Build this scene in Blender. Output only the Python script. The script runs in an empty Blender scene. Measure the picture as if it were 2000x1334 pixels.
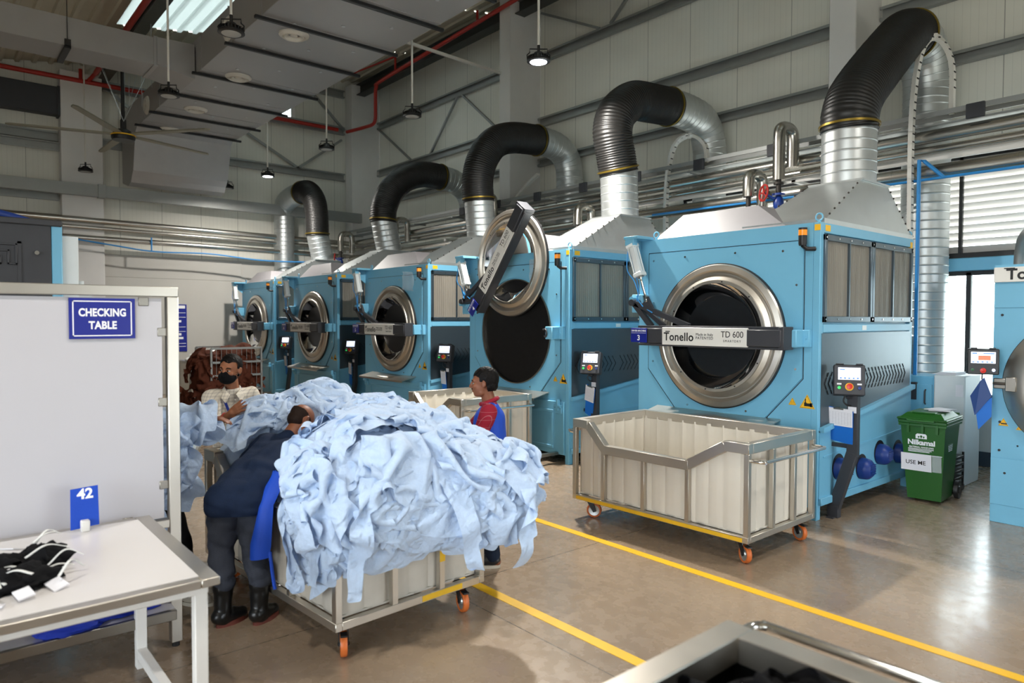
import bpy, bmesh, math, random
import numpy as np
from mathutils import Vector, Matrix, noise

random.seed(7)
RNG = np.random.default_rng(7)
PI = math.pi
SC = bpy.context.scene
COL = SC.collection

# ------------------------------------------------------------------ camera
F_PX, YAW, PITCH, ROLL, CAM_H = 1367.8, 0.87, 0.0318, 0.0018, 2.0
cam_data = bpy.data.cameras.new('camera')
cam = bpy.data.objects.new('camera', cam_data)
COL.objects.link(cam)
_F = Vector((-math.sin(YAW) * math.cos(PITCH), math.cos(YAW) * math.cos(PITCH), -math.sin(PITCH)))
_R = Vector((math.cos(YAW), math.sin(YAW), 0))
_U = _R.cross(_F)
_R2 = _R * math.cos(ROLL) + _U * math.sin(ROLL)
_U2 = _U * math.cos(ROLL) - _R * math.sin(ROLL)
cam.matrix_world = Matrix(((_R2.x, _U2.x, -_F.x, 0), (_R2.y, _U2.y, -_F.y, 0), (_R2.z, _U2.z, -_F.z, CAM_H), (0, 0, 0, 1)))
cam_data.sensor_width = 36.0
cam_data.lens = F_PX / 2000 * 36.0
cam_data.clip_start = 0.05
cam_data.clip_end = 400
cam_data.dof.use_dof = True
cam_data.dof.focus_distance = 7.2
cam_data.dof.aperture_fstop = 1.9
SC.camera = cam

# ------------------------------------------------------------------ world, colour management
SC.view_settings.view_transform = 'Standard'
SC.view_settings.look = 'None'
SC.view_settings.gamma = 1.0
SC.view_settings.use_curve_mapping = False
SC.view_settings.exposure = 0.27
wd = bpy.data.worlds.new('overcast_sky')
SC.world = wd
wd.use_nodes = True
_nt = wd.node_tree
_bg = _nt.nodes['Background']
_tc = _nt.nodes.new('ShaderNodeTexCoord')
_sp = _nt.nodes.new('ShaderNodeSeparateXYZ')
_rmp = _nt.nodes.new('ShaderNodeValToRGB')
_rmp.color_ramp.elements[0].position = 0.46
_rmp.color_ramp.elements[0].color = (0.30, 0.31, 0.28, 1)
_rmp.color_ramp.elements[1].position = 0.53
_rmp.color_ramp.elements[1].color = (0.86, 0.94, 1.0, 1)
_mp = _nt.nodes.new('ShaderNodeMapRange')
_mp.inputs['From Min'].default_value = -1
_nt.links.new(_tc.outputs['Generated'], _sp.inputs[0])
_nt.links.new(_sp.outputs['Z'], _mp.inputs['Value'])
_nt.links.new(_mp.outputs[0], _rmp.inputs[0])
_nt.links.new(_rmp.outputs[0], _bg.inputs['Color'])
_bg.inputs['Strength'].default_value = 8.5

LAMP_POWER = 380.0        # a lit high-bay lamp, W

# ------------------------------------------------------------------ helpers
def lin(c):
    if isinstance(c, str):
        c = c.lstrip('#')
        c = [int(c[i:i + 2], 16) / 255 for i in (0, 2, 4)]
    return tuple(((x / 12.92) if x <= 0.04045 else ((x + 0.055) / 1.055) ** 2.4) for x in c) + (1.0,)

def mat(name, col, rough=0.5, metal=0.0, var=0.06, vscale=6.0, bump=0.0, bscale=60.0, stretch=(1, 1, 1), spec=0.5,
        coat=0.0, emit=None, estr=0.0, trans=0.0, alpha=1.0, sheen=0.0, rvar=0.0, coords='Object'):
    m = bpy.data.materials.new(name)
    m.use_nodes = True
    nt = m.node_tree
    b = nt.nodes['Principled BSDF']
    b.inputs['Roughness'].default_value = rough
    b.inputs['Metallic'].default_value = metal
    b.inputs['Specular IOR Level'].default_value = spec
    b.inputs['Coat Weight'].default_value = coat
    b.inputs['Sheen Weight'].default_value = sheen
    b.inputs['Transmission Weight'].default_value = trans
    b.inputs['Alpha'].default_value = alpha
    c = lin(col)
    tc = nt.nodes.new('ShaderNodeTexCoord')
    mp = nt.nodes.new('ShaderNodeMapping')
    mp.inputs['Scale'].default_value = stretch
    nt.links.new(tc.outputs[coords], mp.inputs[0])
    nz = nt.nodes.new('ShaderNodeTexNoise')
    nz.inputs['Scale'].default_value = vscale
    nz.inputs['Detail'].default_value = 5
    nt.links.new(mp.outputs[0], nz.inputs['Vector'])
    mx = nt.nodes.new('ShaderNodeMix')
    mx.data_type = 'RGBA'
    mx.inputs[6].default_value = tuple(max(0, x * (1 - var * 2)) for x in c[:3]) + (1,)
    mx.inputs[7].default_value = tuple(min(1, x * (1 + var * 2)) for x in c[:3]) + (1,)
    nt.links.new(nz.outputs['Fac'], mx.inputs[0])
    nt.links.new(mx.outputs[2], b.inputs['Base Color'])
    if rvar:
        mr = nt.nodes.new('ShaderNodeMapRange')
        mr.inputs['From Min'].default_value = 0.3
        mr.inputs['From Max'].default_value = 0.7
        mr.inputs['To Min'].default_value = max(0.02, rough - rvar)
        mr.inputs['To Max'].default_value = rough + rvar
        nt.links.new(nz.outputs['Fac'], mr.inputs[0])
        nt.links.new(mr.outputs[0], b.inputs['Roughness'])
    if bump:
        n2 = nt.nodes.new('ShaderNodeTexNoise')
        n2.inputs['Scale'].default_value = bscale
        n2.inputs['Detail'].default_value = 3
        nt.links.new(mp.outputs[0], n2.inputs['Vector'])
        bp = nt.nodes.new('ShaderNodeBump')
        bp.inputs['Strength'].default_value = bump
        bp.inputs['Distance'].default_value = 0.01
        nt.links.new(n2.outputs['Fac'], bp.inputs['Height'])
        nt.links.new(bp.outputs[0], b.inputs['Normal'])
    if emit is not None:
        b.inputs['Emission Color'].default_value = lin(emit)
        b.inputs['Emission Strength'].default_value = estr
    return m

def frame_from(t):
    t = t.normalized()
    a = Vector((0, 0, 1)) if abs(t.z) < 0.9 else Vector((1, 0, 0))
    u = t.cross(a).normalized()
    return u, t.cross(u).normalized()

def catmull(pts, n=12):
    P = [Vector(p) for p in pts]
    P = [P[0] * 2 - P[1]] + P + [P[-1] * 2 - P[-2]]
    out = []
    for i in range(1, len(P) - 2):
        a, b, c, d = P[i - 1], P[i], P[i + 1], P[i + 2]
        for k in range(n):
            t = k / n
            out.append(0.5 * ((2 * b) + (c - a) * t + (2 * a - 5 * b + 4 * c - d) * t * t + (3 * b - a - 3 * c + d) * t ** 3))
    out.append(P[-2].copy())
    return out

def resample(pts, step):
    pts = [Vector(p) for p in pts]
    out = [pts[0].copy()]
    acc = 0.0
    for a, b in zip(pts, pts[1:]):
        L = (b - a).length
        if L < 1e-9:
            continue
        s = step - acc
        while s <= L:
            out.append(a.lerp(b, s / L))
            s += step
        acc = (acc + L) % step
    out.append(pts[-1].copy())
    return out

class MB:
    """collects shapes into one mesh"""
    def __init__(s):
        s.v, s.f, s.M, s.mi, s.cur = [], [], Matrix.Identity(4), {}, None
    def use(s, m):
        """faces added from here on carry this surface"""
        s.cur = m; return s
    def add(s, vs, fs):
        n = len(s.v)
        M = s.M
        if s.cur is not None:
            for k in range(len(s.f), len(s.f) + len(fs)): s.mi[k] = s.cur
        s.v += [tuple(M @ Vector(p)) for p in vs]
        s.f += [tuple(i + n for i in f) for f in fs]
        return s
    def box(s, x0, x1, y0, y1, z0, z1, b=0.0):
        if x0 > x1: x0, x1 = x1, x0
        if y0 > y1: y0, y1 = y1, y0
        if z0 > z1: z0, z1 = z1, z0
        b = min(b, (x1 - x0) * .49, (y1 - y0) * .49, (z1 - z0) * .49)
        if b <= 0:
            vs = [(x, y, z) for x in (x0, x1) for y in (y0, y1) for z in (z0, z1)]
            return s.add(vs, [(0, 1, 3, 2), (4, 6, 7, 5), (0, 4, 5, 1), (2, 3, 7, 6), (0, 2, 6, 4), (1, 5, 7, 3)])
        vs, idx = [], {}
        X, Y, Z = (x0, x1), (y0, y1), (z0, z1)
        for i in (0, 1):
            for j in (0, 1):
                for k in (0, 1):
                    sx, sy, sz = (1, -1)[i] * b, (1, -1)[j] * b, (1, -1)[k] * b
                    for ax in range(3):
                        p = [X[i] + sx, Y[j] + sy, Z[k] + sz]
                        p[ax] = (X[i], Y[j], Z[k])[ax]
                        idx[i, j, k, ax] = len(vs)
                        vs.append(tuple(p))
        fs = []
        for ax in range(3):
            o = [a for a in range(3) if a != ax]
            for side in (0, 1):
                q = []
                for (p, r) in ((0, 0), (1, 0), (1, 1), (0, 1)):
                    c = [0, 0, 0]
                    c[ax] = side; c[o[0]] = p; c[o[1]] = r
                    q.append(idx[c[0], c[1], c[2], ax])
                fs.append(tuple(q))
        for ax in range(3):
            o = [a for a in range(3) if a != ax]
            for p in (0, 1):
                for r in (0, 1):
                    c0 = [0, 0, 0]; c0[o[0]] = p; c0[o[1]] = r
                    c1 = list(c0); c1[ax] = 1
                    fs.append((idx[(*c0, o[0])], idx[(*c1, o[0])], idx[(*c1, o[1])], idx[(*c0, o[1])]))
        for i in (0, 1):
            for j in (0, 1):
                for k in (0, 1):
                    fs.append((idx[i, j, k, 0], idx[i, j, k, 1], idx[i, j, k, 2]))
        return s.add(vs, fs)
    def prism(s, poly, axis, a, b):
        n = len(poly)
        def put(p, t):
            q = list(p); q.insert(axis, t); return tuple(q)
        vs = [put(p, a) for p in poly] + [put(p, b) for p in poly]
        return s.add(vs, [tuple(range(n)), tuple(range(2 * n - 1, n - 1, -1))] + [(i, (i + 1) % n, n + (i + 1) % n, n + i) for i in range(n)])
    def beam(s, p, q, w, h, up=(0, 0, 1), b=0.0):
        p, q = Vector(p), Vector(q)
        t = (q - p); L = t.length; t = t / L
        up = Vector(up)
        if abs(t.dot(up)) > 0.98:
            up = Vector((1, 0, 0))
        u = t.cross(up).normalized(); v = u.cross(t)
        keep = s.M
        s.M = keep @ Matrix(((t.x, u.x, v.x, p.x), (t.y, u.y, v.y, p.y), (t.z, u.z, v.z, p.z), (0, 0, 0, 1)))
        s.box(0, L, -w / 2, w / 2, -h / 2, h / 2, b)
        s.M = keep
        return s
    def tube(s, pts, r, n=12, caps=True):
        pts = [Vector(p) for p in pts]
        R = r if hasattr(r, '__len__') else [r] * len(pts)
        vs, fs = [], []
        u = None
        for i, p in enumerate(pts):
            t = (pts[min(i + 1, len(pts) - 1)] - pts[max(i - 1, 0)])
            if t.length < 1e-9:
                t = Vector((0, 0, 1))
            t.normalize()
            if u is None:
                u, v = frame_from(t)
            else:
                u = (u - t * u.dot(t)).normalized()
                v = t.cross(u)
            for k in range(n):
                a = 2 * PI * k / n
                vs.append(p + (u * math.cos(a) + v * math.sin(a)) * R[i])
        for i in range(len(pts) - 1):
            for k in range(n):
                k2 = (k + 1) % n
                fs.append((i * n + k, i * n + k2, (i + 1) * n + k2, (i + 1) * n + k))
        if caps:
            fs.append(tuple(range(n - 1, -1, -1)))
            fs.append(tuple((len(pts) - 1) * n + k for k in range(n)))
        return s.add(vs, fs)
    def lathe(s, prof, centre, axis=(0, 0, 1), n=32, closed=False):
        """prof: (radius, height along axis)"""
        c, t = Vector(centre), Vector(axis).normalized()
        u, v = frame_from(t)
        vs, fs = [], []
        for (r, h) in prof:
            for k in range(n):
                a = 2 * PI * k / n
                vs.append(c + t * h + (u * math.cos(a) + v * math.sin(a)) * max(r, 1e-5))
        m = len(prof)
        for i in range(m if closed else m - 1):
            i2 = (i + 1) % m
            for k in range(n):
                k2 = (k + 1) % n
                fs.append((i * n + k, i * n + k2, i2 * n + k2, i2 * n + k))
        if not closed:
            if prof[0][0] > 1e-4: fs.append(tuple(range(n - 1, -1, -1)))
            if prof[-1][0] > 1e-4: fs.append(tuple((m - 1) * n + k for k in range(n)))
        return s.add(vs, fs)
    def cyl(s, p, q, r, n=20):
        return s.tube([p, q], r, n)
    def ell(s, c, r, n=20, m=12, rot=None):
        r = r if hasattr(r, '__len__') else (r, r, r)
        vs, fs = [], []
        R = rot.to_3x3() if rot is not None else None
        for i in range(m + 1):
            th = PI * i / m
            for k in range(n):
                ph = 2 * PI * k / n
                q = Vector((r[0] * math.sin(th) * math.cos(ph), r[1] * math.sin(th) * math.sin(ph), r[2] * math.cos(th)))
                if R: q = R @ q
                vs.append(q + Vector(c))
        for i in range(m):
            for k in range(n):
                k2 = (k + 1) % n
                fs.append((i * n + k, (i + 1) * n + k, (i + 1) * n + k2, i * n + k2))
        return s.add(vs, fs)
    def cap(s, p, q, r0, r1, n=16):
        """tapered capsule between two points"""
        p, q = Vector(p), Vector(q)
        t = (q - p).normalized()
        pts, R = [], []
        for i in range(7):
            a = PI / 2 * i / 6
            pts.append(p - t * r0 * math.cos(a)); R.append(max(r0 * math.sin(a), 1e-4))
        for i in range(7):
            a = PI / 2 * i / 6
            pts.append(q + t * r1 * math.sin(a)); R.append(max(r1 * math.cos(a), 1e-4))
        return s.tube(pts, R, n)
    def plate_hole(s, poly_out, c, r, axis, a, b, n=64):
        """plate with a round hole: outer polygon is sampled radially around c"""
        def put(p, t):
            q = list(p); q.insert(axis, t); return tuple(q)
        ang = [2 * PI * k / n for k in range(n)]
        for p in poly_out:
            th = math.atan2(p[1] - c[1], p[0] - c[0]) % (2 * PI)
            k = min(range(n), key=lambda i: abs((ang[i] - th + PI) % (2 * PI) - PI))
            ang[k] = th
        ang = sorted(ang)
        outer = []
        m = len(poly_out)
        for th in ang:
            d = (math.cos(th), math.sin(th)); best = None
            for i in range(m):
                p, q = poly_out[i], poly_out[(i + 1) % m]
                ex, ey = q[0] - p[0], q[1] - p[1]
                den = d[0] * ey - d[1] * ex
                if abs(den) < 1e-9: continue
                t = ((p[0] - c[0]) * ey - (p[1] - c[1]) * ex) / den
                w = ((p[0] - c[0]) * d[1] - (p[1] - c[1]) * d[0]) / den
                if t > 0 and -1e-4 <= w <= 1 + 1e-4 and (best is None or t < best): best = t
            outer.append((c[0] + d[0] * best, c[1] + d[1] * best))
        inner = [(c[0] + r * math.cos(t), c[1] + r * math.sin(t)) for t in ang]
        vs = [put(p, a) for p in outer] + [put(p, a) for p in inner] + [put(p, b) for p in outer] + [put(p, b) for p in inner]
        fs = []
        for i in range(n):
            j = (i + 1) % n
            fs += [(i, j, n + j, n + i), (2 * n + i, 3 * n + i, 3 * n + j, 2 * n + j), (i, 2 * n + i, 2 * n + j, j), (n + i, n + j, 3 * n + j, 3 * n + i)]
        return s.add(vs, fs)

def root_loc(o):
    L = Vector((0, 0, 0))
    while o is not None:
        L += o.location; o = o.parent
    return L

def build(mb, name, m, parent=None, smooth=38, world=False, kind=None, normals=True, loc=None, label=None):
    """link the collected shapes as ONE mesh object"""
    me = bpy.data.meshes.new(name)
    vs = mb.v
    off = root_loc(parent) if (world and parent is not None) else (Vector(loc) if loc is not None else None)
    if off is not None and off.length > 0:
        vs = [(x - off.x, y - off.y, z - off.z) for (x, y, z) in vs]
    me.from_pydata(vs, [], mb.f)
    if normals:
        bm = bmesh.new(); bm.from_mesh(me)
        bmesh.ops.recalc_face_normals(bm, faces=bm.faces[:])
        bm.to_mesh(me); bm.free()
    if smooth:
        me.polygons.foreach_set('use_smooth', [True] * len(me.polygons))
        me.set_sharp_from_angle(angle=math.radians(smooth))
    me.materials.append(m)
    if mb.mi:
        extra = []
        for k, q in mb.mi.items():
            if q not in extra: extra.append(q); me.materials.append(q)
            if k < len(me.polygons): me.polygons[k].material_index = 1 + extra.index(q)
    o = bpy.data.objects.new(name, me)
    COL.objects.link(o)
    if parent is not None: o.parent = parent
    if loc is not None: o.location = loc
    if kind: o['kind'] = kind
    if label: o['label'] = label
    return o

def tag(o, label, cat, group=None):
    o['label'] = label; o['category'] = cat
    if group: o['group'] = group
    return o

def thing(name, label, cat, loc=(0, 0, 0), group=None):
    o = bpy.data.objects.new(name, None)
    o.empty_display_size = 0.2
    COL.objects.link(o)
    o.location = loc
    return tag(o, label, cat, group)

def solo(name, mb, m, label, cat, loc=(0, 0, 0), group=None, smooth=38, kind=None):
    """a thing that is one mesh; shapes given in world coordinates"""
    o = build(mb, name, m, None, smooth, loc=loc)
    if kind: o['kind'] = kind
    return tag(o, label, cat, group)

def struct(name, mb, m, smooth=38):
    return build(mb, name, m, None, smooth, kind='structure')

def dup(root, loc=None, parent=None, label=None):
    c = root.copy(); COL.objects.link(c)
    if parent is not None: c.parent = parent
    if loc is not None: c.location = loc
    if label: c['label'] = label
    for ch in list(root.children): dup(ch, parent=c)
    return c

_txt_cache = {}
def text_shape(body, size, bold=0.0, extrude=0.0006, align='CENTER', spacing=1.0, shear=0.0):
    key = (body, size, bold, align, spacing, extrude, shear)
    if key in _txt_cache: return _txt_cache[key]
    cu = bpy.data.curves.new('lettering_source', 'FONT')
    cu.body = body; cu.size = size; cu.extrude = extrude; cu.offset = bold
    cu.align_x = align; cu.align_y = 'CENTER'; cu.space_character = spacing; cu.shear = shear
    cu.resolution_u = 4
    o = bpy.data.objects.new('lettering_source', cu)
    COL.objects.link(o)
    dg = bpy.context.evaluated_depsgraph_get(); dg.update()
    me = bpy.data.meshes.new_from_object(o.evaluated_get(dg))
    vs = [tuple(v.co) for v in me.vertices]; fs = [tuple(p.vertices) for p in me.polygons]
    bpy.data.objects.remove(o); bpy.data.curves.remove(cu); bpy.data.meshes.remove(me)
    _txt_cache[key] = (vs, fs)
    return vs, fs

FRONT = Matrix(((1, 0, 0), (0, 0, -1), (0, 1, 0))).to_4x4()       # reads along +X, faces -Y
SIDE = Matrix(((0, 0, 1), (1, 0, 0), (0, 1, 0))).to_4x4()         # reads along +Y, faces +X
def write(mb, body, size, pos, face=FRONT, squash=1.0, **kw):
    vs, fs = text_shape(body, size, **kw)
    keep = mb.M
    mb.M = keep @ Matrix.Translation(pos) @ face @ Matrix.Diagonal((squash, 1, 1, 1))
    mb.add(vs, fs)
    mb.M = keep
    return mb

# ------------------------------------------------------------------ materials
def cloth_mat(name, col):
    """thin woven cotton: weave speckle, creases and crumples"""
    m = mat(name, col, 0.85, var=0.05, vscale=45, sheen=0.2, spec=0.2)
    nt = m.node_tree; b = nt.nodes['Principled BSDF']
    tc = nt.nodes.new('ShaderNodeTexCoord'); prev = None
    for sc, st, dist, kind in ((13, .95, .026, 'RIDGED_MULTIFRACTAL'), (38, .6, .010, 'FBM'), (160, .25, .003, 'FBM')):
        n = nt.nodes.new('ShaderNodeTexNoise'); n.noise_type = kind; n.inputs['Scale'].default_value = sc; n.inputs['Detail'].default_value = 3
        n.inputs['Distortion'].default_value = 0.6
        nt.links.new(tc.outputs['Object'], n.inputs['Vector'])
        bp = nt.nodes.new('ShaderNodeBump'); bp.inputs['Strength'].default_value = st; bp.inputs['Distance'].default_value = dist
        nt.links.new(n.outputs['Fac'], bp.inputs['Height'])
        if prev: nt.links.new(prev.outputs[0], bp.inputs['Normal'])
        prev = bp
    nt.links.new(prev.outputs[0], b.inputs['Normal'])
    tl = nt.nodes.new('ShaderNodeBsdfTranslucent'); tl.inputs[0].default_value = lin(col)
    mx = nt.nodes.new('ShaderNodeMixShader'); mx.inputs[0].default_value = 0.15
    out = nt.nodes['Material Output']
    nt.links.new(b.outputs[0], mx.inputs[1]); nt.links.new(tl.outputs[0], mx.inputs[2]); nt.links.new(mx.outputs[0], out.inputs['Surface'])
    return m
M = {}
M['blue'] = mat('blue_powder_coat', '#6FB0CF', 0.42, var=0.03, vscale=2.5, bump=0.06, bscale=260, spec=0.5)
M['blue_dark'] = mat('navy_paint', '#0E2A66', 0.35, var=0.05)
M['steel'] = mat('brushed_stainless', '#C6C0B6', 0.36, 0.95, var=0.03, vscale=5, rvar=0.03)
M['steel_dull'] = mat('dull_stainless', '#948F87', 0.36, 1.0, var=0.04, vscale=5, rvar=0.03)
M['chrome'] = mat('polished_chrome', '#D8D8D6', 0.12, 1.0, var=0.03)
M['galv'] = mat('galvanised_sheet', '#C4C8C8', 0.40, 0.85, var=0.05, vscale=5, rvar=0.03)
M['galv_beam'] = mat('galvanised_channel', '#9A9C9A', 0.45, 0.5, var=0.06, vscale=4, rvar=0.04)
M['duct'] = mat('aluminium_faced_insulation', '#A5A3A2', 0.45, 0.5, var=0.04, vscale=5, bump=0.06, bscale=70, rvar=0.04)
M['rubber'] = mat('black_ribbed_hose', '#1A1918', 0.42, var=0.1, vscale=9, spec=0.5)
M['black'] = mat('black_plastic', '#18181A', 0.45, var=0.06)
M['charcoal'] = mat('charcoal_powder_coat', '#34353A', 0.5, var=0.06, vscale=8, bump=0.08, bscale=240)
M['darkpanel'] = mat('dark_grey_panel', '#56626A', 0.32, 0.7, var=0.04, vscale=3)
M['white_plate'] = mat('white_label_plate', '#DEDCD6', 0.45, var=0.02)
M['white_paint'] = mat('white_paint', '#DEDCD8', 0.5, var=0.03, vscale=3)
M['navy_sign'] = mat('navy_sign_face', '#0F1E86', 0.4, var=0.02)
M['white_ink'] = mat('white_lettering', '#F0F0F4', 0.5, var=0.01)
M['black_ink'] = mat('black_lettering', '#141414', 0.5, var=0.01)
M['yellow'] = mat('yellow_sticker', '#F0B81E', 0.5, var=0.03)
M['orange'] = mat('orange_lens', '#E88A1C', 0.3, var=0.03, emit='#E88A1C', estr=0.15)
M['wheel_orange'] = mat('orange_polyurethane', '#C8662A', 0.45, var=0.08, vscale=20)
M['red'] = mat('red_paint', '#A8251C', 0.4, var=0.08, vscale=5)
M['red_button'] = mat('red_button', '#C8281E', 0.35, var=0.03)
M['green_button'] = mat('green_button', '#2FAE54', 0.3, var=0.03, emit='#2FCB60', estr=0.6)
M['screen'] = mat('lit_screen', '#E8ECF6', 0.3, var=0.02, emit='#DDE6FF', estr=1.1)
M['screen_ui'] = mat('screen_icons', '#4A78C8', 0.3, var=0.02, emit='#4A78C8', estr=0.6)
M['screen_red'] = mat('screen_red_block', '#D8603A', 0.3, var=0.02, emit='#E0603A', estr=0.8)
M['filter'] = mat('lint_filter_mesh', '#8A847A', 0.55, 0.25, var=0.16, vscale=5, bump=0.25, bscale=60, stretch=(1, 1, 0.25))
M['plastic_liner'] = mat('white_plastic_liner', '#CFC9BD', 0.5, var=0.04, vscale=3, spec=0.4)
M['liner_dirty'] = mat('stained_plastic_liner', '#BEB7AB', 0.55, var=0.14, vscale=3.5, spec=0.4)
M['tape'] = mat('yellow_warning_tape', '#DDAE1A', 0.5, var=0.08, vscale=8)
M['shirt'] = cloth_mat('light_blue_chambray', '#C3D7F1')
M['shirt_core'] = mat('light_blue_cloth_depths', '#BDD2EE', 0.9, var=0.06, vscale=12, bump=0.6, bscale=24, spec=0.2)
M['brown_cloth'] = mat('rust_brown_cloth', '#5E3325', 0.9, var=0.1, vscale=20, bump=0.4, bscale=30, spec=0.2)
M['white_cloth'] = mat('white_cloth', '#D9D9D6', 0.9, var=0.05, vscale=15, bump=0.4, bscale=30, spec=0.2)
M['black_cloth'] = mat('black_cloth', '#121214', 0.92, var=0.1, vscale=15, bump=0.5, bscale=25, spec=0.15)
M['navy_cloth'] = mat('dark_navy_shirt_cloth', '#16233A', 0.85, var=0.08, vscale=25, bump=0.3, bscale=160, spec=0.2)
M['grey_trouser'] = mat('dark_grey_trouser_cloth', '#3B3F49', 0.88, var=0.14, vscale=7, bump=0.3, bscale=120, spec=0.2)
M['denim'] = mat('dark_denim', '#1B2536', 0.88, var=0.12, vscale=30, bump=0.2, bscale=150, spec=0.2)
M['royal'] = mat('royal_blue_fabric', '#1746B4', 0.62, var=0.05, vscale=10, bump=0.15, bscale=90, spec=0.35)
M['skin'] = mat('brown_skin', '#7E4C33', 0.5, var=0.06, vscale=12, bump=0.05, bscale=120, spec=0.4)
M['skin_light'] = mat('light_brown_skin', '#955F41', 0.5, var=0.06, vscale=12, bump=0.05, bscale=120, spec=0.4)
M['hair'] = mat('black_hair', '#0C0908', 0.6, var=0.2, vscale=60, bump=0.25, bscale=120, spec=0.15)
M['eye_white'] = mat('eye_white', '#A89E95', 0.35, var=0.01, spec=0.2)
M['boot'] = mat('black_rubber_boot', '#141516', 0.3, var=0.1, vscale=9, spec=0.5)
M['boot_sole'] = mat('reddish_boot_sole', '#6A3024', 0.6, var=0.1)
M['shoe_pale'] = mat('pale_grey_shoe', '#B9B1A2', 0.6, var=0.08)
M['bin_green'] = mat('green_bin_plastic', '#1F5A1C', 0.42, var=0.05, vscale=4, bump=0.04, bscale=120)
M['paper'] = mat('white_paper', '#E2E1E6', 0.7, var=0.02)
M['paper_line'] = mat('printed_grid', '#9A9AA6', 0.7, var=0.02)
M['folder'] = mat('translucent_blue_folder', '#1D6CC8', 0.3, var=0.04, spec=0.5)
M['board'] = mat('white_board_panel', '#BFBDC2', 0.35, var=0.015, vscale=2, spec=0.5)
M['table_top'] = mat('white_laminate', '#D6D2D0', 0.3, var=0.015, vscale=3, spec=0.5)
M['blue_pipe'] = mat('blue_air_line', '#2F86C8', 0.4, var=0.04)
M['valve_blue'] = mat('blue_valve_casting', '#15357F', 0.4, var=0.06)
M['pipe_dark'] = mat('dark_steel_pipe', '#37322E', 0.5, 0.5, var=0.1)
M['cabinet_white'] = mat('pale_cabinet_paint', '#D4DADB', 0.45, var=0.02)
M['shutter_grey'] = mat('dark_grey_shutter', '#3B3C40', 0.55, 0.2, var=0.06)
M['lamp_white'] = mat('white_pole', '#D6D2CA', 0.5, var=0.03)
M['lens_off'] = mat('frosted_lens', '#A9A8A4', 0.35, var=0.02)
M['lens_on'] = mat('lit_lens', '#FFFFFF', 0.35, var=0.0, emit='#F4F2FF', estr=26.0)
M['fan_blade'] = mat('fan_blade', '#8C8878', 0.5, 0.2, var=0.06)
M['diffuser'] = mat('white_diffuser', '#CFCAC0', 0.45, var=0.03)
M['foliage'] = mat('outdoor_foliage', '#7E9A62', 0.8, var=0.3, vscale=6)
M['outdoor_ground'] = mat('pale_outdoor_ground', '#C9C7BE', 0.9, var=0.06)

def glass_mat(name, tint, mixf=0.12, rough=0.02):
    m = bpy.data.materials.new(name); m.use_nodes = True
    nt = m.node_tree; nt.nodes.clear()
    out = nt.nodes.new('ShaderNodeOutputMaterial')
    tr = nt.nodes.new('ShaderNodeBsdfTransparent'); tr.inputs[0].default_value = lin(tint)
    gl = nt.nodes.new('ShaderNodeBsdfGlossy'); gl.inputs['Roughness'].default_value = rough
    fr = nt.nodes.new('ShaderNodeFresnel'); fr.inputs[0].default_value = 1.5
    ad = nt.nodes.new('ShaderNodeMath'); ad.operation = 'ADD'; ad.inputs[1].default_value = mixf
    mx = nt.nodes.new('ShaderNodeMixShader')
    nt.links.new(fr.outputs[0], ad.inputs[0]); nt.links.new(ad.outputs[0], mx.inputs[0])
    nt.links.new(tr.outputs[0], mx.inputs[1]); nt.links.new(gl.outputs[0], mx.inputs[2])
    nt.links.new(mx.outputs[0], out.inputs[0])
    return m
M['glass'] = glass_mat('clear_glass', '#F2F6F6', 0.02)
M['door_glass'] = glass_mat('dryer_door_glass', '#C9CED2', 0.06)
M['clear_film'] = mat('clear_plastic_film', '#E6EEF4', 0.22, var=0.02, alpha=0.28)
M['folder_film'] = glass_mat('blue_plastic_film', '#3C86D8', 0.05, 0.2)

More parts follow.
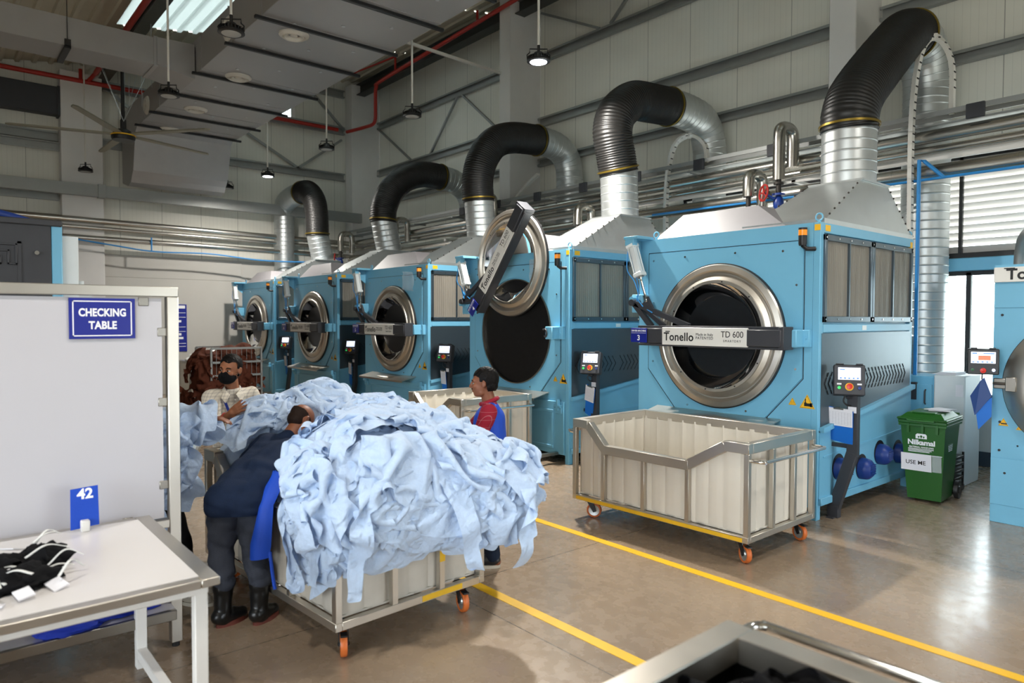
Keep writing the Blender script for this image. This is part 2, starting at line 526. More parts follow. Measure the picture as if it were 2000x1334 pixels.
def floor_mat():
    m = bpy.data.materials.new('polished_concrete'); m.use_nodes = True
    nt = m.node_tree; b = nt.nodes['Principled BSDF']
    tc = nt.nodes.new('ShaderNodeTexCoord')
    n1 = nt.nodes.new('ShaderNodeTexNoise'); n1.inputs['Scale'].default_value = 0.7; n1.inputs['Detail'].default_value = 8
    n2 = nt.nodes.new('ShaderNodeTexNoise'); n2.inputs['Scale'].default_value = 9; n2.inputs['Detail'].default_value = 6
    n3 = nt.nodes.new('ShaderNodeTexNoise'); n3.inputs['Scale'].default_value = 140; n3.inputs['Detail'].default_value = 2
    for n in (n1, n2, n3): nt.links.new(tc.outputs['Object'], n.inputs['Vector'])
    r1 = nt.nodes.new('ShaderNodeValToRGB')
    r1.color_ramp.elements[0].position = 0.32; r1.color_ramp.elements[0].color = lin('#8A7865')
    r1.color_ramp.elements[1].position = 0.68; r1.color_ramp.elements[1].color = lin('#A8927A')
    nt.links.new(n1.outputs['Fac'], r1.inputs[0])
    mx = nt.nodes.new('ShaderNodeMix'); mx.data_type = 'RGBA'; mx.blend_type = 'MULTIPLY'; mx.inputs[0].default_value = 0.2
    r2 = nt.nodes.new('ShaderNodeValToRGB')
    r2.color_ramp.elements[0].position = 0.3; r2.color_ramp.elements[0].color = (0.82, 0.82, 0.82, 1)
    r2.color_ramp.elements[1].position = 0.6
    nt.links.new(n2.outputs['Fac'], r2.inputs[0])
    nt.links.new(r1.outputs[0], mx.inputs[6]); nt.links.new(r2.outputs[0], mx.inputs[7])
    m2 = nt.nodes.new('ShaderNodeMix'); m2.data_type = 'RGBA'; m2.blend_type = 'MULTIPLY'; m2.inputs[0].default_value = 0.18
    nt.links.new(mx.outputs[2], m2.inputs[6]); nt.links.new(n3.outputs['Fac'], m2.inputs[7])
    # saw-cut joints
    sp = nt.nodes.new('ShaderNodeSeparateXYZ'); nt.links.new(tc.outputs['Object'], sp.inputs[0])
    last = None
    for ax, off, step in (('X', 4.25, 3.9), ('Y', -2.93, 3.7)):
        a = nt.nodes.new('ShaderNodeMath'); a.operation = 'ADD'; a.inputs[1].default_value = off + step * 0.5
        nt.links.new(sp.outputs[ax], a.inputs[0])
        w = nt.nodes.new('ShaderNodeMath'); w.operation = 'WRAP'; w.inputs[1].default_value = -step / 2; w.inputs[2].default_value = step / 2
        a.inputs[1].default_value = off
        nt.links.new(a.outputs[0], w.inputs[0])
        ab = nt.nodes.new('ShaderNodeMath'); ab.operation = 'ABSOLUTE'; nt.links.new(w.outputs[0], ab.inputs[0])
        lt = nt.nodes.new('ShaderNodeMath'); lt.operation = 'LESS_THAN'; lt.inputs[1].default_value = 0.0035
        nt.links.new(ab.outputs[0], lt.inputs[0])
        if last is None: last = lt
        else:
            mxx = nt.nodes.new('ShaderNodeMath'); mxx.operation = 'MAXIMUM'
            nt.links.new(last.outputs[0], mxx.inputs[0]); nt.links.new(lt.outputs[0], mxx.inputs[1]); last = mxx
    m3 = nt.nodes.new('ShaderNodeMix'); m3.data_type = 'RGBA'
    m3.inputs[7].default_value = lin('#4A443C')
    nt.links.new(last.outputs[0], m3.inputs[0]); nt.links.new(m2.outputs[2], m3.inputs[6])
    nt.links.new(m3.outputs[2], b.inputs['Base Color'])
    mr = nt.nodes.new('ShaderNodeMapRange'); mr.inputs['From Min'].default_value = 0.3; mr.inputs['From Max'].default_value = 0.7
    mr.inputs['To Min'].default_value = 0.2; mr.inputs['To Max'].default_value = 0.34
    nt.links.new(n2.outputs['Fac'], mr.inputs[0]); nt.links.new(mr.outputs[0], b.inputs['Roughness'])
    b.inputs['Specular IOR Level'].default_value = 0.5
    b.inputs['Coat Weight'].default_value = 0.25; b.inputs['Coat Roughness'].default_value = 0.14
    return m
M['floor'] = floor_mat()

def panel_mat(name, col, axis, pitch, dark=0.55, width=0.006, fine=0.1, var=0.04, rough=0.5):
    """sandwich panel cladding: upright joints every pitch metres, fine ribs between"""
    m = mat(name, col, rough, var=var, vscale=1.6)
    nt = m.node_tree; b = nt.nodes['Principled BSDF']
    src = b.inputs['Base Color'].links[0].from_socket
    tc = nt.nodes.new('ShaderNodeTexCoord'); sp = nt.nodes.new('ShaderNodeSeparateXYZ')
    nt.links.new(tc.outputs['Object'], sp.inputs[0])
    def lines(step, w):
        a = nt.nodes.new('ShaderNodeMath'); a.operation = 'WRAP'; a.inputs[1].default_value = -step / 2; a.inputs[2].default_value = step / 2
        nt.links.new(sp.outputs[axis], a.inputs[0])
        ab = nt.nodes.new('ShaderNodeMath'); ab.operation = 'ABSOLUTE'; nt.links.new(a.outputs[0], ab.inputs[0])
        lt = nt.nodes.new('ShaderNodeMath'); lt.operation = 'LESS_THAN'; lt.inputs[1].default_value = w
        nt.links.new(ab.outputs[0], lt.inputs[0]); return lt
    big, small = lines(pitch, width), lines(fine, 0.004)
    mx = nt.nodes.new('ShaderNodeMix'); mx.data_type = 'RGBA'; mx.blend_type = 'MULTIPLY'
    sc = nt.nodes.new('ShaderNodeMath'); sc.operation = 'MULTIPLY'; sc.inputs[1].default_value = 0.10
    nt.links.new(small.outputs[0], sc.inputs[0])
    mxx = nt.nodes.new('ShaderNodeMath'); mxx.operation = 'MAXIMUM'
    s2 = nt.nodes.new('ShaderNodeMath'); s2.operation = 'MULTIPLY'; s2.inputs[1].default_value = dark
    nt.links.new(big.outputs[0], s2.inputs[0])
    nt.links.new(sc.outputs[0], mxx.inputs[0]); nt.links.new(s2.outputs[0], mxx.inputs[1])
    nt.links.new(mxx.outputs[0], mx.inputs[0]); nt.links.new(src, mx.inputs[6]); mx.inputs[7].default_value = (0.05, 0.05, 0.05, 1)
    nt.links.new(mx.outputs[2], b.inputs['Base Color'])
    return m
M['clad_x'] = panel_mat('wall_cladding_back', '#E2E0D6', 'X', 1.0)
M['clad_y'] = panel_mat('wall_cladding_end', '#DAD8CE', 'Y', 0.98)
M['plaster'] = mat('white_plaster', '#B9B6B0', 0.7, var=0.03, vscale=2, bump=0.05, bscale=40)
M['column'] = mat('painted_concrete_column', '#D9D6D3', 0.7, var=0.03, vscale=3, bump=0.06, bscale=60)
M['roof'] = mat('beige_roof_sheet', '#C4BCA8', 0.55, var=0.05, vscale=3)
def skylight_mat(k=1.0):
    m = bpy.data.materials.new('translucent_skylight'); m.use_nodes = True
    nt = m.node_tree; nt.nodes.clear()
    out = nt.nodes.new('ShaderNodeOutputMaterial')
    tl = nt.nodes.new('ShaderNodeBsdfTranslucent'); tl.inputs[0].default_value = (0.27 * k, 0.285 * k, 0.275 * k, 1)
    df = nt.nodes.new('ShaderNodeBsdfDiffuse'); df.inputs[0].default_value = (0.7, 0.75, 0.73, 1)
    mx = nt.nodes.new('ShaderNodeMixShader'); mx.inputs[0].default_value = 0.4
    nt.links.new(tl.outputs[0], mx.inputs[1]); nt.links.new(df.outputs[0], mx.inputs[2]); nt.links.new(mx.outputs[0], out.inputs[0])
    return m
M['skylight'] = skylight_mat()
M['skylight_bright'] = skylight_mat(1.7)
M['cropped_hair'] = mat('cropped_hair', '#241812', 0.7, var=0.2, vscale=80, bump=0.2, bscale=160, spec=0.15)
# ================================================================== building shell
EX, WY = -20.1, 11.1          # end wall plane, back wall plane
def roof_z(y): return 8.0 + (y - 2.0) * 0.16

b = MB(); b.box(-20.6, 7.0, -9.0, 11.5, -0.2, 0.0); struct('floor', b, M['floor'])

def corrugated(x0, x1, y0, y1, pitch=0.33):
    mb = MB(); pts = []
    y = y0
    while y < y1 - 1e-6:
        for dy, dz in ((0, 0), (pitch * .62, 0), (pitch * .70, -0.055), (pitch * .92, -0.055)):
            if y + dy <= y1: pts.append((y + dy, roof_z(y + dy) + dz + 0.06))
        y += pitch
    pts.append((y1, roof_z(y1) + 0.06))
    n = len(pts)
    vs = [(x0, p[0], p[1]) for p in pts] + [(x1, p[0], p[1]) for p in pts]
    mb.add(vs, [(i, i + 1, n + i + 1, n + i) for i in range(n - 1)])
    vs = [(x0, p[0], p[1] + .03) for p in pts] + [(x1, p[0], p[1] + .03) for p in pts]
    mb.add(vs, [(i, i + 1, n + i + 1, n + i) for i in range(n - 1)])
    return mb
SKYS = [(-17.0, -13.6, 3.3, 8.4), (-8.6, -6.2, 3.6, 9.4), (-2.6, -0.2, 3.6, 9.4)]      # translucent roof lights; the last two unseen, added to brighten the walls
b = MB(); x_ = -20.6
for i, (sx0, sx1, sy0, sy1) in enumerate(SKYS):
    for q in (corrugated(x_, sx0, -9.0, 11.5), corrugated(sx0, sx1, -9.0, sy0), corrugated(sx0, sx1, sy1, 11.5)): b.add(q.v, q.f)
    x_ = sx1
    o = struct('window_%d' % (5 + i), corrugated(sx0, sx1, sy0, sy1), M['skylight_bright' if i == 0 else 'skylight'], smooth=0)
q = corrugated(x_, 7.0, -9.0, 11.5); b.add(q.v, q.f)
struct('ceiling', b, M['roof'], smooth=0)

# back wall: cladding above, plaster below, louvre band and glazed bay on the right
L0, L1 = -8.1, 3.5            # louvre band
b = MB()
b.box(-20.6, 7.0, WY, WY + 0.15, 4.25, 10.0)
b.box(-20.6, L0, WY, WY + 0.15, 2.85, 4.25)
struct('wall_back', b, M['clad_x'], smooth=0)
b = MB()
b.box(-20.6, L0, WY - 0.03, WY + 0.15, 0, 2.85)
b.box(L0, -3.95, WY - 0.03, WY + 0.15, 0, 2.85)
b.box(-3.95, 3.5, WY - 0.03, WY + 0.15, 0, 0.92)
b.box(3.5, 7.0, WY - 0.03, WY + 0.15, 0, 4.25)
struct('wall_back_lower', b, M['plaster'], smooth=0)
b = MB(); b.box(-20.1, 3.5, WY - 0.045, WY - 0.03, 0, 0.2, 0.004); struct('baseboard_back', b, mat('dark_skirting', '#26323C', 0.5))
b = MB(); b.box(-3.95, 3.5, WY - 0.06, WY + 0.12, 2.68, 2.86, 0.01); struct('trim_window_head', b, M['blue'])
b = MB(); b.box(-8.0, 3.5, WY - 0.05, WY + 0.1, 2.85, 2.93, 0.01); struct('trim_louvre_sill', b, M['black'])

# louvre band
b = MB()
nsl = 13
for i in range(nsl):
    z = 2.98 + i * 0.1
    b.M = Matrix.Translation((0, WY + 0.06, z)) @ Matrix.Rotation(math.radians(-52), 4, 'X')
    b.box(L0, L1, -0.055, 0.055, -0.004, 0.004)
b.M = Matrix.Identity(4)
o = struct('window_2', b, mat('pale_louvre_slat', '#D6D2CC', 0.5, var=0.02), smooth=0)
f = MB()
for x in (L0 + .03, -6.2, -3.46, -1.9, 0.5, L1 - .03): f.box(x - .022, x + .022, WY - 0.03, WY + 0.02, 2.9, 4.27)
f.box(L0, L1, WY - .03, WY + .1, 4.22, 4.28)
build(f, 'window_frame', M['black'], o)

# glazed bay
b = MB()
b.box(-3.95, 3.5, WY + 0.02, WY + 0.08, 2.62, 2.68); b.box(-3.95, 3.5, WY + 0.0, WY + 0.1, 0.92, 0.98)
for x in (-3.92, -3.36, -2.3, -1.2, -0.1, 1.0, 2.2, 3.47): b.box(x - .03, x + .03, WY + 0.02, WY + 0.08, 0.95, 2.66)
o = struct('window_1', b, M['black'], smooth=0)
g = MB(); g.box(-3.92, 3.47, WY + 0.045, WY + 0.052, 0.98, 2.62); build(g, 'window_pane', M['glass'], o, smooth=0)

# end wall
b = MB()
b.box(EX - .15, EX, -9.0, 7.5, 3.62, 10.0); b.box(EX - .15, EX, 7.5, 8.58, 3.62, 7.85)
b.box(EX - .15, EX, 7.5, 8.58, 8.6, 10.0); b.box(EX - .15, EX, 8.58, 11.2, 3.62, 10.0)
struct('wall_end', b, M['clad_y'], smooth=0)
b = MB()
b.box(EX - .15, EX + .02, -9.0, 11.2, 0, 3.05); b.box(EX - .15, EX + .02, 3.49, 6.95, 3.05, 3.62, 0.01); b.box(EX - .15, EX + .02, -9, 2.5, 3.05, 3.62)
b.box(EX - .15, EX, 6.95, 11.2, 3.05, 3.62); b.box(EX - .15, EX, 2.5, 3.49, 3.05, 3.62)
struct('wall_end_lower', b, M['plaster'], smooth=0)
b = MB()
b.box(EX - .1, EX - .05, 7.5, 8.58, 7.85, 7.9); b.box(EX - .1, EX - .05, 8.46, 8.58, 7.85, 8.6); b.box(EX - .1, EX - .05, 7.5, 7.55, 7.85, 8.6); b.box(EX - .1, EX - .05, 7.5, 8.58, 8.55, 8.6)
o = struct('window_4', b, M['white_paint'], smooth=0)
g = MB(); g.box(EX - .08, EX - .07, 7.5, 8.5, 7.88, 8.58); build(g, 'window_pane', M['glass'], o, smooth=0)
# walls behind the camera: a wide open bay lets the day in
b = MB(); b.box(-20.6, -4.0, -9.15, -9.0, 0, 8); b.box(-4.0, 7.0, -9.15, -9.0, 5.2, 8)
struct('wall_front', b, M['plaster'], smooth=0)
b = MB(); b.box(7.0, 7.15, -9.15, 4.0, 0, 10); b.box(7.0, 7.15, 4.0, 9.0, 3.4, 10); b.box(7.0, 7.15, 9.0, 11.3, 0, 10)
struct('wall_right', b, M['plaster'], smooth=0)

# columns
for i, (x0, x1, y0, y1, z) in enumerate([(-20.05, -19.62, 10.15, 11.1, 9.15), (-12.52, -12.14, 10.17, 11.1, 9.35), (-4.96, -4.57, 10.25, 11.1, 9.35)]):
    b = MB(); b.box(x0, x1, y0, y1, 0, z, 0.012); struct('trim_column_%s' % ('corner', 'middle', 'right')[i], b, M['column'])
b = MB(); b.box(-20.1, -19.75, 2.62, 3.5, 3.62, 7.92, 0.012); b.box(-20.1, -19.75, 2.62, 3.5, 0, 3.62, 0.012)
struct('trim_column_left', b, M['column'])

# outdoors
b = MB(); b.box(-30, 40, 11.6, 60, -0.4, -0.25)
struct('ground_outside', b, M['outdoor_ground'])
def tree(loc, r, label):
    t = thing('tree', label, 'tree', loc, 'trees outside the window')
    tr = MB(); tr.tube([(0, 0, 0), (0.05, 0, r * 0.8), (0, 0.05, r * 1.6)], [0.14, 0.1, 0.06], 8); build(tr, 'trunk', M['pipe_dark'], t)
    c = MB(); rr = random.Random(int(loc[0] * 10))
    for i in range(420):
        d = Vector((rr.gauss(0, 1), rr.gauss(0, 1), rr.gauss(0, 1))).normalized() * r * rr.uniform(0.55, 1.0)
        p = Vector((d.x, d.y, r * 1.75 + d.z * .85)); s = rr.uniform(.10, .22)
        a = Vector((rr.gauss(0, 1), rr.gauss(0, 1), rr.gauss(0, 1))).normalized(); u, v = frame_from(a)
        c.add([p - u * s, p - v * s * .6, p + u * s, p + v * s * .6], [(0, 1, 2, 3)])
    build(c, 'crown', M['foliage'], t, smooth=0, normals=False)
tree((-1.6, 19.5, -.25), 1.9, 'leafy tree outside the window, nearer the big blue machine')
tree((-4.6, 24.0, -.25), 1.5, 'smaller tree outside, seen at left edge of the window')

# floor paint
for i, (y, x0, x1) in enumerate([(4.655, -13.0, 5.0), (3.16, -9.0, 1.5)]):
    b = MB(); b.box(x0, x1, y - .042, y + .042, 0.0, 0.003); struct('trim_floor_line_%d' % (i + 1), b, M['yellow_line'] if 'yellow_line' in M else M.setdefault('yellow_line', mat('yellow_floor_paint', '#E6B414', 0.38, var=0.06, vscale=4)), smooth=0)

# ------------------------------------------------------------------ steel on the back wall
def purlin(b, p, q, h=0.2, d=0.09, out=(0, -1, 0)):
    """C section rail between two points, web against the wall"""
    o_ = Vector(out)
    p, q = Vector(p), Vector(q)
    b.beam(p + o_ * .01, q + o_ * .01, .012, h)
    for s in (1, -1):
        b.beam(p + o_ * d / 2 + Vector((0, 0, s * h / 2)), q + o_ * d / 2 + Vector((0, 0, s * h / 2)), d, .012)
        b.beam(p + o_ * d + Vector((0, 0, s * (h / 2 - .02))), q + o_ * d + Vector((0, 0, s * (h / 2 - .02))), .01, .04)
bays = [(-19.6, -12.52), (-12.14, -4.96), (-4.57, 6.9)]
bayname = ['bay between corner and middle columns', 'bay between middle and right columns', 'bay right of the right column']
for bi, (x0, x1) in enumerate(bays):
    for zi, z in enumerate((8.0, 6.54, 5.62)):
        b = MB(); purlin(b, (x0 + .02, WY - .02, z), (x1 - .02, WY - .02, z), 0.2 if zi < 2 else .17)
        solo('girt', b, M['galv_beam'], 'galvanised wall girt, %s of three rails in the %s' % (('top', 'middle', 'lowest')[zi], bayname[bi]), 'girt', (x0, WY, z), 'girts on the back wall', smooth=0)
def brace(p, q, where, r=0.03):
    b = MB(); b.beam(p, q, .06, .05)
    solo('diagonal_brace', b, M['galv_beam'], 'thin galvanised diagonal brace ' + where, 'brace', p, 'diagonal wall braces', smooth=0)
y = WY - .1
brace((-19.5, y, 7.9), (-17.6, y, 6.62), 'falling right beside the corner column on back wall')
brace((-16.6, y, 6.62), (-15.3, y, 7.9), 'rising right behind the unlit lamp on back wall')
brace((-15.1, y, 7.9), (-13.5, y, 6.62), 'falling right near the middle column top')
brace((-13.5, y, 6.62), (-12.6, y, 7.3), 'rising to the left side of the middle column')
brace((-12.0, y, 9.0), (-10.2, y, 8.1), 'falling right beside the middle column, top rail')
brace((-9.9, y, 8.1), (-8.6, y, 9.2), 'rising above the top rail, mid bay')

b = MB()
x0, x1, yb, z = -20.0, 6.9, 10.45, 9.0
b.box(x0, x1, yb - .14, yb + .14, z + .14, z + .16); b.box(x0, x1, yb - .14, yb + .14, z - .16, z - .14); b.box(x0, x1, yb - .01, yb + .01, z - .15, z + .15)
solo('eave_beam', b, mat('dark_steel_beam', '#3E403E', 0.5, 0.3), 'dark steel I-beam along the top of back wall', 'beam', (x0, yb, z), smooth=0)
b = MB(); z = 8.0; yb = 3.55
b.box(-20, 6.9, yb - .12, yb + .12, z + .12, z + .14); b.box(-20, 6.9, yb - .12, yb + .12, z - .14, z - .12); b.box(-20, 6.9, yb - .01, yb + .01, z - .13, z + .13)
solo('roof_beam', b, mat('grey_steel_beam', '#55564F', 0.5, 0.3), 'grey roof beam running over the left end-wall column', 'beam', (-20, yb, z), smooth=0)

# end-wall steel
for zi, (z, y0, y1, w) in enumerate([(6.36, 3.55, 10.1, 'middle rail right of left column'), (7.78, 3.55, 10.1, 'upper rail under the small window'), (8.9, 8.6, 10.1, 'topmost short rail by corner column'), (6.36, -2, 2.6, 'rail under the shutter box'), (4.95, -2, 2.6, 'lower rail left of the left column')]):
    b = MB(); purlin(b, (EX + .02, y0, z), (EX + .02, y1, z), .22, .1, (1, 0, 0))
    solo('girt', b, M['galv_beam'], 'galvanised end-wall girt, ' + w, 'girt', (EX, y0, z), 'girts on the end wall', smooth=0)
for p, q, w in [((6.2, 7.7), (8.6, 6.45), 'falling right, below the main air duct'), ((8.6, 6.45), (10.0, 7.5), 'rising right behind an unlit lamp'), ((3.6, 7.75), (5.3, 6.45), 'pale blue, beside the left column'), ((9.0, 8.8), (10.1, 7.8), 'falling right to the corner column')]:
    b = MB(); b.beam((EX + .1, p[0], p[1]), (EX + .1, q[0], q[1]), .05, .07)
    solo('diagonal_brace', b, M['galv_beam'], 'end-wall diagonal brace ' + w, 'brace', (EX, p[0], p[1]), 'diagonal wall braces', smooth=0)

b = MB(); xx = -19.62
b.box(xx, xx + .16, -2.0, 3.35, 4.94, 5.22, .004); b.box(xx, xx + .16, 3.47, 10.4, 4.94, 5.22, .004)
b.box(xx, xx + .2, 3.33, 3.49, 4.92, 5.24, .004)
solo('steel_channel', b, M['galv_beam'], 'deep galvanised channel crossing the whole end wall below the girts', 'channel', (xx, 0, 5.08))

# red sprinkler mains
b = MB(); b.tube([(-19.75, -2.5, 7.72), (-19.75, 9.75, 7.72)], .055, 12); b.tube([(-19.75, 3.2, 7.74), (-19.7, 3.25, 7.8), (-19.3, 3.3, 7.85)], .045, 10)
b.cyl((-19.75, 3.05, 7.74), (-19.75, 3.05, 8.0), .04)
b.tube([(-19.3, 3.3, 7.85), (-12, 3.3, 7.88), (4, 3.3, 7.9)], .06, 12)
solo('sprinkler_pipe', b, M['red'], 'red sprinkler main along the end wall, branching along the roof beam', 'pipe', (-19.75, 3, 7.7))
b = MB()
b.tube(catmull([(-19.45, 9.9, 7.62), (-18.6, 10.02, 7.6), (-18.15, 10.05, 7.6), (-18.02, 10.06, 7.72), (-18.0, 10.06, 8.0), (-18.0, 10.06, 8.4), (-17.95, 10.06, 8.62), (-17.7, 10.06, 8.72), (-15, 10.06, 8.84), (-10, 10.06, 9.05), (-6, 10.06, 9.15)], 8), .05, 12)
b.cyl((-16.9, 10.06, 8.75), (-16.9, 10.06, 9.2), .03); b.cyl((-13.2, 10.06, 8.9), (-13.2, 10.06, 9.2), .03)
b.tube([(-16.9, 10.06, 9.18), (-18.6, 9.7, 9.1)], .025, 8)
solo('sprinkler_pipe', b, M['red'], 'red sprinkler pipe dropping down corner column then rising along back wall', 'pipe', (-18, 10, 8))

# roller shutter box on the end wall, far left
b = MB(); b.box(-20.0, -19.75, -2.0, 2.6, 6.82, 7.48, .01); b.box(-20.05, -19.72, 2.57, 2.62, 6.8, 7.5)
solo('roller_shutter_box', b, M['shutter_grey'], 'dark grey rolled shutter housing high on end wall, far left', 'shutter', (-19.9, 1, 7))
b = MB()
b.box(-19.95, -19.85, -2.0, 2.62, 6.17, 6.19); b.box(-19.95, -19.94, -2.0, 2.62, 6.0, 6.18)
for i in range(46): b.box(-19.945, -19.93, -1.95 + i * .1, -1.9 + i * .1, 6.05, 6.08)
solo('cable_tray', b, M['galv_beam'], 'perforated cable tray on end wall left of the left column', 'cable tray', (-19.9, 0, 6.1), smooth=0)

# pipe runs
def pipe(label, pts, r, m='chrome', n=16, name='pipe', cat='pipe', group=None, collars=0):
    b = MB(); b.tube(pts, r, n)
    if collars:
        P = resample(pts, collars)
        for i in range(1, len(P) - 1):
            t = (P[i + 1] - P[i - 1]).normalized()
            b.cyl(P[i] - t * .012, P[i] + t * .012, r * 1.035, n)
    return solo(name, b, M[m], label, cat, pts[0], group)
g = 'insulated pipes round the walls'
M['clad_pipe'] = mat('aluminium_pipe_cladding', '#C2BEB6', 0.27, 1.0, var=0.02, vscale=3)
pipe('aluminium clad pipe, uppermost of the three pipes on the end wall', [(-19.7, -2, 4.44), (-19.7, 10.3, 4.3)], .075, 'clad_pipe', group=g, collars=1.1)
pipe('thin aluminium pipe, second of the three on the end wall', [(-19.68, -2, 4.26), (-19.68, 10.3, 4.13)], .05, 'clad_pipe', group=g, collars=1.1)
pipe('aluminium clad pipe, lowest of the three on the end wall', [(-19.6, -2, 3.98), (-19.6, 10.2, 3.9)], .065, 'clad_pipe', group=g, collars=1.1)
pipe('fat aluminium clad pipe, upper one under the back-wall cable tray', [(-19.3, 9.98, 4.25), (6.5, 9.98, 4.42)], .085, 'clad_pipe', group=g, collars=1.2)
pipe('thin aluminium clad pipe directly below the upper back-wall pipe', [(-19.3, 10.05, 4.08), (6.5, 10.05, 4.27)], .055, 'clad_pipe', group=g, collars=1.2)
pipe('fattest aluminium clad pipe, lowest on the back wall above the louvres', [(-19.3, 9.92, 3.79), (6.5, 9.92, 3.94)], .1, 'clad_pipe', group=g, collars=1.4)
pipe('slim aluminium pipe low behind the dryers, beneath the fat pipe', [(-19.3, 9.8, 3.52), (-7.9, 9.8, 3.55)], .06, 'clad_pipe', group=g, collars=1.4)
b = MB(); b.box(-19.3, 6.5, 10.11, 10.155, 4.07, 4.19, .004)
for x in (-17.5, -14.5, -11, -8.9, -5.4, -2, 1): b.box(x - .03, x + .03, 10.11, 11.08, 4.07, 4.11); b.box(x - .03, x + .03, 10.03, 10.07, 3.68, 4.0); b.box(x - .03, x + .03, 9.8, 10.07, 3.64, 3.68)
solo('pipe_support', b, M['white_paint'], 'pale painted pipe support rail with brackets above the louvres', 'pipe support', (-12, 10.13, 4.13), smooth=0)
b = MB()
b.box(-19.3, 6.5, 9.86, 9.88, 4.58, 4.64); b.box(-19.3, 6.5, 10.12, 10.14, 4.58, 4.64); b.box(-19.3, 6.5, 9.88, 10.12, 4.47, 4.485)
for x in np.arange(-19.0, 6.0, 1.7): b.box(x, x + .05, 9.8, 10.16, 4.44, 4.47)
o = solo('cable_tray', b, M['galv_beam'], 'long galvanised cable tray on the back wall above the pipes', 'cable tray', (-12, 10.0, 4.5), smooth=0)
for x in np.arange(-13.6, 1, 1.32):
    c = MB(); c.box(x, x + .2, 9.82, 9.86, 4.46, 4.64, .006); build(c, 'junction_box', M['shutter_grey'], o, world=True)

# compressed air line with drops
b = MB(); R = .018
b.tube([(6, 9.78, 3.78), (-3.9, 9.78, 3.78), (-7.8, 9.78, 3.82)], R, 8)
b.tube([(-3.25, 9.78, 3.78), (-3.45, 9.7, 4.0), (-3.5, 9.68, 4.02), (-3.5, 9.68, 1.3)], R * 1.3, 8)
solo('air_line', b, M['blue_pipe'], 'blue air line crossing the louvres and dropping beside the nearest dryer', 'pipe', (-3.5, 10.3, 3.9))
b = MB(); b.tube(catmull([(-19.5, 2.4, 3.95), (-19.5, 3.6, 3.8), (-19.5, 4.6, 3.7), (-19.45, 5.9, 3.72), (-19.4, 7.3, 3.62), (-19.0, 8.8, 3.62)], 8), R, 8); b.cyl((-19.5, 4.5, 3.72), (-19.5, 4.5, 4.05), R)
solo('air_line', b, M['blue_pipe'], 'thin blue air line sagging along the end wall', 'pipe', (-19.5, 4, 3.8))
for x, w in ((-10.0, 'beside the dryer with open door'), (-13.7, 'behind the third dryer from the left')):
    b = MB(); b.tube([(x, 9.7, 3.52), (x + .75, 9.7, 3.52)], R * 1.3, 8); b.tube([(x, 9.7, 3.52), (x, 9.7, 2.0)], R * 1.3, 8)
    solo('air_line', b, M['blue_pipe'], 'short blue air drop ' + w, 'pipe', (x, 10.2, 3.6))

# slotted cable ducts that rise, bend over and drop to each dryer
def cable_duct(pts, label):
    P = resample(catmull(pts, 10), .05)
    b = MB(); w = .045
    for a, c in zip(P, P[1:]): b.beam(a, c + (c - a) * .15, .085, .05, (1, 0, 0))
    c = b.use(M['black_ink'])
    for i, (a, d) in enumerate(zip(P, P[1:])):
        if i < len(P) * .93:
            t = (d - a).normalized(); m_ = (a + d) / 2
            s = .012 if i % 2 else -.012
            u = t.cross(Vector((1, 0, 0))); u = u.normalized() if u.length > .1 else Vector((0, 1, 0))
            c.beam(m_ + Vector((0, 0, 0)) + Vector((s - .022, 0, 0)), m_ + Vector((s + .022, 0, 0)), .056, .014, (0, 0, 1))
    solo('slotted_cable_duct', b, M['lamp_white'], label, 'cable duct', P[0], 'slotted cable ducts', smooth=0)
cable_duct([(-3.62, 9.75, 1.1), (-3.62, 9.75, 3.0), (-3.62, 9.75, 4.6), (-3.55, 9.8, 5.4), (-3.45, 10.0, 5.62), (-3.3, 10.1, 5.3), (-3.28, 10.1, 4.62)], 'perforated white cable duct arching down behind the nearest dryer')
cable_duct([(-7.6, 9.9, 3.0), (-7.6, 9.9, 4.2), (-7.55, 9.95, 4.8), (-7.4, 9.95, 5.05), (-7.15, 10.0, 5.1), (-6.9, 10.0, 4.9), (-6.85, 10.0, 4.62)], 'perforated cable duct arching between the second and third hoses')
cable_duct([(-12.0, 10.0, 3.0), (-12.0, 10.0, 4.3), (-11.9, 10.0, 4.5), (-11.4, 10.0, 4.85), (-11.0, 10.0, 5.05)], 'narrow perforated cable duct behind the dryer with open door')

# ------------------------------------------------------------------ main air duct under the roof
b = MB(); Y0, Y1, Z0, Z1 = 3.95, 6.15, 6.5, 7.12
b.box(-18.3, 2.0, Y0, Y1, Z0, Z1, .006)
prof = [(-18.3, 7.12), (-18.3, 6.5), (-18.45, 6.42), (-18.75, 5.55), (-18.9, 5.42), (-19.0, 5.3), (-19.3, 5.25), (-19.9, 5.4), (-19.9, 7.12)]
n = len(prof)
b.add([(p[0], Y0, p[1]) for p in prof] + [(p[0], Y1, p[1]) for p in prof], [tuple(range(n)), tuple(range(2 * n - 1, n - 1, -1))] + [(i, (i + 1) % n, n + (i + 1) % n, n + i) for i in range(n)])
for x in np.arange(-17.7, 2, 1.45):
    b.box(x - .012, x + .012, Y0 - .012, Y0, Z0, Z1); b.box(x - .012, x + .012, Y0, Y1, Z0 - .008, Z0)
b.use(M['galv'])
for i in range(26):
    x = -18 + i * .42; b.cyl((x, Y0 + .5 + (i % 3) * .6, Z0 - .012), (x, Y0 + .5 + (i % 3) * .6, Z0 + .002), .03, 8)
duct = tag(build(b, 'air_duct', M['duct'], None, loc=(-10, 5, 6.5), smooth=0), 'wide silver rectangular air duct hanging below the roof', 'air duct')
c = MB(); 
for x in (-18.06, -16.74, -14.73 - .4, -13.59, -11.8, -10.47, -9.1, -7.8): c.box(x - .03, x + .03, Y0 - .1, Y1 + .12, Z0 - .05, Z0 - .008)
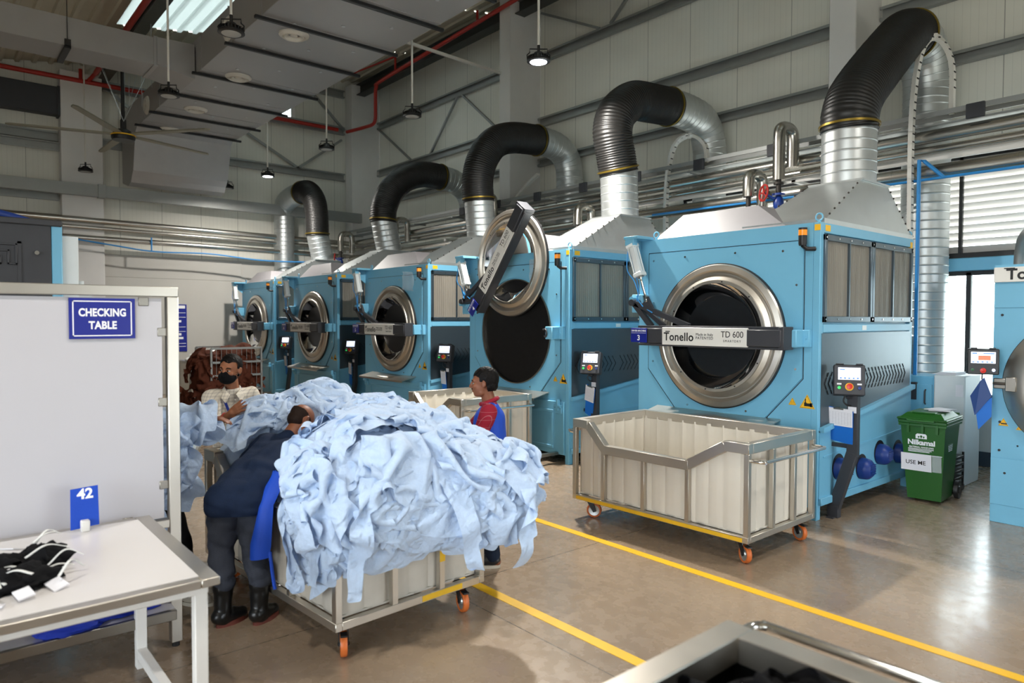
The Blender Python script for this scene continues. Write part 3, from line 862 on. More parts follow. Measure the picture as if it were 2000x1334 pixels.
for x in (-18.06, -16.74, -15.13, -13.59, -11.8, -10.47):
    k = MB(); k.box(x - .03, x + .03, Y0 - .1, Y1 + .12, Z0 - .055, Z0 - .008, .005); build(k, 'hanger_bar', M['black'], duct, world=True)
for i in range(2):
    x = (-9.1, -7.8)[i]; k = MB(); k.box(x - .03, x + .03, Y0 - .1, Y1 + .12, Z0 - .055, Z0 - .008, .005); build(k, 'hanger_bar', M['black'], duct, world=True)
def diffuser(c, ax, r):
    k = MB(); k.lathe([(r * .42, .02), (r * .55, .045), (r * .62, .05), (r * .66, .03), (r * .7, .028), (r * .78, .05), (r * 1.0, .02), (r * 1.02, .0), (r * .4, 0)], c, ax, 28, closed=True)
    k.ell(Vector(c) + Vector(ax) * .02, (r * .25, r * .25, r * .06), 16, 8)
    build(k, 'round_diffuser', M['diffuser'], duct, world=True)
for x in (-10.82, -13.36, -16.0, -18.1): diffuser((x, 4.6, Z0 - .002), (0, 0, -1), .23)
for x in (-17.3, -14.6, -11.9): diffuser((x, Y0 - .002, 6.75), (0, -1, 0), .2)
b = MB(); b.box(-14.55, -13.75, -3.0, Y0 - .02, 6.52, 7.0, .006); b.prism([(3.3, 6.52), (3.93, 6.4), (3.93, 7.02), (3.3, 7.0)], 0, -14.6, -13.7); b.box(-14.57, -13.73, 3.25, 3.32, 6.5, 7.02)
solo('branch_duct', b, M['duct'], 'smaller silver duct joining the main air duct from the left', 'air duct', (-14.1, 2, 6.6), smooth=0)
for y_, w in ((1.9, 'nearer the main duct'), (.2, 'at the left edge of the photo')):
    k = MB(); k.box(-13.745, -13.71, y_, y_ + .09, 6.5, 6.62); k.box(-14.6, -13.71, y_, y_ + .09, 6.47, 6.515); k.cyl((-13.72, y_ + .04, 6.6), (-13.72, y_ + .04, 7.7), .006, 6)
    solo('duct_hanger', k, M['black'], 'black hanger under the smaller branch duct, ' + w, 'hanger', (-13.7, y_, 6.6))
for i, (x, y_) in enumerate([(-17.3, 3.5), (-16.4, 3.4), (-15.4, 3.6), (-16.9, 3.75)]):
    k = MB(); k.cyl((x, y_, 6.6), (x, y_, 7.85), .005, 6)
    solo('hanging_wire', k, M['galv'], 'thin steel wire hanging from the roof by the duct', 'wire', (x, y_, 7), 'hanging wires')

b = MB(); b.beam((-11.0, 6.35, 7.0), (-12.4, 10.1, 7.55), .05, .05)
solo('tie_bar', b, M['lamp_white'], 'pale tie bar from the main duct to the middle column', 'tie bar', (-11, 6.35, 7), smooth=0)
# ceiling fan
t = thing('ceiling_fan', 'large five-bladed ceiling fan beside the main air duct', 'ceiling fan', (-16.0, 3.2, 5.72))
k = MB(); k.cyl((0, 0, .1), (0, 0, 2.1), .035, 12); k.box(-.05, .05, -.05, .05, .1, .3, .01); build(k, 'downrod', M['black'], t)
k = MB(); k.lathe([(.0, -.12), (.2, -.12), (.22, -.08), (.22, -.02), (.18, .04), (.1, .1), (.0, .1)], (0, 0, 0), n=24)
hub = build(k, 'motor_hub', M['black'], t)
k = MB(); k.lathe([(.221, -.035), (.228, -.03), (.228, -.015), (.221, -.01)], (0, 0, 0), n=24, closed=True); build(k, 'hub_band', M['yellow'], hub)
for i in range(5):
    a = math.radians(38 + 72 * i)
    k = MB(); k.M = Matrix.Rotation(a, 4, 'Z')
    k.prism([(.18, -.05), (.5, -.1), (1.9, -.07), (1.98, 0.0), (1.9, .05), (.5, .07), (.18, .05)], 2, -.015, .012)
    build(k, 'blade', M['fan_blade'], t)
for i in range(4):
    a = i * PI / 2 + .4
    k = MB(); k.cyl((.06, 0, .25), (1.0 * math.cos(a), .8 * math.sin(a), 1.9), .004, 6)
    build(k, 'guy_wire', M['galv'], t)

# high-bay lamps
def lamp(x, y, z, lit, label, power=None):
    t = thing('high_bay_lamp', label, 'lamp', (x, y, z), 'high-bay lamps on white poles')
    k = MB(); k.lathe([(.0, .10), (.06, .10), (.075, .07), (.105, .05), (.14, .01), (.155, 0.0), (.158, -.02), (.14, -.028), (.0, -.02)], (0, 0, 0), n=32)
    for i in range(24):
        a = 2 * PI * i / 24; k.beam((.06 * math.cos(a), .06 * math.sin(a), .06), (.15 * math.cos(a), .15 * math.sin(a), .02), .006, .04)
    build(k, 'lamp_housing', M['black'], t)
    k = MB(); k.lathe([(0, -.032), (.11, -.03), (.118, -.024), (.0, -.022)], (0, 0, 0), n=28)
    build(k, 'lens', M['lens_on'] if lit else M['lens_off'], t)
    k = MB(); a = .9
    u = Vector((math.cos(a), math.sin(a), 0))
    k.tube([u * .15 + Vector((0, 0, 0)), u * .155 + Vector((0, 0, .07)), u * .12 + Vector((0, 0, .10)), u * .12 + Vector((0, 0, .15)), -u * .12 + Vector((0, 0, .15)), -u * .12 + Vector((0, 0, .1)), -u * .155 + Vector((0, 0, .07)), -u * .15], .008, 8)
    k.cyl((0, 0, .1), (0, 0, .2), .02, 10); build(k, 'yoke', M['black'], t)
    k = MB(); k.cyl((0, 0, .18), (0, 0, max(.5, roof_z(y) - z)), .017, 10); build(k, 'pole', M['lamp_white'], t)
    if lit:
        ld = bpy.data.lights.new('lamp_light', 'AREA'); ld.shape = 'DISK'; ld.size = .22; ld.energy = power or LAMP_POWER; ld.color = (1.0, 0.955, 0.88); ld.spread = math.radians(165)
        lo = bpy.data.objects.new('lamp_light', ld); COL.objects.link(lo); lo.parent = t; lo.location = (0, 0, -.045)
lamp(-8.83, 2.96, 5.5, False, 'unlit round black lamp in front of the main duct, largest of the unlit ones')
lamp(-11.93, 3.03, 5.5, False, 'unlit black lamp hanging below the branch duct')
lamp(-19.3, 3.05, 5.5, False, 'small unlit lamp in front of the left end-wall column')
lamp(-19.3, 6.33, 5.5, False, 'small unlit lamp at right end of the duct elbow')
lamp(-17.04, 6.55, 5.5, True, 'far lit lamp hanging near the end wall', 200.0)
lamp(-13.55, 6.44, 5.5, False, 'unlit lamp near the corner column')
lamp(-10.4, 6.52, 5.5, False, 'unlit lamp before the upper back wall, left of the lit one')
lamp(-7.1, 6.45, 5.5, True, 'near lit lamp hanging in front of the middle column')
# the same lamp grid goes on over the photographer
lamp(-3.8, 6.45, 5.5, False, 'unlit lamp of the same row, out over the nearest dryer')
lamp(-0.5, 6.45, 5.5, True, 'lit lamp over the blue washing machine, beyond the right of the photo', 75.0)
lamp(-2.2, 3.0, 5.5, True, 'lit lamp high above the near trolley, over the top of the photo', 55.0)
lamp(-2.2, -0.6, 5.5, True, 'lit lamp above and behind the photographer', 75.0)
# ================================================================== tumble dryers
M['cover'] = mat('pale_grey_cover', '#858285', 0.45, var=0.03)
M['drum'] = mat('dark_drum_steel', '#3A3A3C', 0.35, 0.9, var=0.08, vscale=12)
M['drum_edge'] = mat('drum_edge_steel', '#A8A296', 0.3, 1.0, var=0.05)
DX, DY, DW, DD, DH = -3.32, 6.756, 2.26, 2.31, 2.96
PIV = (-1.07, 2.27)

def dryer(k, num, label, front_label, open_=False, silver_cap=True, load=False):
    D = thing('tumble_dryer', label, 'dryer', (DX - 3.48 * k - DW / 2, DY, 0), 'blue industrial tumble dryers in a row')
    W = DW / 2
    # --- cabinet: front plate with round mouth, sides, posts, roof, lower housing
    b = MB()
    b.plate_hole([(-W, .12), (W - .07, .12), (W - .07, DH), (-W, DH)], (0, 1.82), .765, 1, 0, .04, 96)
    b.box(-W, -W + .05, .04, DD, .12, DH - .01, .004)
    b.box(-W + .05, W - .08, DD - .05, DD - .002, .12, DH - .012)
    b.box(-W + .01, W - .008, 0.041, DD - .055, DH - .05, DH - .004)
    b.box(W - .07, W, .0, .08, .0, DH, .004); b.box(W - .07, W, DD - .08, DD, .0, DH, .004)
    b.box(-W, -W + .07, .0, .08, .0, .119, .004); b.box(-W, -W + .07, DD - .08, DD, .0, .119)
    b.box(W - .06, W, .08, DD - .08, 2.86, DH, .004); b.box(W - .06, W + .004, .08, DD - .08, 1.875, 1.955, .004)
    b.box(W - .05, W - .03, .08, DD - .08, .2, 2.86)
    b.box(-W + .05, W - .08, .06, DD - .06, .18, .24)
    # lower housing with sloping top, standing proud of the side
    poly = [(.03, .2), (DD - .02, .2), (DD - .02, 1.2), (.03, .9)]
    b.prism(poly, 0, W - .05, W + .01)
    b.prism([(.03, .88), (DD, 1.18), (DD, 1.23), (.03, .93)], 0, W - .02, W + .05)
    b.prism([(.1, .62), (DD - .1, .72), (DD - .1, .735), (.1, .635)], 0, W, W + .02)
    b.box(W - .02, W + .035, .03, DD - .02, .15, .225, .006)
    build(b, 'cabinet', M['blue'], D)
    # --- raised front panel, its lower corners cut off
    b = MB()
    b.plate_hole([(-.57, .965), (.56, .965), (.965, 1.41), (.965, 2.785), (-.97, 2.785), (-.97, 1.41)], (0, 1.82), .80, 1, -.014, -.002, 96)
    b.use(M['chrome'])
    for (x, z) in ((-.9, 2.7), (-.45, 2.72), (.2, 2.72), (.75, 2.7), (.9, 2.35), (.9, 1.5), (-.9, 1.5), (-.9, 2.2), (.35, 1.02), (-.4, 1.02)):
        b.cyl((x, -.02, z), (x, -.013, z), .012, 10)
    fp = build(b, 'front_panel', M['blue'], D)
    b = MB()   # black strips drawn in as the shadow gap round the panel
    P = [(-.575, .955), (.565, .955), (.975, 1.405), (.975, 2.795), (-.98, 2.795), (-.98, 1.405)]
    for p, q in zip(P, P[1:] + P[:1]): b.beam((p[0], -.002, p[1]), (q[0], -.002, q[1]), .006, .008, (0, 1, 0))
    build(b, 'panel_gasket', M['black'], fp, smooth=0)
    # --- drum behind the mouth
    b = MB()
    b.lathe([(.765, 0.02), (.765, .10), (.74, .12), (.74, 1.75), (.0, 1.78), (.0, 1.8), (.76, 1.8), (.79, .05)], (0, 0, 1.82), (0, 1, 0), 64)
    for i in range(4):
        a = i * PI / 2 + .5
        b.M = Matrix.Translation((0, 0, 1.82)) @ Matrix.Rotation(a, 4, 'Y')
        b.prism([(.62, .0), (.75, -.1), (.75, .1)], 1, .2, 1.7)
    b.M = Matrix.Identity(4)
    dr = build(b, 'drum', M['drum'], D)
    b = MB(); b.lathe([(.762, -.02), (.776, -.02), (.776, .06), (.758, .06)], (0, 0, 1.82), (0, 1, 0), 64, closed=True)
    b.lathe([(.735, .9), (.71, .9), (.71, .97), (.735, .97)], (0, 0, 1.82), (0, 1, 0), 48, closed=True)
    build(b, 'drum_rim', M['drum_edge'], dr)
    # --- door and its carrying bar (turned up about the hinge when open)
    T = Matrix.Identity(4)
    if open_:
        T = Matrix.Translation((PIV[0], 0, PIV[1])) @ Matrix.Rotation(math.radians(-52), 4, 'Y') @ Matrix.Translation((-PIV[0], 0, -PIV[1]))
    def DM():
        m = MB(); m.M = T; return m
    C = (0, -.02, 1.82); ax = (0, -1, 0)
    b = DM()
    b.lathe([(.785, .0), (.79, .03), (.778, .05), (.725, .062), (.712, .055), (.69, .03), (.68, .03), (.665, .05), (.618, .072), (.613, .084), (.582, .086), (.578, .076), (.60, .03), (.64, -.01)], C, ax, 96, closed=True)
    b.use(M['black'])
    for i in range(10):
        a = 2 * PI * i / 10 + .15
        b.cyl((.598 * math.cos(a), -.104, 1.82 + .598 * math.sin(a)), (.598 * math.cos(a), -.111, 1.82 + .598 * math.sin(a)), .008, 8)
    dn = build(b, 'door_ring', M['steel'], D, smooth=14)
    b = DM(); b.lathe([(.782, -.005), (.80, -.005), (.80, .028), (.786, .032)], C, ax, 96, closed=True); build(b, 'door_gasket', M['black'], dn)
    b = DM(); b.lathe([(0.592, .07), (.54, .015), (.43, -.05), (.2, -.095), (.0, -.105)], C, ax, 64)
    b.lathe([(0.592, .064), (.54, .009), (.43, -.056), (.2, -.101), (.0, -.111)], C, ax, 64)
    b.f = [f for f in b.f if len(f) == 4]
    build(b, 'door_glass', M['door_glass'], dn)
    y0, y1 = -.34, -.17
    b = DM()
    b.box(-.87, .95, y0 + .03, y1, 1.715, 1.905, .008)
    b.box(-.87, .95, y0, y0 + .02, 1.70, 1.725, .004); b.box(-.87, .95, y0, y0 + .02, 1.905, 1.93, .004)
    b.box(.56, .93, y0 - .03, y0 + .04, 1.73, 1.90, .008); b.box(-.72, -.515, y0 - .01, y0 + .04, 1.73, 1.90, .008); b.box(.9, .955, y0 - .02, y1, 1.70, 1.93, .006)
    for (x, z) in ((-.8, 1.75), (0, 1.75), (.8, 1.75)): b.cyl((x, -.17, 1.82), (x * .5, -.1, 1.82), .02, 8)
    bar = build(b, 'door_bar', M['charcoal'], D)
    b = DM(); b.box(-.51, .565, y0 - .012, y0 + .012, 1.717, 1.913, .004)
    b.use(M['black_ink']); yy = y0 - .0135
    write(b, 'Tonello', .128, (-.285, yy, 1.805), bold=.0022, spacing=1.05, squash=.95); b.box(-.462, -.40, yy - .001, yy, 1.862, 1.872)
    write(b, 'Made in Italy', .042, (.05, yy, 1.838)); write(b, 'PATENTED', .042, (.05, yy, 1.80), spacing=1.1)
    write(b, 'TD 600', .092, (.385, yy, 1.842), squash=.92); write(b, 'SMARTDRY', .034, (.385, yy, 1.775), spacing=1.3)
    build(b, 'name_plate', M['white_plate'], bar, smooth=20)
    b = DM(); b.box(-.95, -.715, y0 - .03, y0 - .022, 1.735, 1.90, .002)
    b.use(M['white_ink']); write(b, 'DRYER MACHINE', .03, (-.832, y0 - .0312, 1.868), bold=.0006, squash=.92)
    b.box(-.94, -.725, y0 - .0312, y0 - .0308, 1.842, 1.845); write(b, num, .085, (-.832, y0 - .0312, 1.785), bold=.002)
    build(b, 'number_sign', M['navy_sign'], bar, smooth=0)
    b = DM()
    b.beam((PIV[0] + .06, -.25, 2.2), (-.22, -.25, 1.925), .06, .05, (0, 1, 0)); b.beam((PIV[0] + .06, -.25, 2.2), (-.74, -.25, 1.92), .06, .05, (0, 1, 0))
    b.beam((PIV[0] + .06, -.17, 2.2), (-.62, -.17, 1.92), .05, .04, (0, 1, 0)); b.prism([(-.9, 2.13), (-.80, 2.27), (-.68, 2.07)], 1, -.27, -.23)
    b.cyl((PIV[0] + .06, -.30, 2.2), (PIV[0] + .06, -.1, 2.2), .04, 14)
    build(b, 'hinge_arm', M['charcoal'], D)
    b = MB(); b.box(PIV[0] - .05, PIV[0] + .11, -.16, .0, 2.08, 2.3, .01); b.cyl((PIV[0] + .03, -.26, 2.24), (PIV[0] + .03, 0, 2.24), .035, 12)
    build(b, 'hinge_bracket', M['blue'], D)
    b = MB(); b.box(-W - .02, -.93, -.28, .02, 2.955, 2.99, .004); b.prism([(0, 2.96), (-.27, 2.96), (-.27, 2.9), (0, 2.7)], 0, -1.13, -1.11); b.box(-1.13, -1.0, -.28, -.2, 2.88, 2.96, .005)
    build(b, 'cylinder_bracket', M['blue'], D)
    top = Vector((-1.07, -.22, 2.9))
    rod = T @ Vector((-.81, -.25, 2.2))
    d = (rod - top).normalized(); e = top + d * .42
    b = MB(); b.cyl(top + d * .02, e, .048, 16); b.beam(top, top + d * .05, .12, .12, (0, 1, 0), .01); b.beam(e - d * .05, e, .12, .12, (0, 1, 0), .01)
    for sx in (1, -1):
        for sy in (1, -1):
            o_ = d.cross(Vector((0, 1, 0))) * .042 * sx + Vector((0, .042 * sy, 0)); b.cyl(top + o_, e + o_, .009, 8)
    cy = build(b, 'air_cylinder', M['cabinet_white'], D)
    b = MB(); b.cyl(e, rod, .016, 10); b.beam(rod - d * .09, rod, .05, .05, (0, 1, 0), .008); b.cyl(e, e + d * .03, .03, 12); build(b, 'piston_rod', M['chrome'], cy)
    b = MB(); b.tube(catmull([top + Vector((-.03, -.03, -.05)), top + Vector((-.02, -.06, -.3)), e + Vector((-.06, -.04, -.05)), e + Vector((.02, -.06, -.2)), rod + Vector((-.12, -.03, .05)), rod + Vector((-.02, -.05, -.05))], 8), .007, 6)
    b.tube(catmull([top + Vector((-.05, 0, -.1)), e + Vector((-.08, 0, .05)), e + Vector((-.0, -.03, -.15)), rod + Vector((-.14, 0, 0)), rod + Vector((0.1, -.03, -.12))], 8), .007, 6)
    build(b, 'air_hose', M['blue_pipe'], cy)
    # --- latch
    b = MB(); b.box(.86, 1.0, -.2, .0, 1.725, 1.90, .01); b.box(.96, 1.06, -.06, 0, 1.725, 1.9, .006); b.cyl((1.02, -.07, 1.81), (1.02, -.055, 1.81), .012, 10)
    la = build(b, 'latch_block', M['blue'], D)
    b = MB(); b.tube(catmull([(.84, -.215, 1.86), (.9, -.225, 1.86), (.92, -.225, 1.8), (.9, -.225, 1.76), (.87, -.22, 1.77)], 6), .012, 8); build(b, 'latch_hook', M['charcoal'], la)
    # --- warning beacon
    b = MB(); b.lathe([(.0, .0), (.035, .0), (.04, .02), (.04, .1), (.0, .1)], (1.0, -.1, 2.73), n=20); b.tube([(1.0, -.1, 2.735), (1.02, -.06, 2.70), (1.08, -.0, 2.70)], .022, 10)
    be = build(b, 'beacon', M['black'], D)
    b = MB(); b.lathe([(.0, .1), (.041, .1), (.041, .155), (.0, .155)], (1.0, -.1, 2.73), n=20); b.use(M['black']); b.lathe([(.0, .1551), (.042, .1551), (.042, .175), (.0, .178)], (1.0, -.1, 2.73), n=20); build(b, 'beacon_lens', M['orange'], be)
    # --- filter window on the right side
    xs = W
    b = MB()
    z0, z1, ya, yb, ym = 1.975, 2.845, .06, DD - .06, DD / 2
    for a, c in ((ya, ym - .004), (ym + .004, yb)):
        b.box(xs - .03, xs + .022, a, a + .05, z0, z1, .004); b.box(xs - .03, xs + .022, c - .05, c, z0, z1, .004)
        b.box(xs - .03, xs + .022, a, c, z0, z0 + .06, .004); b.box(xs - .03, xs + .022, a, c, z1 - .06, z1, .004)
        m_ = (a + c) / 2; b.box(xs - .02, xs + .02, m_ - .012, m_ + .012, z0, z1)
    b.use(M['chrome'])
    for i in range(9):
        y = ya + .025 + (yb - ya - .05) * i / 8
        for z in (z0 + .03, z1 - .03): b.cyl((xs + .02, y, z), (xs + .027, y, z), .01, 8)
    fw = build(b, 'filter_frame', M['darkpanel'], D)
    for a, c in ((ya + .05, (ya + ym) / 2 - .014), ((ya + ym) / 2 + .01, ym - .054), (ym + .054, (ym + yb) / 2 - .01), ((ym + yb) / 2 + .014, yb - .05)):
        b = MB(); nn = 40
        vs, fs = [], []
        for i in range(nn + 1):
            y = a + (c - a) * i / nn
            for z in (z0 + .06, z1 - .06): vs.append((xs - .006 + .004 * math.sin(i * 1.9) , y, z))
        fs = [(2 * i, 2 * i + 2, 2 * i + 3, 2 * i + 1) for i in range(nn)]
        b.add(vs, fs); build(b, 'filter_screen', M['filter'], fw, smooth=80)
    # --- lower side panel with chevron vents
    b = MB(); b.prism([(.05, .9), (DD - .05, 1.19), (DD - .05, 1.865), (.05, 1.865)], 0, xs - .03, xs + .004)
    b.use(M['black_ink']); xv = xs + .0045
    for i in range(25):
        y = .12 + i * .083; zc = 1.36 + .02 * i / 25; s = -1 if i < 5 else 1
        if 11 <= i <= 11: continue
        for (u0, w0, u1, w1) in ((0, .0, .045, .06), (.05, .067, .08, .11), (0, .0, .045, -.06), (.05, -.067, .08, -.11)):
            b.beam((xv, y - s * u0, zc + w0), (xv, y - s * u1, zc + w1), .003, .012, (1, 0, 0))
    build(b, 'side_panel', M['darkpanel'], D, smooth=0)
    # --- fan caps in the lower housing
    if silver_cap:
        b = MB(); b.lathe([(.0, .05), (.05, .055), (.12, .04), (.13, .0)], (W + .01, 1.2, .45), (1, 0, 0), 28); b.lathe([(.128, .0), (.15, .0), (.15, .02), (.128, .025)], (W + .01, 1.2, .45), (1, 0, 0), 28, closed=True)
        build(b, 'fan_cap', M['steel_dull'], D)
    else:
        for (y, z) in ((.43, .47), (.97, .40), (1.42, .50), (1.92, .45)):
            b = MB(); b.lathe([(.0, .13), (.07, .125), (.105, .09), (.115, .06), (.118, .0)], (W + .01, y, z), (1, 0, 0), 12)
            for i in range(6): b.box(W + .135, W + .143, y - .06, y + .06, z - .05 + i * .02, z - .042 + i * .02)
            mc = build(b, 'motor_cover', M['valve_blue'], D)
            b = MB(); b.lathe([(.0, .003), (.135, .003), (.135, .0), (.0, .0)], (W + .012, y, z + .02), (1, 0, 0), 24); build(b, 'opening', M['black'], mc)
    # --- loading lip and lower front flap
    b = MB()
    b.prism([(-.002, .975), (-.30, .905), (-.30, .875), (-.295, .875), (-.292, .897), (-.002, .962)], 0, -.84, .74)
    b.ell((-.05, -.1, .925), (.36, .16, .035), 24, 10)
    build(b, 'loading_lip', M['steel'], D)
    b = MB()
    b.box(-1.06, 1.06, -.03, .0, .13, .86, .004); b.box(-.86, .86, -.042, -.03, .2, .24, .003); b.box(-.86, .86, -.042, -.03, .70, .74, .003); b.box(-.86, -.82, -.042, -.03, .24, .7, .003); b.box(.82, .86, -.042, -.03, .24, .7, .003)
    fl_ = build(b, 'lower_flap', M['blue'], D)
    for x in (-1.0, .98):
        b = MB(); b.box(x - .06, x + .06, -.06, -.031, .70, .82, .006); b.cyl((x - .06, -.07, .8), (x + .06, -.07, .8), .022, 12); b.box(x - .02, x + .02, -.09, -.035, .74, .9, .006)
        build(b, 'flap_hinge', M['blue'], fl_)
    b = MB(); b.box(-.4, .98, -.4, -.35, .12, .16, .004); b.box(.9, .96, -.36, 0, .12, .16); b.box(-.4, -.34, -.36, 0, .12, .16)
    build(b, 'foot_rail', M['steel_dull'], D)
    # --- warning stickers
    for (x, z, s) in ((.865, 1.17, .085), (1.02, 1.18, .16)):
        b = MB(); b.prism([(x - s / 2, z - s * .42), (x + s / 2, z - s * .42), (x, z + s * .46)], 1, -.0025, -.0005)
        b.use(M['black_ink']); P = [(x - s / 2, z - s * .42), (x + s / 2, z - s * .42), (x, z + s * .46)]
        cx, cz = x, z - s * .12
        Q = [((p[0] - cx) * .86 + cx, (p[1] - cz) * .86 + cz) for p in P]
        for p, q in zip(Q, Q[1:] + Q[:1]): b.beam((p[0], -.003, p[1]), (q[0], -.003, q[1]), .001, s * .035, (0, 1, 0))
        if s > .1:
            b.box(x - .03, x + .045, -.0035, -.0025, z - .045, z - .015); b.box(x + .03, x + .055, -.0035, -.0025, z - .05, z - .01); b.box(x - .022, x - .012, -.0035, -.0025, z - .01, z + .03); b.box(x - .03, x - .004, -.0035, -.0025, z - .016, z - .008)
        else:
            for i in range(3): b.beam((x - .014 + i * .014, -.003, z - .025), (x - .01 + i * .014, -.003, z + .005), .001, .004, (0, 1, 0))
        build(b, 'warning_sticker', M['yellow'], D, smooth=0)
    for q in ((W - .02, W + .003, .1, .2, 2.88, 2.94), (W - .06, W, -.003, -.0005, 2.88, 2.94), (W - .02, W + .003, DD - .1, DD - .04, 2.84, 2.92)):
        b = MB(); b.box(*q); build(b, 'yellow_tag', M['yellow'], D, smooth=0)
    b = MB(); b.box(W + .0, W + .007, .95, 1.05, 1.89, 1.94); build(b, 'rating_plate', M['cabinet_white'], D, smooth=0)
    # --- roof pieces
    b = MB(); vs = [(-.95, .06, DH), (.74, .06, DH), (.74, 1.3, DH), (-.95, 1.3, DH), (-.68, .26, 3.25), (.30, .26, 3.25), (.30, 1.1, 3.25), (-.68, 1.1, 3.25)]
    b.add(vs, [(0, 1, 5, 4), (1, 2, 6, 5), (2, 3, 7, 6), (3, 0, 4, 7), (4, 5, 6, 7), (0, 3, 2, 1)]); build(b, 'top_cover', M['cover'], D, smooth=0)
    b = MB(); H0 = DH + .03
    vs = [(.24, .1, H0), (1.12, .1, H0), (1.12, 2.26, H0), (.24, 2.26, H0), (.42, 1.18, 3.55), (1.0, 1.18, 3.55), (1.0, 1.86, 3.55), (.42, 1.86, 3.55)]
    b.add(vs, [(0, 1, 5, 4), (1, 2, 6, 5), (2, 3, 7, 6), (3, 0, 4, 7), (4, 5, 6, 7), (0, 3, 2, 1)]); b.box(.22, 1.13, .08, 2.28, DH - .003, H0 + .015)
    b.box(.40, 1.02, 1.16, 1.88, 3.54, 3.56)
    b.use(M['pipe_dark'])
    for p, q in ((vs[1], vs[5]), (vs[2], vs[6]), (vs[0], vs[4])):
        for i in range(1, 8):
            c = Vector(p).lerp(Vector(q), i / 8); b.ell(c + Vector((.004, -.01, .004)), .011, 8, 6)
    build(b, 'exhaust_hood', M['galv'], D, smooth=0)
    for (x, y) in ((-.9, .03), (W - .04, .05), (W - .04, DD - .06)):
        b = MB(); R_ = .035; b.tube([(x + R_ * math.cos(a), y, DH + .055 + R_ * math.sin(a)) for a in np.linspace(0, 2 * PI, 17)], .009, 8); b.cyl((x, y, DH - .01), (x, y, DH + .025), .016, 8)
        build(b, 'lifting_eye', M['blue'], D)
    # --- operator post, bent outwards, with its screen box
    b = MB(); yp = .30
    Q = [(1.165, 0.0), (1.165, .10), (1.345, .66), (1.345, 1.27)]
    for i, (p, q) in enumerate(zip(Q, Q[1:])): b.beam((p[0], yp, p[1] - (.0 if i == 0 else .02)), (q[0], yp, q[1] + .02), .11 - .004 * i, .075 - .004 * i, (0, 1, 0), .003)
    b.box(1.13, 1.2, yp - .1, yp + .06, .0, .012); b.box(1.13, 1.33, yp - .02, yp + .02, .72, .76); b.box(1.31, 1.37, yp - .03, yp + .03, .62, .66)
    po = build(b, 'control_post', M['charcoal'], D)
    X = Matrix.Translation((1.32, yp - .06, 1.40)) @ Matrix.Rotation(math.radians(28), 4, 'Z') @ Matrix.Rotation(math.radians(-12), 4, 'X')
    b = MB(); b.M = X; b.box(-.14, .14, -.06, .06, -.15, .15, .008); b.box(-.12, -.05, -.07, .06, .15, .16); b.box(.06, .12, -.07, .06, .15, .16); b.cyl((0, .06, -.1), (0, .02, -.17), .025, 10)
    cb = build(b, 'control_box', M['charcoal'], D)
    b = MB(); b.M = X; b.box(-.10, .10, -.064, -.06, .0, .12); b.use(M['screen_ui'])
    for i in range(5): b.box(-.085 + i * .038, -.068 + i * .038, -.0655, -.064, .008, .022)
    b.box(-.085, -.04, -.0655, -.064, .095, .105)
    build(b, 'screen', M['screen'], cb, smooth=0)
    b = MB(); b.M = X; b.lathe([(.038, 0), (.038, .004), (0, .004)], (.0, -.06, -.07), (0, -1, 0), 20); build(b, 'stop_button_ring', M['yellow'], cb)
    b = MB(); b.M = X; b.lathe([(.016, 0), (.016, .02), (.028, .024), (.028, .038), (0, .042)], (.0, -.06, -.07), (0, -1, 0), 20); build(b, 'stop_button', M['red_button'], cb)
    b = MB(); b.M = X; b.lathe([(.016, 0), (.015, .012), (0, .014)], (-.09, -.06, -.08), (0, -1, 0), 16); build(b, 'start_button', M['green_button'], cb)
    b = MB(); b.M = X; b.lathe([(.016, 0), (.015, .012), (0, .014)], (.09, -.06, -.08), (0, -1, 0), 16); build(b, 'reset_button', M['valve_blue'], cb)
    b = MB(); b.M = X; b.box(-.11, -.07, -.062, -.06, -.05, -.035); b.box(.07, .11, -.062, -.06, -.05, -.035); b.M = Matrix.Identity(4); b.box(1.31, 1.39, yp - .046, yp - .042, 1.08, 1.14); build(b, 'small_labels', M['paper'], cb, smooth=0)
    b = MB(); b.tube(catmull([(1.30, yp - .08, 1.26), (1.29, yp - .1, 1.2), (1.31, yp - .08, 1.16), (1.34, yp - .05, 1.15)], 6), .008, 6); build(b, 'cable', M['black'], cb)
    if load:
        pass
    return D

dryer(0, '3', 'nearest blue dryer at right, numbered 3, door shut and steel trolley before it', '', silver_cap=False)
dryer(1, '4', 'blue dryer numbered 4 with its round door swung up open', '', open_=True)
dryer(2, '5', 'blue dryer numbered 5, middle of the row, just left of the open one', '')
dryer(3, '6', 'blue dryer numbered 6, second from the far end of the row', '')
dryer(4, '7', 'farthest blue dryer, numbered 7, at the white end wall', '', load=True)

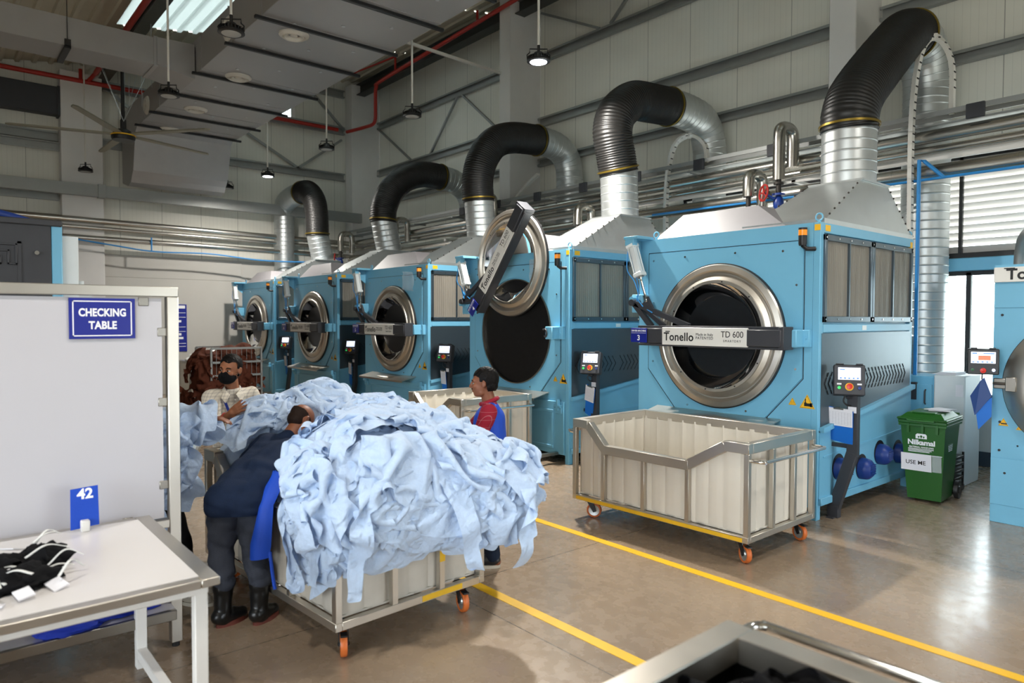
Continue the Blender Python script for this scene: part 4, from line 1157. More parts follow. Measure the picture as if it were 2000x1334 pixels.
# ------------------------------------------------------------------ exhaust ducts
def spiral(b, pts, r, n=36, seam=.12):
    """round duct with a narrow raised seam every few centimetres"""
    P = resample(pts, .012); k = int(seam / .012); Q, R = [], []
    for i, p in enumerate(P):
        j = i % k
        if i in (0, len(P) - 1) or j in (0, 1, k - 1) or j == k // 2: Q.append(p); R.append(r * (1.018 if j == 0 else 1.0))
    b.tube(Q, R, n)
def flex(b, pts, r, n=40):
    P = resample(pts, .0095); R = [r * (1 + .022 * math.sin(i * PI / 2.0) + .008 * noise.noise(Vector((i * .11, 0, r)))) for i in range(len(P))]
    b.tube(P, R, n)
def exhaust(k, fx, gx, ground, label, r=.285):
    X = DX - 3.48 * k - .43
    D = thing('exhaust_duct', label, 'exhaust duct', (X, DY + 1.52, 3.56), 'hoses and ducts over the dryers')
    p0 = (X, DY + 1.52)
    v3 = lambda q: (X, q[0], q[1]) if len(q) == 2 else q
    f = [v3(q) for q in fx]; g = [v3(q) for q in gx]
    b = MB(); spiral(b, [(X, p0[1], 3.56), (X, (p0[1] + f[0][1]) / 2, (3.56 + f[0][2]) / 2), (X, f[0][1], f[0][2] + .05)], r)
    build(b, 'collar_duct', M['galv'], D, world=True, smooth=15)
    b = MB(); flex(b, catmull(f, 14), r + .012)
    fo = build(b, 'flexible_hose', M['rubber'], D, world=True, smooth=80)
    for (i, j) in ((0, 1), (-1, -2)):
        a, c = Vector(f[i]), Vector(f[j]); t = (c - a).normalized()
        b = MB(); b.lathe([(r + .02, .05), (r + .036, .05), (r + .036, .075), (r + .02, .075)], a, t, 40, closed=True); build(b, 'hose_clamp', mat_clamp, fo, world=True)
    b = MB(); spiral(b, catmull(g, 10), r)
    spiral(b, [g[-1], (g[-1][0], g[-1][1], ground)], r)
    build(b, 'riser_duct', M['galv'], D, world=True, smooth=15)
mat_clamp = mat('brass_hose_clamp', '#8A7430', 0.4, 0.8)
exhaust(0, [(8.28, 4.18), (8.28, 4.34), (8.42, 4.6), (8.82, 4.95), (9.45, 5.44), (9.8, 5.68), (10.1, 5.76)], [(10.05, 5.76), (10.3, 5.7), (10.5, 5.5), (10.6, 5.2), (10.6, 4.9)], .0, 'black hose and steel duct on the nearest dryer, tallest of the row', .295)
exhaust(1, [(8.24, 4.24), (8.17, 4.5), (8.09, 4.85), (8.2, 5.15), (8.55, 5.4), (9.0, 5.46), (9.52, 5.5)], [(9.45, 5.5), (9.9, 5.5), (10.3, 5.44), (10.52, 5.25), (10.62, 4.95), (10.62, 4.7)], .0, 'black hose and steel duct on the dryer with open door')
exhaust(2, [(8.2, 4.24), (8.17, 4.65), (8.28, 5.05), (8.58, 5.42), (9.05, 5.6), (9.75, 5.66)], [(9.7, 5.66), (10.15, 5.63), (10.45, 5.5), (10.6, 5.25), (10.64, 4.95)], .0, 'arched black hose and duct on the middle dryer')
exhaust(3, [(8.12, 4.2), (8.14, 4.55), (8.36, 4.98), (8.72, 5.28), (9.2, 5.44), (9.75, 5.44)], [(9.7, 5.44), (10.1, 5.38), (10.42, 5.2), (10.58, 4.95), (10.62, 4.7)], .0, 'sloping black hose and duct on second dryer from far end')
X7 = DX - 3.48 * 4 - .43
exhaust(4, [(X7, 8.12, 4.2), (X7, 8.1, 4.75), (X7 - .1, 8.08, 5.15), (X7 - .4, 8.05, 5.42), (X7 - .85, 8.05, 5.46)], [(X7 - .8, 8.05, 5.46), (X7 - 1.5, 8.05, 5.42), (X7 - 1.95, 8.05, 5.3), (-19.74, 8.05, 5.05)], .0, 'black hose on the farthest dryer bending toward end wall')

# ------------------------------------------------------------------ steam drops with valves
def steam_drop(x, y, ztop, zb, valve_z, label, stem='clad_pipe', short=False, wheel=-1):
    t = thing('steam_pipe_drop', label, 'pipe valve', (x, y, zb), 'steam drops behind the dryers')
    b = MB(); r = .085
    b.tube(catmull([(x + .02, y + .35, ztop - .55), (x + .02, y + .35, ztop - .15), (x + .015, y + .3, ztop - .03), (x, y + .16, ztop), (x, y + .03, ztop - .05), (x, y, ztop - .18), (x, y, ztop - .35), (x, y, valve_z + .28)], 8), r, 18)
    build(b, 'clad_bend', M['clad_pipe'], t, world=True)
    b = MB(); b.cyl((x, y, valve_z + .28), (x, y, zb), .035, 12); b.lathe([(.07, 0), (.07, .03)], (x, y, valve_z + .22), n=14); b.lathe([(.08, 0), (.08, .025)], (x, y, valve_z - .18), n=14)
    build(b, 'drop_pipe', M['pipe_dark'], t, world=True)
    if not short:
        b = MB(); b.ell((x, y, valve_z - .05), (.075, .075, .12), 16, 10); b.lathe([(.09, 0), (.09, .03)], (x, y, valve_z + .06), n=16); b.lathe([(.09, 0), (.09, .03)], (x, y, valve_z - .2), n=16); b.cyl((x, y, valve_z - .02), (x + wheel * .16, y - .1, valve_z + .1), .02, 8)
        v = build(b, 'valve_body', M['valve_blue'], t, world=True)
        c = Vector((x + wheel * .17, y - .11, valve_z + .11)); n_ = Vector((wheel * .5, -.85, .1)).normalized(); u, w = frame_from(n_)
        b = MB(); b.tube([c + (u * math.cos(a) + w * math.sin(a)) * .115 for a in np.linspace(0, 2 * PI, 25)], .014, 8)
        for i in range(5):
            a = 2 * PI * i / 5; b.cyl(c, c + (u * math.cos(a) + w * math.sin(a)) * .115, .01, 6)
        b.ell(c, .028, 10, 8); build(b, 'hand_wheel', M['red'], v, world=True)
steam_drop(-5.27, 9.45, 4.78, 3.0, 3.72, 'tall clad steam drop with red hand wheel left of nearest hose')
steam_drop(-5.75, 9.45, 4.18, 3.0, 3.6, 'short clad steam bend beside the red-wheel valve', short=True)
steam_drop(-9.3, 9.45, 4.12, 3.0, 3.6, 'short clad steam bend left of the second hose', short=True)
steam_drop(-12.2, 9.4, 4.72, 3.0, 3.7, 'clad steam bend behind the raised round door', short=True)
steam_drop(-15.9, 9.45, 4.58, 3.0, 3.75, 'clad steam drop with red wheel right of the fourth hose')
steam_drop(-19.0, 9.45, 4.5, 3.0, 3.7, 'farthest clad steam drop with red wheel near corner column')

# ------------------------------------------------------------------ clipboards hanging on the operator posts
def clipboard(k, label, tilt, dx=0.0, z=1.02, w=.25, h=.17):
    X, Yp = DX - 3.48 * k - DW / 2 + 1.30 + dx, DY + .235
    t = thing('clipboard', label, 'clipboard', (X, Yp, z), 'paperwork on the operator posts')
    Rm = Matrix.Rotation(math.radians(tilt), 4, 'Y') @ Matrix.Rotation(math.radians(6), 4, 'X')
    b = MB(); b.M = Rm; b.add([(-w * .40, .004, -h * 1.35), (w * .5, .004, -h * 1.5), (w * .52, .004, h * .4), (-w * .42, .004, h * .55)], [(0, 1, 2, 3)]); b.add([(-w * .40, .008, -h * 1.35), (w * .5, .008, -h * 1.5), (w * .52, .008, h * .4), (-w * .42, .008, h * .55)], [(0, 1, 2, 3)]); build(b, 'folder', M['folder'], t, smooth=0)
    b = MB(); b.M = Rm; b.box(-w / 2, w / 2, -.006, -.003, -h / 2, h / 2); b.use(M['paper_line'])
    for i in range(9): b.box(-w * .44, w * .44, -.0066, -.006, -h * .4 + i * h * .085, -h * .4 + i * h * .085 + .0012)
    for i in range(9): b.box(-w * .44 + i * w * .11, -w * .44 + i * w * .11 + .0012, -.0066, -.006, -h * .4, h * .28)
    build(b, 'sheet', M['paper'], t, smooth=0)
    b = MB(); b.M = Rm; b.box(-.05, .05, -.016, .0, h * .44, h * .52, .003); b.cyl((-.02, -.012, h * .53), (.02, -.012, h * .53), .008, 8); build(b, 'clip', M['steel_dull'], t)
clipboard(0, 'clipboard with printed grid sheet on the nearest dryer post', 2, -.07, 1.03, .27, .18)
clipboard(1, 'tilted white sheet on blue folder, post of the open-door dryer', 12, 0, .98, .17, .22)
clipboard(2, 'white sheet on blue folder on the middle dryer post', 2, -.04, .98, .15, .24)
clipboard(3, 'white sheet on blue folder on second dryer from the far end', 10, -.06, .95, .13, .26)
clipboard(4, 'rounded white sheet on blue folder on the farthest dryer post', 3, -.05, .95, .14, .26)

# clear plastic sleeves taped beside the beacons
for k, lab in ((1, 'crumpled clear plastic sleeve taped beside the beacon of open-door dryer'), (2, 'clear plastic sleeve taped beside the middle dryer beacon')):
    b = MB(); X = DX - 3.48 * k - .42; rr = random.Random(k)
    vs, fs = [], []
    for i in range(9):
        for j in range(9): vs.append((X - .36 + i * .045 , DY - .02 - .03 * rr.random(), 2.86 - j * .042 + .01 * rr.random() - (i * .004)))
    for i in range(8):
        for j in range(8): fs.append((i * 9 + j, i * 9 + j + 1, (i + 1) * 9 + j + 1, (i + 1) * 9 + j))
    b.add(vs, fs); solo('plastic_sleeve', b, M['clear_film'], lab, 'plastic sleeve', (X, DY, 2.7))
# cloth behind the far door glass
b = MB(); rr = random.Random(9); bm_ = []
b.ell((0, 0, 0), (.26, .2, .3), 36, 24)
b.v = [tuple(Vector(v) * (1 + .28 * noise.noise(Vector(v) * 7) + .14 * noise.noise(Vector(v) * 17))) for v in b.v]
b.v = [(v[0] + DX - 3.48 * 4 - DW / 2 + .12, v[1] + DY + .27, v[2] + 1.41) for v in b.v]
solo('crumpled_garment', b, M['shirt'], 'pale blue garment pressed behind the farthest dryer door', 'garment', (DX - 3.48 * 4 - DW / 2 + .12, DY + .2, 1.3))
# ================================================================== laundry trolleys
def trolley(loc, rot, label, L=1.95, Wd=1.15, notch=(.20, .40, 1.36, 1.72), low=.78, base=.19, dirty=False, liner=True, tapes=(), handle_z=.86, rim_w=.07):
    """x runs from -L to 0 along the notched side (facing -y), y from 0 to Wd"""
    t = thing('laundry_trolley', label, 'trolley', loc, 'steel laundry trolleys with white liners'); t.rotation_euler = (0, 0, rot)
    H, w = 1.0, .045
    top0 = H - .085
    n = [-L + notch[0], -L + notch[1], -L + notch[2], -L + notch[3]]
    b = MB()   # base frame and posts
    for y in (w / 2, Wd - w / 2): b.box(-L, 0, y - w / 2, y + w / 2, base, base + .05, .003)
    for x in (-L + w / 2, -w / 2): b.box(x - w / 2, x + w / 2, w, Wd - w, base, base + .05, .003)
    for x in (-L * .33, -L * .66): b.box(x - .02, x + .02, w, Wd - w, base + .002, base + .04)
    for x in (-L + w / 2, -w / 2):
        for y in (w / 2, Wd - w / 2): b.box(x - w / 2, x + w / 2, y - w / 2, y + w / 2, base + .05, top0, .003)
    for x in (n[1], (n[1] + n[2]) / 2, n[2]): b.box(x - .02, x + .02, .002, .04, base + .05, low - .06, .003)
    for x in (-L * .25, -L * .5, -L * .75): b.box(x - .02, x + .02, Wd - .04, Wd - .002, base + .05, top0, .003)
    for x in (-L + .02, -.02):
        for y in (Wd * .36, Wd * .68): b.box(x - .02, x + .02, y - .022, y + .022, base + .05, top0, .003)
    build(b, 'frame', M['steel'], t)
    b = MB(); rw, rh = rim_w, .085   # rim with its dropped front
    zc = H - rh / 2
    b.box(-L, 0, Wd - rw, Wd, H - rh, H, .004)
    for x in (-L, -rw): b.box(x, x + rw, rw, Wd - rw, H - rh, H, .004)
    b.box(-L, n[0], -.002, rw, H - rh, H, .004); b.box(n[3], 0, -.002, rw, H - rh, H, .004)
    b.beam((n[0] - .01, rw / 2, zc), (n[1] + .01, rw / 2, low - rh / 2), rw, rh, (0, 0, 1), .004)
    b.beam((n[2] - .01, rw / 2, low - rh / 2), (n[3] + .01, rw / 2, zc), rw, rh, (0, 0, 1), .004)
    b.box(n[1] - .015, n[2] + .015, -.001, rw, low - rh, low, .004)
    build(b, 'rim', M['steel'], t)
    if liner:
        b = MB(); s0, s1 = .05, .07
        def wall(pts_top, zb, inward):
            """ribbed sheet under a top edge given as (x, y, z) points"""
            P = resample(pts_top, .03); vs, fs = [], []
            for i, p in enumerate(P):
                k = (i * .03) % .16
                o_ = .012 if .0 <= k < .045 else 0.0
                for z in (zb, p.z): vs.append((p.x + inward[0] * o_, p.y + inward[1] * o_, z))
            for i in range(len(P) - 1): fs.append((2 * i, 2 * i + 2, 2 * i + 3, 2 * i + 1))
            m_ = len(vs)
            vs2 = [(v[0] + inward[0] * .012, v[1] + inward[1] * .012, v[2]) for v in vs]
            b.add(vs + vs2, fs + [tuple(reversed([q + m_ for q in f])) for f in fs] + [(2 * i + 1, 2 * i + 3, m_ + 2 * i + 3, m_ + 2 * i + 1) for i in range(len(P) - 1)])
        zt = H - .06; zl = low - .06; zb = base + .055
        wall([(-L + s0, s0, zt), (n[0], s0, zt), (n[1], s0, zl), (n[2], s0, zl), (n[3], s0, zt), (-s0, s0, zt)], zb, (0, 1))
        wall([(-L + s0, Wd - s0, zt), (-s0, Wd - s0, zt)], zb, (0, -1))
        wall([(-L + s0, s0, zt), (-L + s0, Wd - s0, zt)], zb, (1, 0)); wall([(-s0, s0, zt), (-s0, Wd - s0, zt)], zb, (-1, 0))
        b.box(-L + s0, -s0, s0, Wd - s0, zb, zb + .012)
        build(b, 'liner', M['liner_dirty'] if dirty else M['plastic_liner'], t, smooth=30)
    for (x, y, a) in ((-L + .12, .12, .6), (-.12, .12, -.5), (-L + .12, Wd - .12, .2), (-.12, Wd - .12, -.3)):
        b = MB(); b.M = Matrix.Translation((x, y, 0)) @ Matrix.Rotation(a, 4, 'Z')
        b.cyl((0, 0, base - .012), (0, 0, base), .05, 14)
        b.prism([(-.03, base - .012), (.045, base - .012), (.07, .07), (.045, .055)], 1, -.03, -.024); b.prism([(-.03, base - .012), (.045, base - .012), (.07, .07), (.045, .055)], 1, .024, .03)
        b.box(-.03, .045, -.03, .03, base - .03, base - .012); b.cyl((.05, -.035, .075), (.05, .035, .075), .01, 8); b.box(.06, .12, -.02, .02, base - .05, base - .04)
        f = build(b, 'caster', M['black'], t)
        b = MB(); b.M = Matrix.Translation((x, y, 0)) @ Matrix.Rotation(a, 4, 'Z'); b.lathe([(.055, -.02), (.07, -.02), (.075, -.012), (.075, .012), (.07, .02), (.055, .02)], (.05, 0, .075), (0, 1, 0), 28, closed=True); build(b, 'tyre', M['wheel_orange'], f)
        b = MB(); b.M = Matrix.Translation((x, y, 0)) @ Matrix.Rotation(a, 4, 'Z'); b.lathe([(.0, -.016), (.02, -.02), (.025, -.012), (.055, -.016), (.056, .016), (.025, .012), (.02, .02), (.0, .016)], (.05, 0, .075), (0, 1, 0), 24); build(b, 'wheel_hub', M['galv'], f)
    for sx, x in ((-1, -L), (1, 0)):
        b = MB(); z = handle_z
        b.tube(catmull([(x - sx * .01, .05, z), (x + sx * .07, .05, z), (x + sx * .105, .08, z), (x + sx * .11, .15, z), (x + sx * .11, Wd - .15, z), (x + sx * .105, Wd - .08, z), (x + sx * .07, Wd - .05, z), (x - sx * .01, Wd - .05, z)], 5), .016, 12)
        build(b, 'push_handle', M['chrome'], t)
    for (a, c, side) in tapes:
        b = MB()
        if side == 'front': b.box(a, c, -.0025, -.0005, base + .005, base + .038)
        elif side == 'right': b.box(.0005, .0025, a, c, base + .008, base + .045)
        elif side == 'post': b.box(.0005, .0025, a - .022, a + .022, c, c + .07)
        build(b, 'warning_tape', M['tape'], t, smooth=0)
    return t
trolley((-3.04, 5.05, 0), math.radians(1.0), 'empty white-lined steel trolley parked before the nearest dryer', tapes=[(-1.9, -.05, 'front')])
TB = (Vector((-3.69, 1.79, 0)), math.radians(4.13))
trolley(TB[0], TB[1], 'stained steel trolley heaped with blue shirts, nearest the bending man', dirty=True, tapes=[(.62, .95, 'right'), (Wd_ := .782, .42, 'post')])
trolley((-7.02, 5.1, 0), math.radians(-1.5), 'empty white-lined trolley before the open-door dryer, behind the man in red', L=1.28, notch=(.13, .36, .72, 1.0), low=.80)

# near trolley at the bottom right, full of black cloth
tn = trolley((-0.15, 2.06, 0), math.radians(91), 'steel trolley of black garments in the near right corner of the photo', liner=False, handle_z=.97, rim_w=.095)
b = MB(); b.box(-1.25, -.2, .16, 2.0, .25, .27); b.box(-1.255, -1.245, .16, 2.0, .25, .93); b.box(-1.25, -.2, 1.995, 2.005, .25, .93); b.box(-1.25, -.2, .155, .165, .25, .93)
b.v = [tuple(Matrix.Rotation(-math.radians(91), 4, 'Z') @ (Vector(v) - Vector((-.15, 2.06, 0)))) for v in b.v]
build(b, 'liner', M['black'], tn, smooth=0)

# ================================================================== big blue washing machine at the right edge
w = thing('washing_machine', 'large blue washing machine cut off by the right edge of the photo', 'washing machine', (-1.1, 8.1, 0))
b = MB(); x0, x1, dp, h = -1.12, 1.12, 2.0, 2.54
b.plate_hole([(x0, .2), (x1, .2), (x1, h), (x0, h)], (-.37, 1.38), .58, 1, 0, .05, 72)
b.box(x0, x0 + .05, .05, dp, .12, h, .004); b.box(x1 - .05, x1, .05, dp, .12, h, .004); b.box(x0, x1, .02, dp, h - .05, h, .004); b.box(x0, x1, dp - .05, dp, .12, h)
b.box(x0, x0 + .3, .0, .3, 0, .2, .004); b.box(x1 - .3, x1, .0, .3, 0, .2, .004); b.box(x0, x0 + .3, dp - .3, dp, 0, .2); b.box(x1 - .3, x1, dp - .3, dp, 0, .2)
b.box(x0, x1, -.006, 0, .18, .645, .003); b.box(x0, x1, -.006, 0, 2.12, 2.36, .003); b.box(x0 + .12, x0 + .34, -.004, 0, .66, .78)
b.use(M['black'])
for (x, z) in ((-1.05, 2.05), (-1.05, 1.0), (-1.05, .72), (-1.0, .5)): b.cyl((x, -.008, z), (x, 0.0, z), .012, 10)
for (x, z) in ((-.86, 1.83), (-.78, 1.83), (-.69, 1.84), (-.9, .78), (-.82, .78)): b.cyl((x, -.004, z), (x, 0.0, z), .009, 8)
wb = build(b, 'housing', M['blue'], w)
b = MB(); b.lathe([(.58, .0), (.66, .0), (.66, .02), (.6, .06), (.5, .1), (.46, .1), (.46, .06), (.5, .04)], (-.37, 0, 1.38), (0, -1, 0), 72, closed=True); dr = build(b, 'door_ring', M['steel'], w)
b = MB(); b.lathe([(.665, .0), (.665, .015), (.655, .02)], (-.37, 0, 1.38), (0, -1, 0), 72); build(b, 'door_gasket', M['black'], dr)
b = MB(); b.lathe([(.47, .09), (.3, .13), (0, .15)], (-.37, 0, 1.38), (0, -1, 0), 48); build(b, 'door_glass', M['door_glass'], dr)
b = MB(); b.lathe([(.57, .05), (.57, 1.2), (0, 1.2)], (-.37, 0, 1.38), (0, 1, 0), 48); build(b, 'drum', M['drum'], w)
b = MB(); b.box(-1.10, -.99, -.05, -.0, 1.33, 1.43, .006); b.cyl((-1.1, -.06, 1.38), (-.9, -.08, 1.38), .014, 8); b.box(-.99, -.9, -.1, -.04, 1.31, 1.45, .006); build(b, 'door_latch', M['steel_dull'], w)
b = MB(); b.box(x0 - .005, x1 + .005, -.02, .1, 2.37, 2.515, .004); b.use(M['black_ink']); write(b, 'Tonello', .145, (-1.02, -.0212, 2.44), align='LEFT', bold=.004); b.box(-1.04, -.95, -.0222, -.0208, 2.497, 2.507); build(b, 'name_plate', M['white_plate'], w, smooth=20)
for (x, z, s) in ((-1.02, 1.0, .085), (-.84, 1.0, .15)):
    b = MB(); b.prism([(x - s / 2, z - s * .42), (x + s / 2, z - s * .42), (x, z + s * .46)], 1, -.0045, -.0015); b.use(M['black_ink']); P = [(x - s * .43, z - s * .38), (x + s * .43, z - s * .38), (x, z + s * .38)]
    for p, q in zip(P, P[1:] + P[:1]): b.beam((p[0], -.005, p[1]), (q[0], -.005, q[1]), .001, s * .035, (0, 1, 0))
    b.box(x - .02, x + .03, -.0055, -.0045, z - s * .25, z - s * .1); build(b, 'warning_sticker', M['yellow'], w, smooth=0)
X = Matrix.Translation((-1.16, -.16, 1.6)) @ Matrix.Rotation(math.radians(18), 4, 'Z')
b = MB(); b.M = X; b.box(-.13, .13, -.05, .05, -.13, .12, .008); b.box(-.02, .12, .03, .2, -.05, .05); b.box(-.1, -.05, -.055, .05, .12, .13); b.box(.05, .1, -.055, .05, .12, .13); cb = build(b, 'control_box', M['black'], w)
b = MB(); b.M = X; b.box(-.10, .10, -.054, -.05, -.02, .09); b.use(M['screen_red']); b.box(-.04, .06, -.0555, -.054, .01, .055); b.use(M['screen_ui']); b.box(-.09, -.05, -.0555, -.054, .07, .082); b.box(.0, .09, -.0555, -.054, .07, .08)
for i in range(5): b.box(-.09 + i * .038, -.072 + i * .038, -.0555, -.054, -.014, -.002)
build(b, 'screen', M['screen'], cb, smooth=0)
b = MB(); b.M = X; b.lathe([(.025, 0), (.025, .025), (0, .03)], (0, -.05, -.09), (0, -1, 0), 18); build(b, 'stop_button', M['red_button'], cb)
b = MB(); b.M = X; b.lathe([(.014, 0), (.014, .012), (0, .014)], (-.085, -.05, -.085), (0, -1, 0), 14); build(b, 'start_button', mat('dark_green_button', '#1E5A34', .4), cb)
b = MB(); b.M = X; b.lathe([(.014, 0), (.014, .012), (0, .014)], (.085, -.05, -.085), (0, -1, 0), 14); build(b, 'lit_button', mat('lit_white_button', '#E8EEFF', .3, emit='#BFD4FF', estr=3.0), cb)
b = MB(); b.tube(catmull([(-1.08, .6, 2.5), (-1.06, .55, 2.7), (-1.0, .45, 2.85), (-.85, .35, 2.95), (-.6, .3, 2.97)], 8), .045, 12); build(b, 'flexible_conduit', M['galv_beam'], w)
# folders hanging from its control box
t = thing('hanging_folder', 'blue plastic folders hanging under the washing machine screen', 'folder', (-2.27, 7.93, 1.42))
b = MB(); b.add([(-.09, 0, -.17), (.0, -.01, -.01), (.03, -.01, .02), (.09, .01, -.16), (-.05, .01, -.36)], [(0, 1, 2, 3, 4)]); b.add([(-.09, .004, -.17), (.0, -.006, -.01), (.03, -.006, .02), (.09, .014, -.16), (-.05, .014, -.36)], [(0, 1, 2, 3, 4)]); build(b, 'folder', mat('dark_blue_folder', '#173C78', .35), t, smooth=0)
b = MB(); b.add([(-.05, .02, -.28), (.09, .02, -.17), (.09, .02, -.36), (-.02, .02, -.50)], [(0, 1, 2, 3)]); build(b, 'blue_film', M['folder'], t, smooth=0)
b = MB(); b.cyl((.01, -.01, .0), (.01, 0, .06), .006, 6); build(b, 'cord', M['black'], t)

# ================================================================== green wheeled bin
t = thing('wheeled_bin', 'green wheeled bin with a white paper sign, beside the nearest dryer', 'bin', (-2.93, 8.6, 0)); t.rotation_euler = (0, 0, math.radians(4))
b = MB()
def frustum(b, x0, x1, y0, y1, z0, X0, X1, Y0, Y1, Z1):
    b.add([(x0, y0, z0), (x1, y0, z0), (x1, y1, z0), (x0, y1, z0), (X0, Y0, Z1), (X1, Y0, Z1), (X1, Y1, Z1), (X0, Y1, Z1)], [(0, 3, 2, 1), (4, 5, 6, 7), (0, 1, 5, 4), (1, 2, 6, 5), (2, 3, 7, 6), (3, 0, 4, 7)])
frustum(b, -.165, .165, -.22, .2, .03, -.225, .215, -.30, .26, .88)
b.box(-.245, .235, -.33, .3, .87, .91, .008); b.box(-.24, .23, -.325, .29, .84, .87, .004)
frustum(b, -.171, .171, -.226, .206, .1, -.176, .176, -.235, .212, .26)
for x in (-.14, -.0, .14): b.box(x - .012, x + .012, -.335, -.3, .77, .87)
body = build(b, 'bin_body', M['bin_green'], t, smooth=25)
b = MB(); b.box(-.25, .24, -.36, .28, .91, .935, .01); frustum(b, -.22, .21, -.33, .22, .935, -.17, .16, -.26, .18, .985); b.box(-.12, .11, -.28, .2, .98, .995, .006); b.cyl((-.2, .3, .94), (.2, .3, .94), .018, 10); b.box(-.14, .13, -.40, -.34, .90, .925, .006)
build(b, 'lid', M['bin_green'], t, smooth=25)
for x in (-.21, .21):
    b = MB(); b.lathe([(.0, -.025), (.035, -.025), (.045, -.015), (.075, -.015), (.078, -.025), (.1, -.02), (.1, .02), (.078, .025), (.045, .015), (.035, .025), (.0, .025)], (x, .24, .1), (1, 0, 0), 28); build(b, 'wheel', M['black'], t)
b = MB(); b.cyl((-.2, .24, .1), (.2, .24, .1), .012, 8); build(b, 'axle', M['steel_dull'], t)
tilt = math.atan2(.08, .85)
F = Matrix.Translation((0, -.27, .56)) @ Matrix.Rotation(tilt, 4, 'X')
b = MB(); b.M = Matrix.Translation((-.02, -.2795, .63)) @ Matrix.Rotation(tilt, 4, 'X')
write(b, 'Nilkamal', .078, (.0, -.0008, .03), bold=.0028, spacing=.98)
write(b, 'MATERIAL HANDLING', .024, (.0, -.0008, -.022), bold=.0005)
for i in range(3): b.box(-.13, .12 - i * .02, -.0012, -.0004, -.045 - i * .015, -.038 - i * .015)
b.box(-.2, .2, -.0012, -.0004, -.105, -.1)
b.prism([(-.055, .075), (.055, .075), (.055, .115), (.04, .13), (-.04, .13), (-.055, .115)], 1, -.0012, -.0004)
build(b, 'logo_print', M['white_ink'], body, smooth=0, normals=False)
b = MB(); b.M = Matrix.Translation((-.02, -.2795, .63)) @ Matrix.Rotation(tilt, 4, 'X')
b.cyl((0, -.0016, .1), (0, -.0012, .1), .013, 10); b.cyl((-.025, -.0016, .095), (-.025, -.0012, .095), .009, 10); b.cyl((.025, -.0016, .095), (.025, -.0012, .095), .009, 10); b.box(-.003, .003, -.0016, -.0012, .078, .1); b.box(-.027, -.023, -.0016, -.0012, .078, .09); b.box(.023, .027, -.0016, -.0012, .078, .09)
build(b, 'logo_cutout', M['bin_green'], body, smooth=0)
b = MB(); b.M = Matrix.Translation((.199, -.03, .66)) @ Matrix.Rotation(-.06, 4, 'Y'); write(b, 'Nilkamal', .06, (.0005, 0, .02), SIDE, bold=.002)
for i in range(5): b.box(.0, .001, -.1, .08 - i * .01, -.02 - i * .017, -.012 - i * .017)
b.box(0, .001, -.035, .035, .055, .1); build(b, 'side_print', M['white_ink'], body, smooth=0, normals=False)
b = MB(); b.M = Matrix.Translation((-.07, -.269, .44)) @ Matrix.Rotation(tilt, 4, 'X'); b.box(-.15, .15, -.003, -.001, -.095, .095); b.use(M['black_ink']); write(b, 'USE ME', .062, (-.005, -.0036, -.005), bold=.0006); build(b, 'paper_sign', M['paper'], t, smooth=0)
b = MB(); b.M = Matrix.Translation((.115, -.2685, .44)) @ Matrix.Rotation(tilt, 4, 'X'); b.box(-.03, .06, -.0005, .0, -.09, .095); build(b, 'clear_tape', M['clear_film'], t, smooth=0)
t2 = thing('paper_sheaf', 'white papers lying on the green bin lid', 'papers', (-2.85, 8.62, 1.0)); b = MB(); rr = random.Random(2)
for i in range(4):
    b.M = Matrix.Rotation(rr.uniform(-.25, .25), 4, 'Z'); b.box(-.1, .1, -.14, .14, i * .004, i * .004 + .002)
build(b, 'sheets', M['paper'], t2, smooth=0)

# pale machine cabinet behind the bin, and the black cart next to it
t = thing('machine_cabinet', 'pale grey and blue cabinet behind the green bin', 'cabinet', (-3.2, 9.75, 0))
b = MB(); b.box(-.02, .32, -.25, .3, .0, 1.33, .012); c = build(b, 'white_case', M['cabinet_white'], t)
b = MB(); b.box(-.40, -.02, -.2, .3, .1, 1.30, .012); b.box(-.36, -.05, -.225, -.2, .2, 1.2, .006); c2 = build(b, 'blue_case', M['blue'], t)
b = MB(); b.tube([(-.12, -.21, .95), (-.12, -.25, .97), (-.12, -.25, 1.12), (-.12, -.21, 1.14)], .01, 8); b.box(-.3, -.22, -.23, -.2, 1.0, 1.22, .006); build(b, 'handle', M['charcoal'], c2)
b = MB(); b.box(.06, .2, -.254, -.25, .52, .62); build(b, 'yellow_label', M['yellow'], c, smooth=0)
b = MB(); b.lathe([(.03, 0), (.03, .003), (0, .003)], (.09, -.25, .7), (0, -1, 0), 18); build(b, 'round_label', mat('round_blue_label', '#3B5FA8', .5), c)
b = MB(); b.box(.22, .3, -.254, -.25, 1.08, 1.22); build(b, 'paper_label', M['paper'], c, smooth=0)
b = MB()
for i in range(5): b.box(-3.26 + i * .02, -3.0, 9.55, 9.9, 1.332 + i * .006, 1.336 + i * .006)
solo('paper_sheaf', b, M['paper'], 'loose papers on top of the pale cabinet', 'papers', (-3.15, 9.75, 1.33), smooth=0)
t = thing('crate_trolley', 'small black slotted trolley standing behind the green bin', 'trolley', (-2.93, 9.2, 0))
b = MB()
for z in (.14, .22, .3, .38): b.box(-.1, .1, -.16, .16, z, z + .035, .004)
for x in (-.1, .08):
    for y in (-.16, .14): b.box(x, x + .02, y, y + .02, .08, .45)
build(b, 'slatted_frame', M['black'], t)
for x in (-.09, .09):
    for y in (-.14, .14): b = MB(); b.cyl((x - .012, y, .04), (x + .012, y, .04), .04, 14); build(b, 'wheel', M['black'], t)
b = MB(); b.cyl((-3.28, 11.03, .55), (-3.28, 10.98, .55), .02, 10); b.tube([(-3.28, 10.98, .55), (-3.24, 10.96, .55)], .012, 8); b.cyl((-3.22, 10.96, .52), (-3.22, 10.96, .58), .018, 10)
solo('water_tap', b, M['steel_dull'], 'small metal tap on white wall under the window', 'tap', (-3.28, 11, .55))

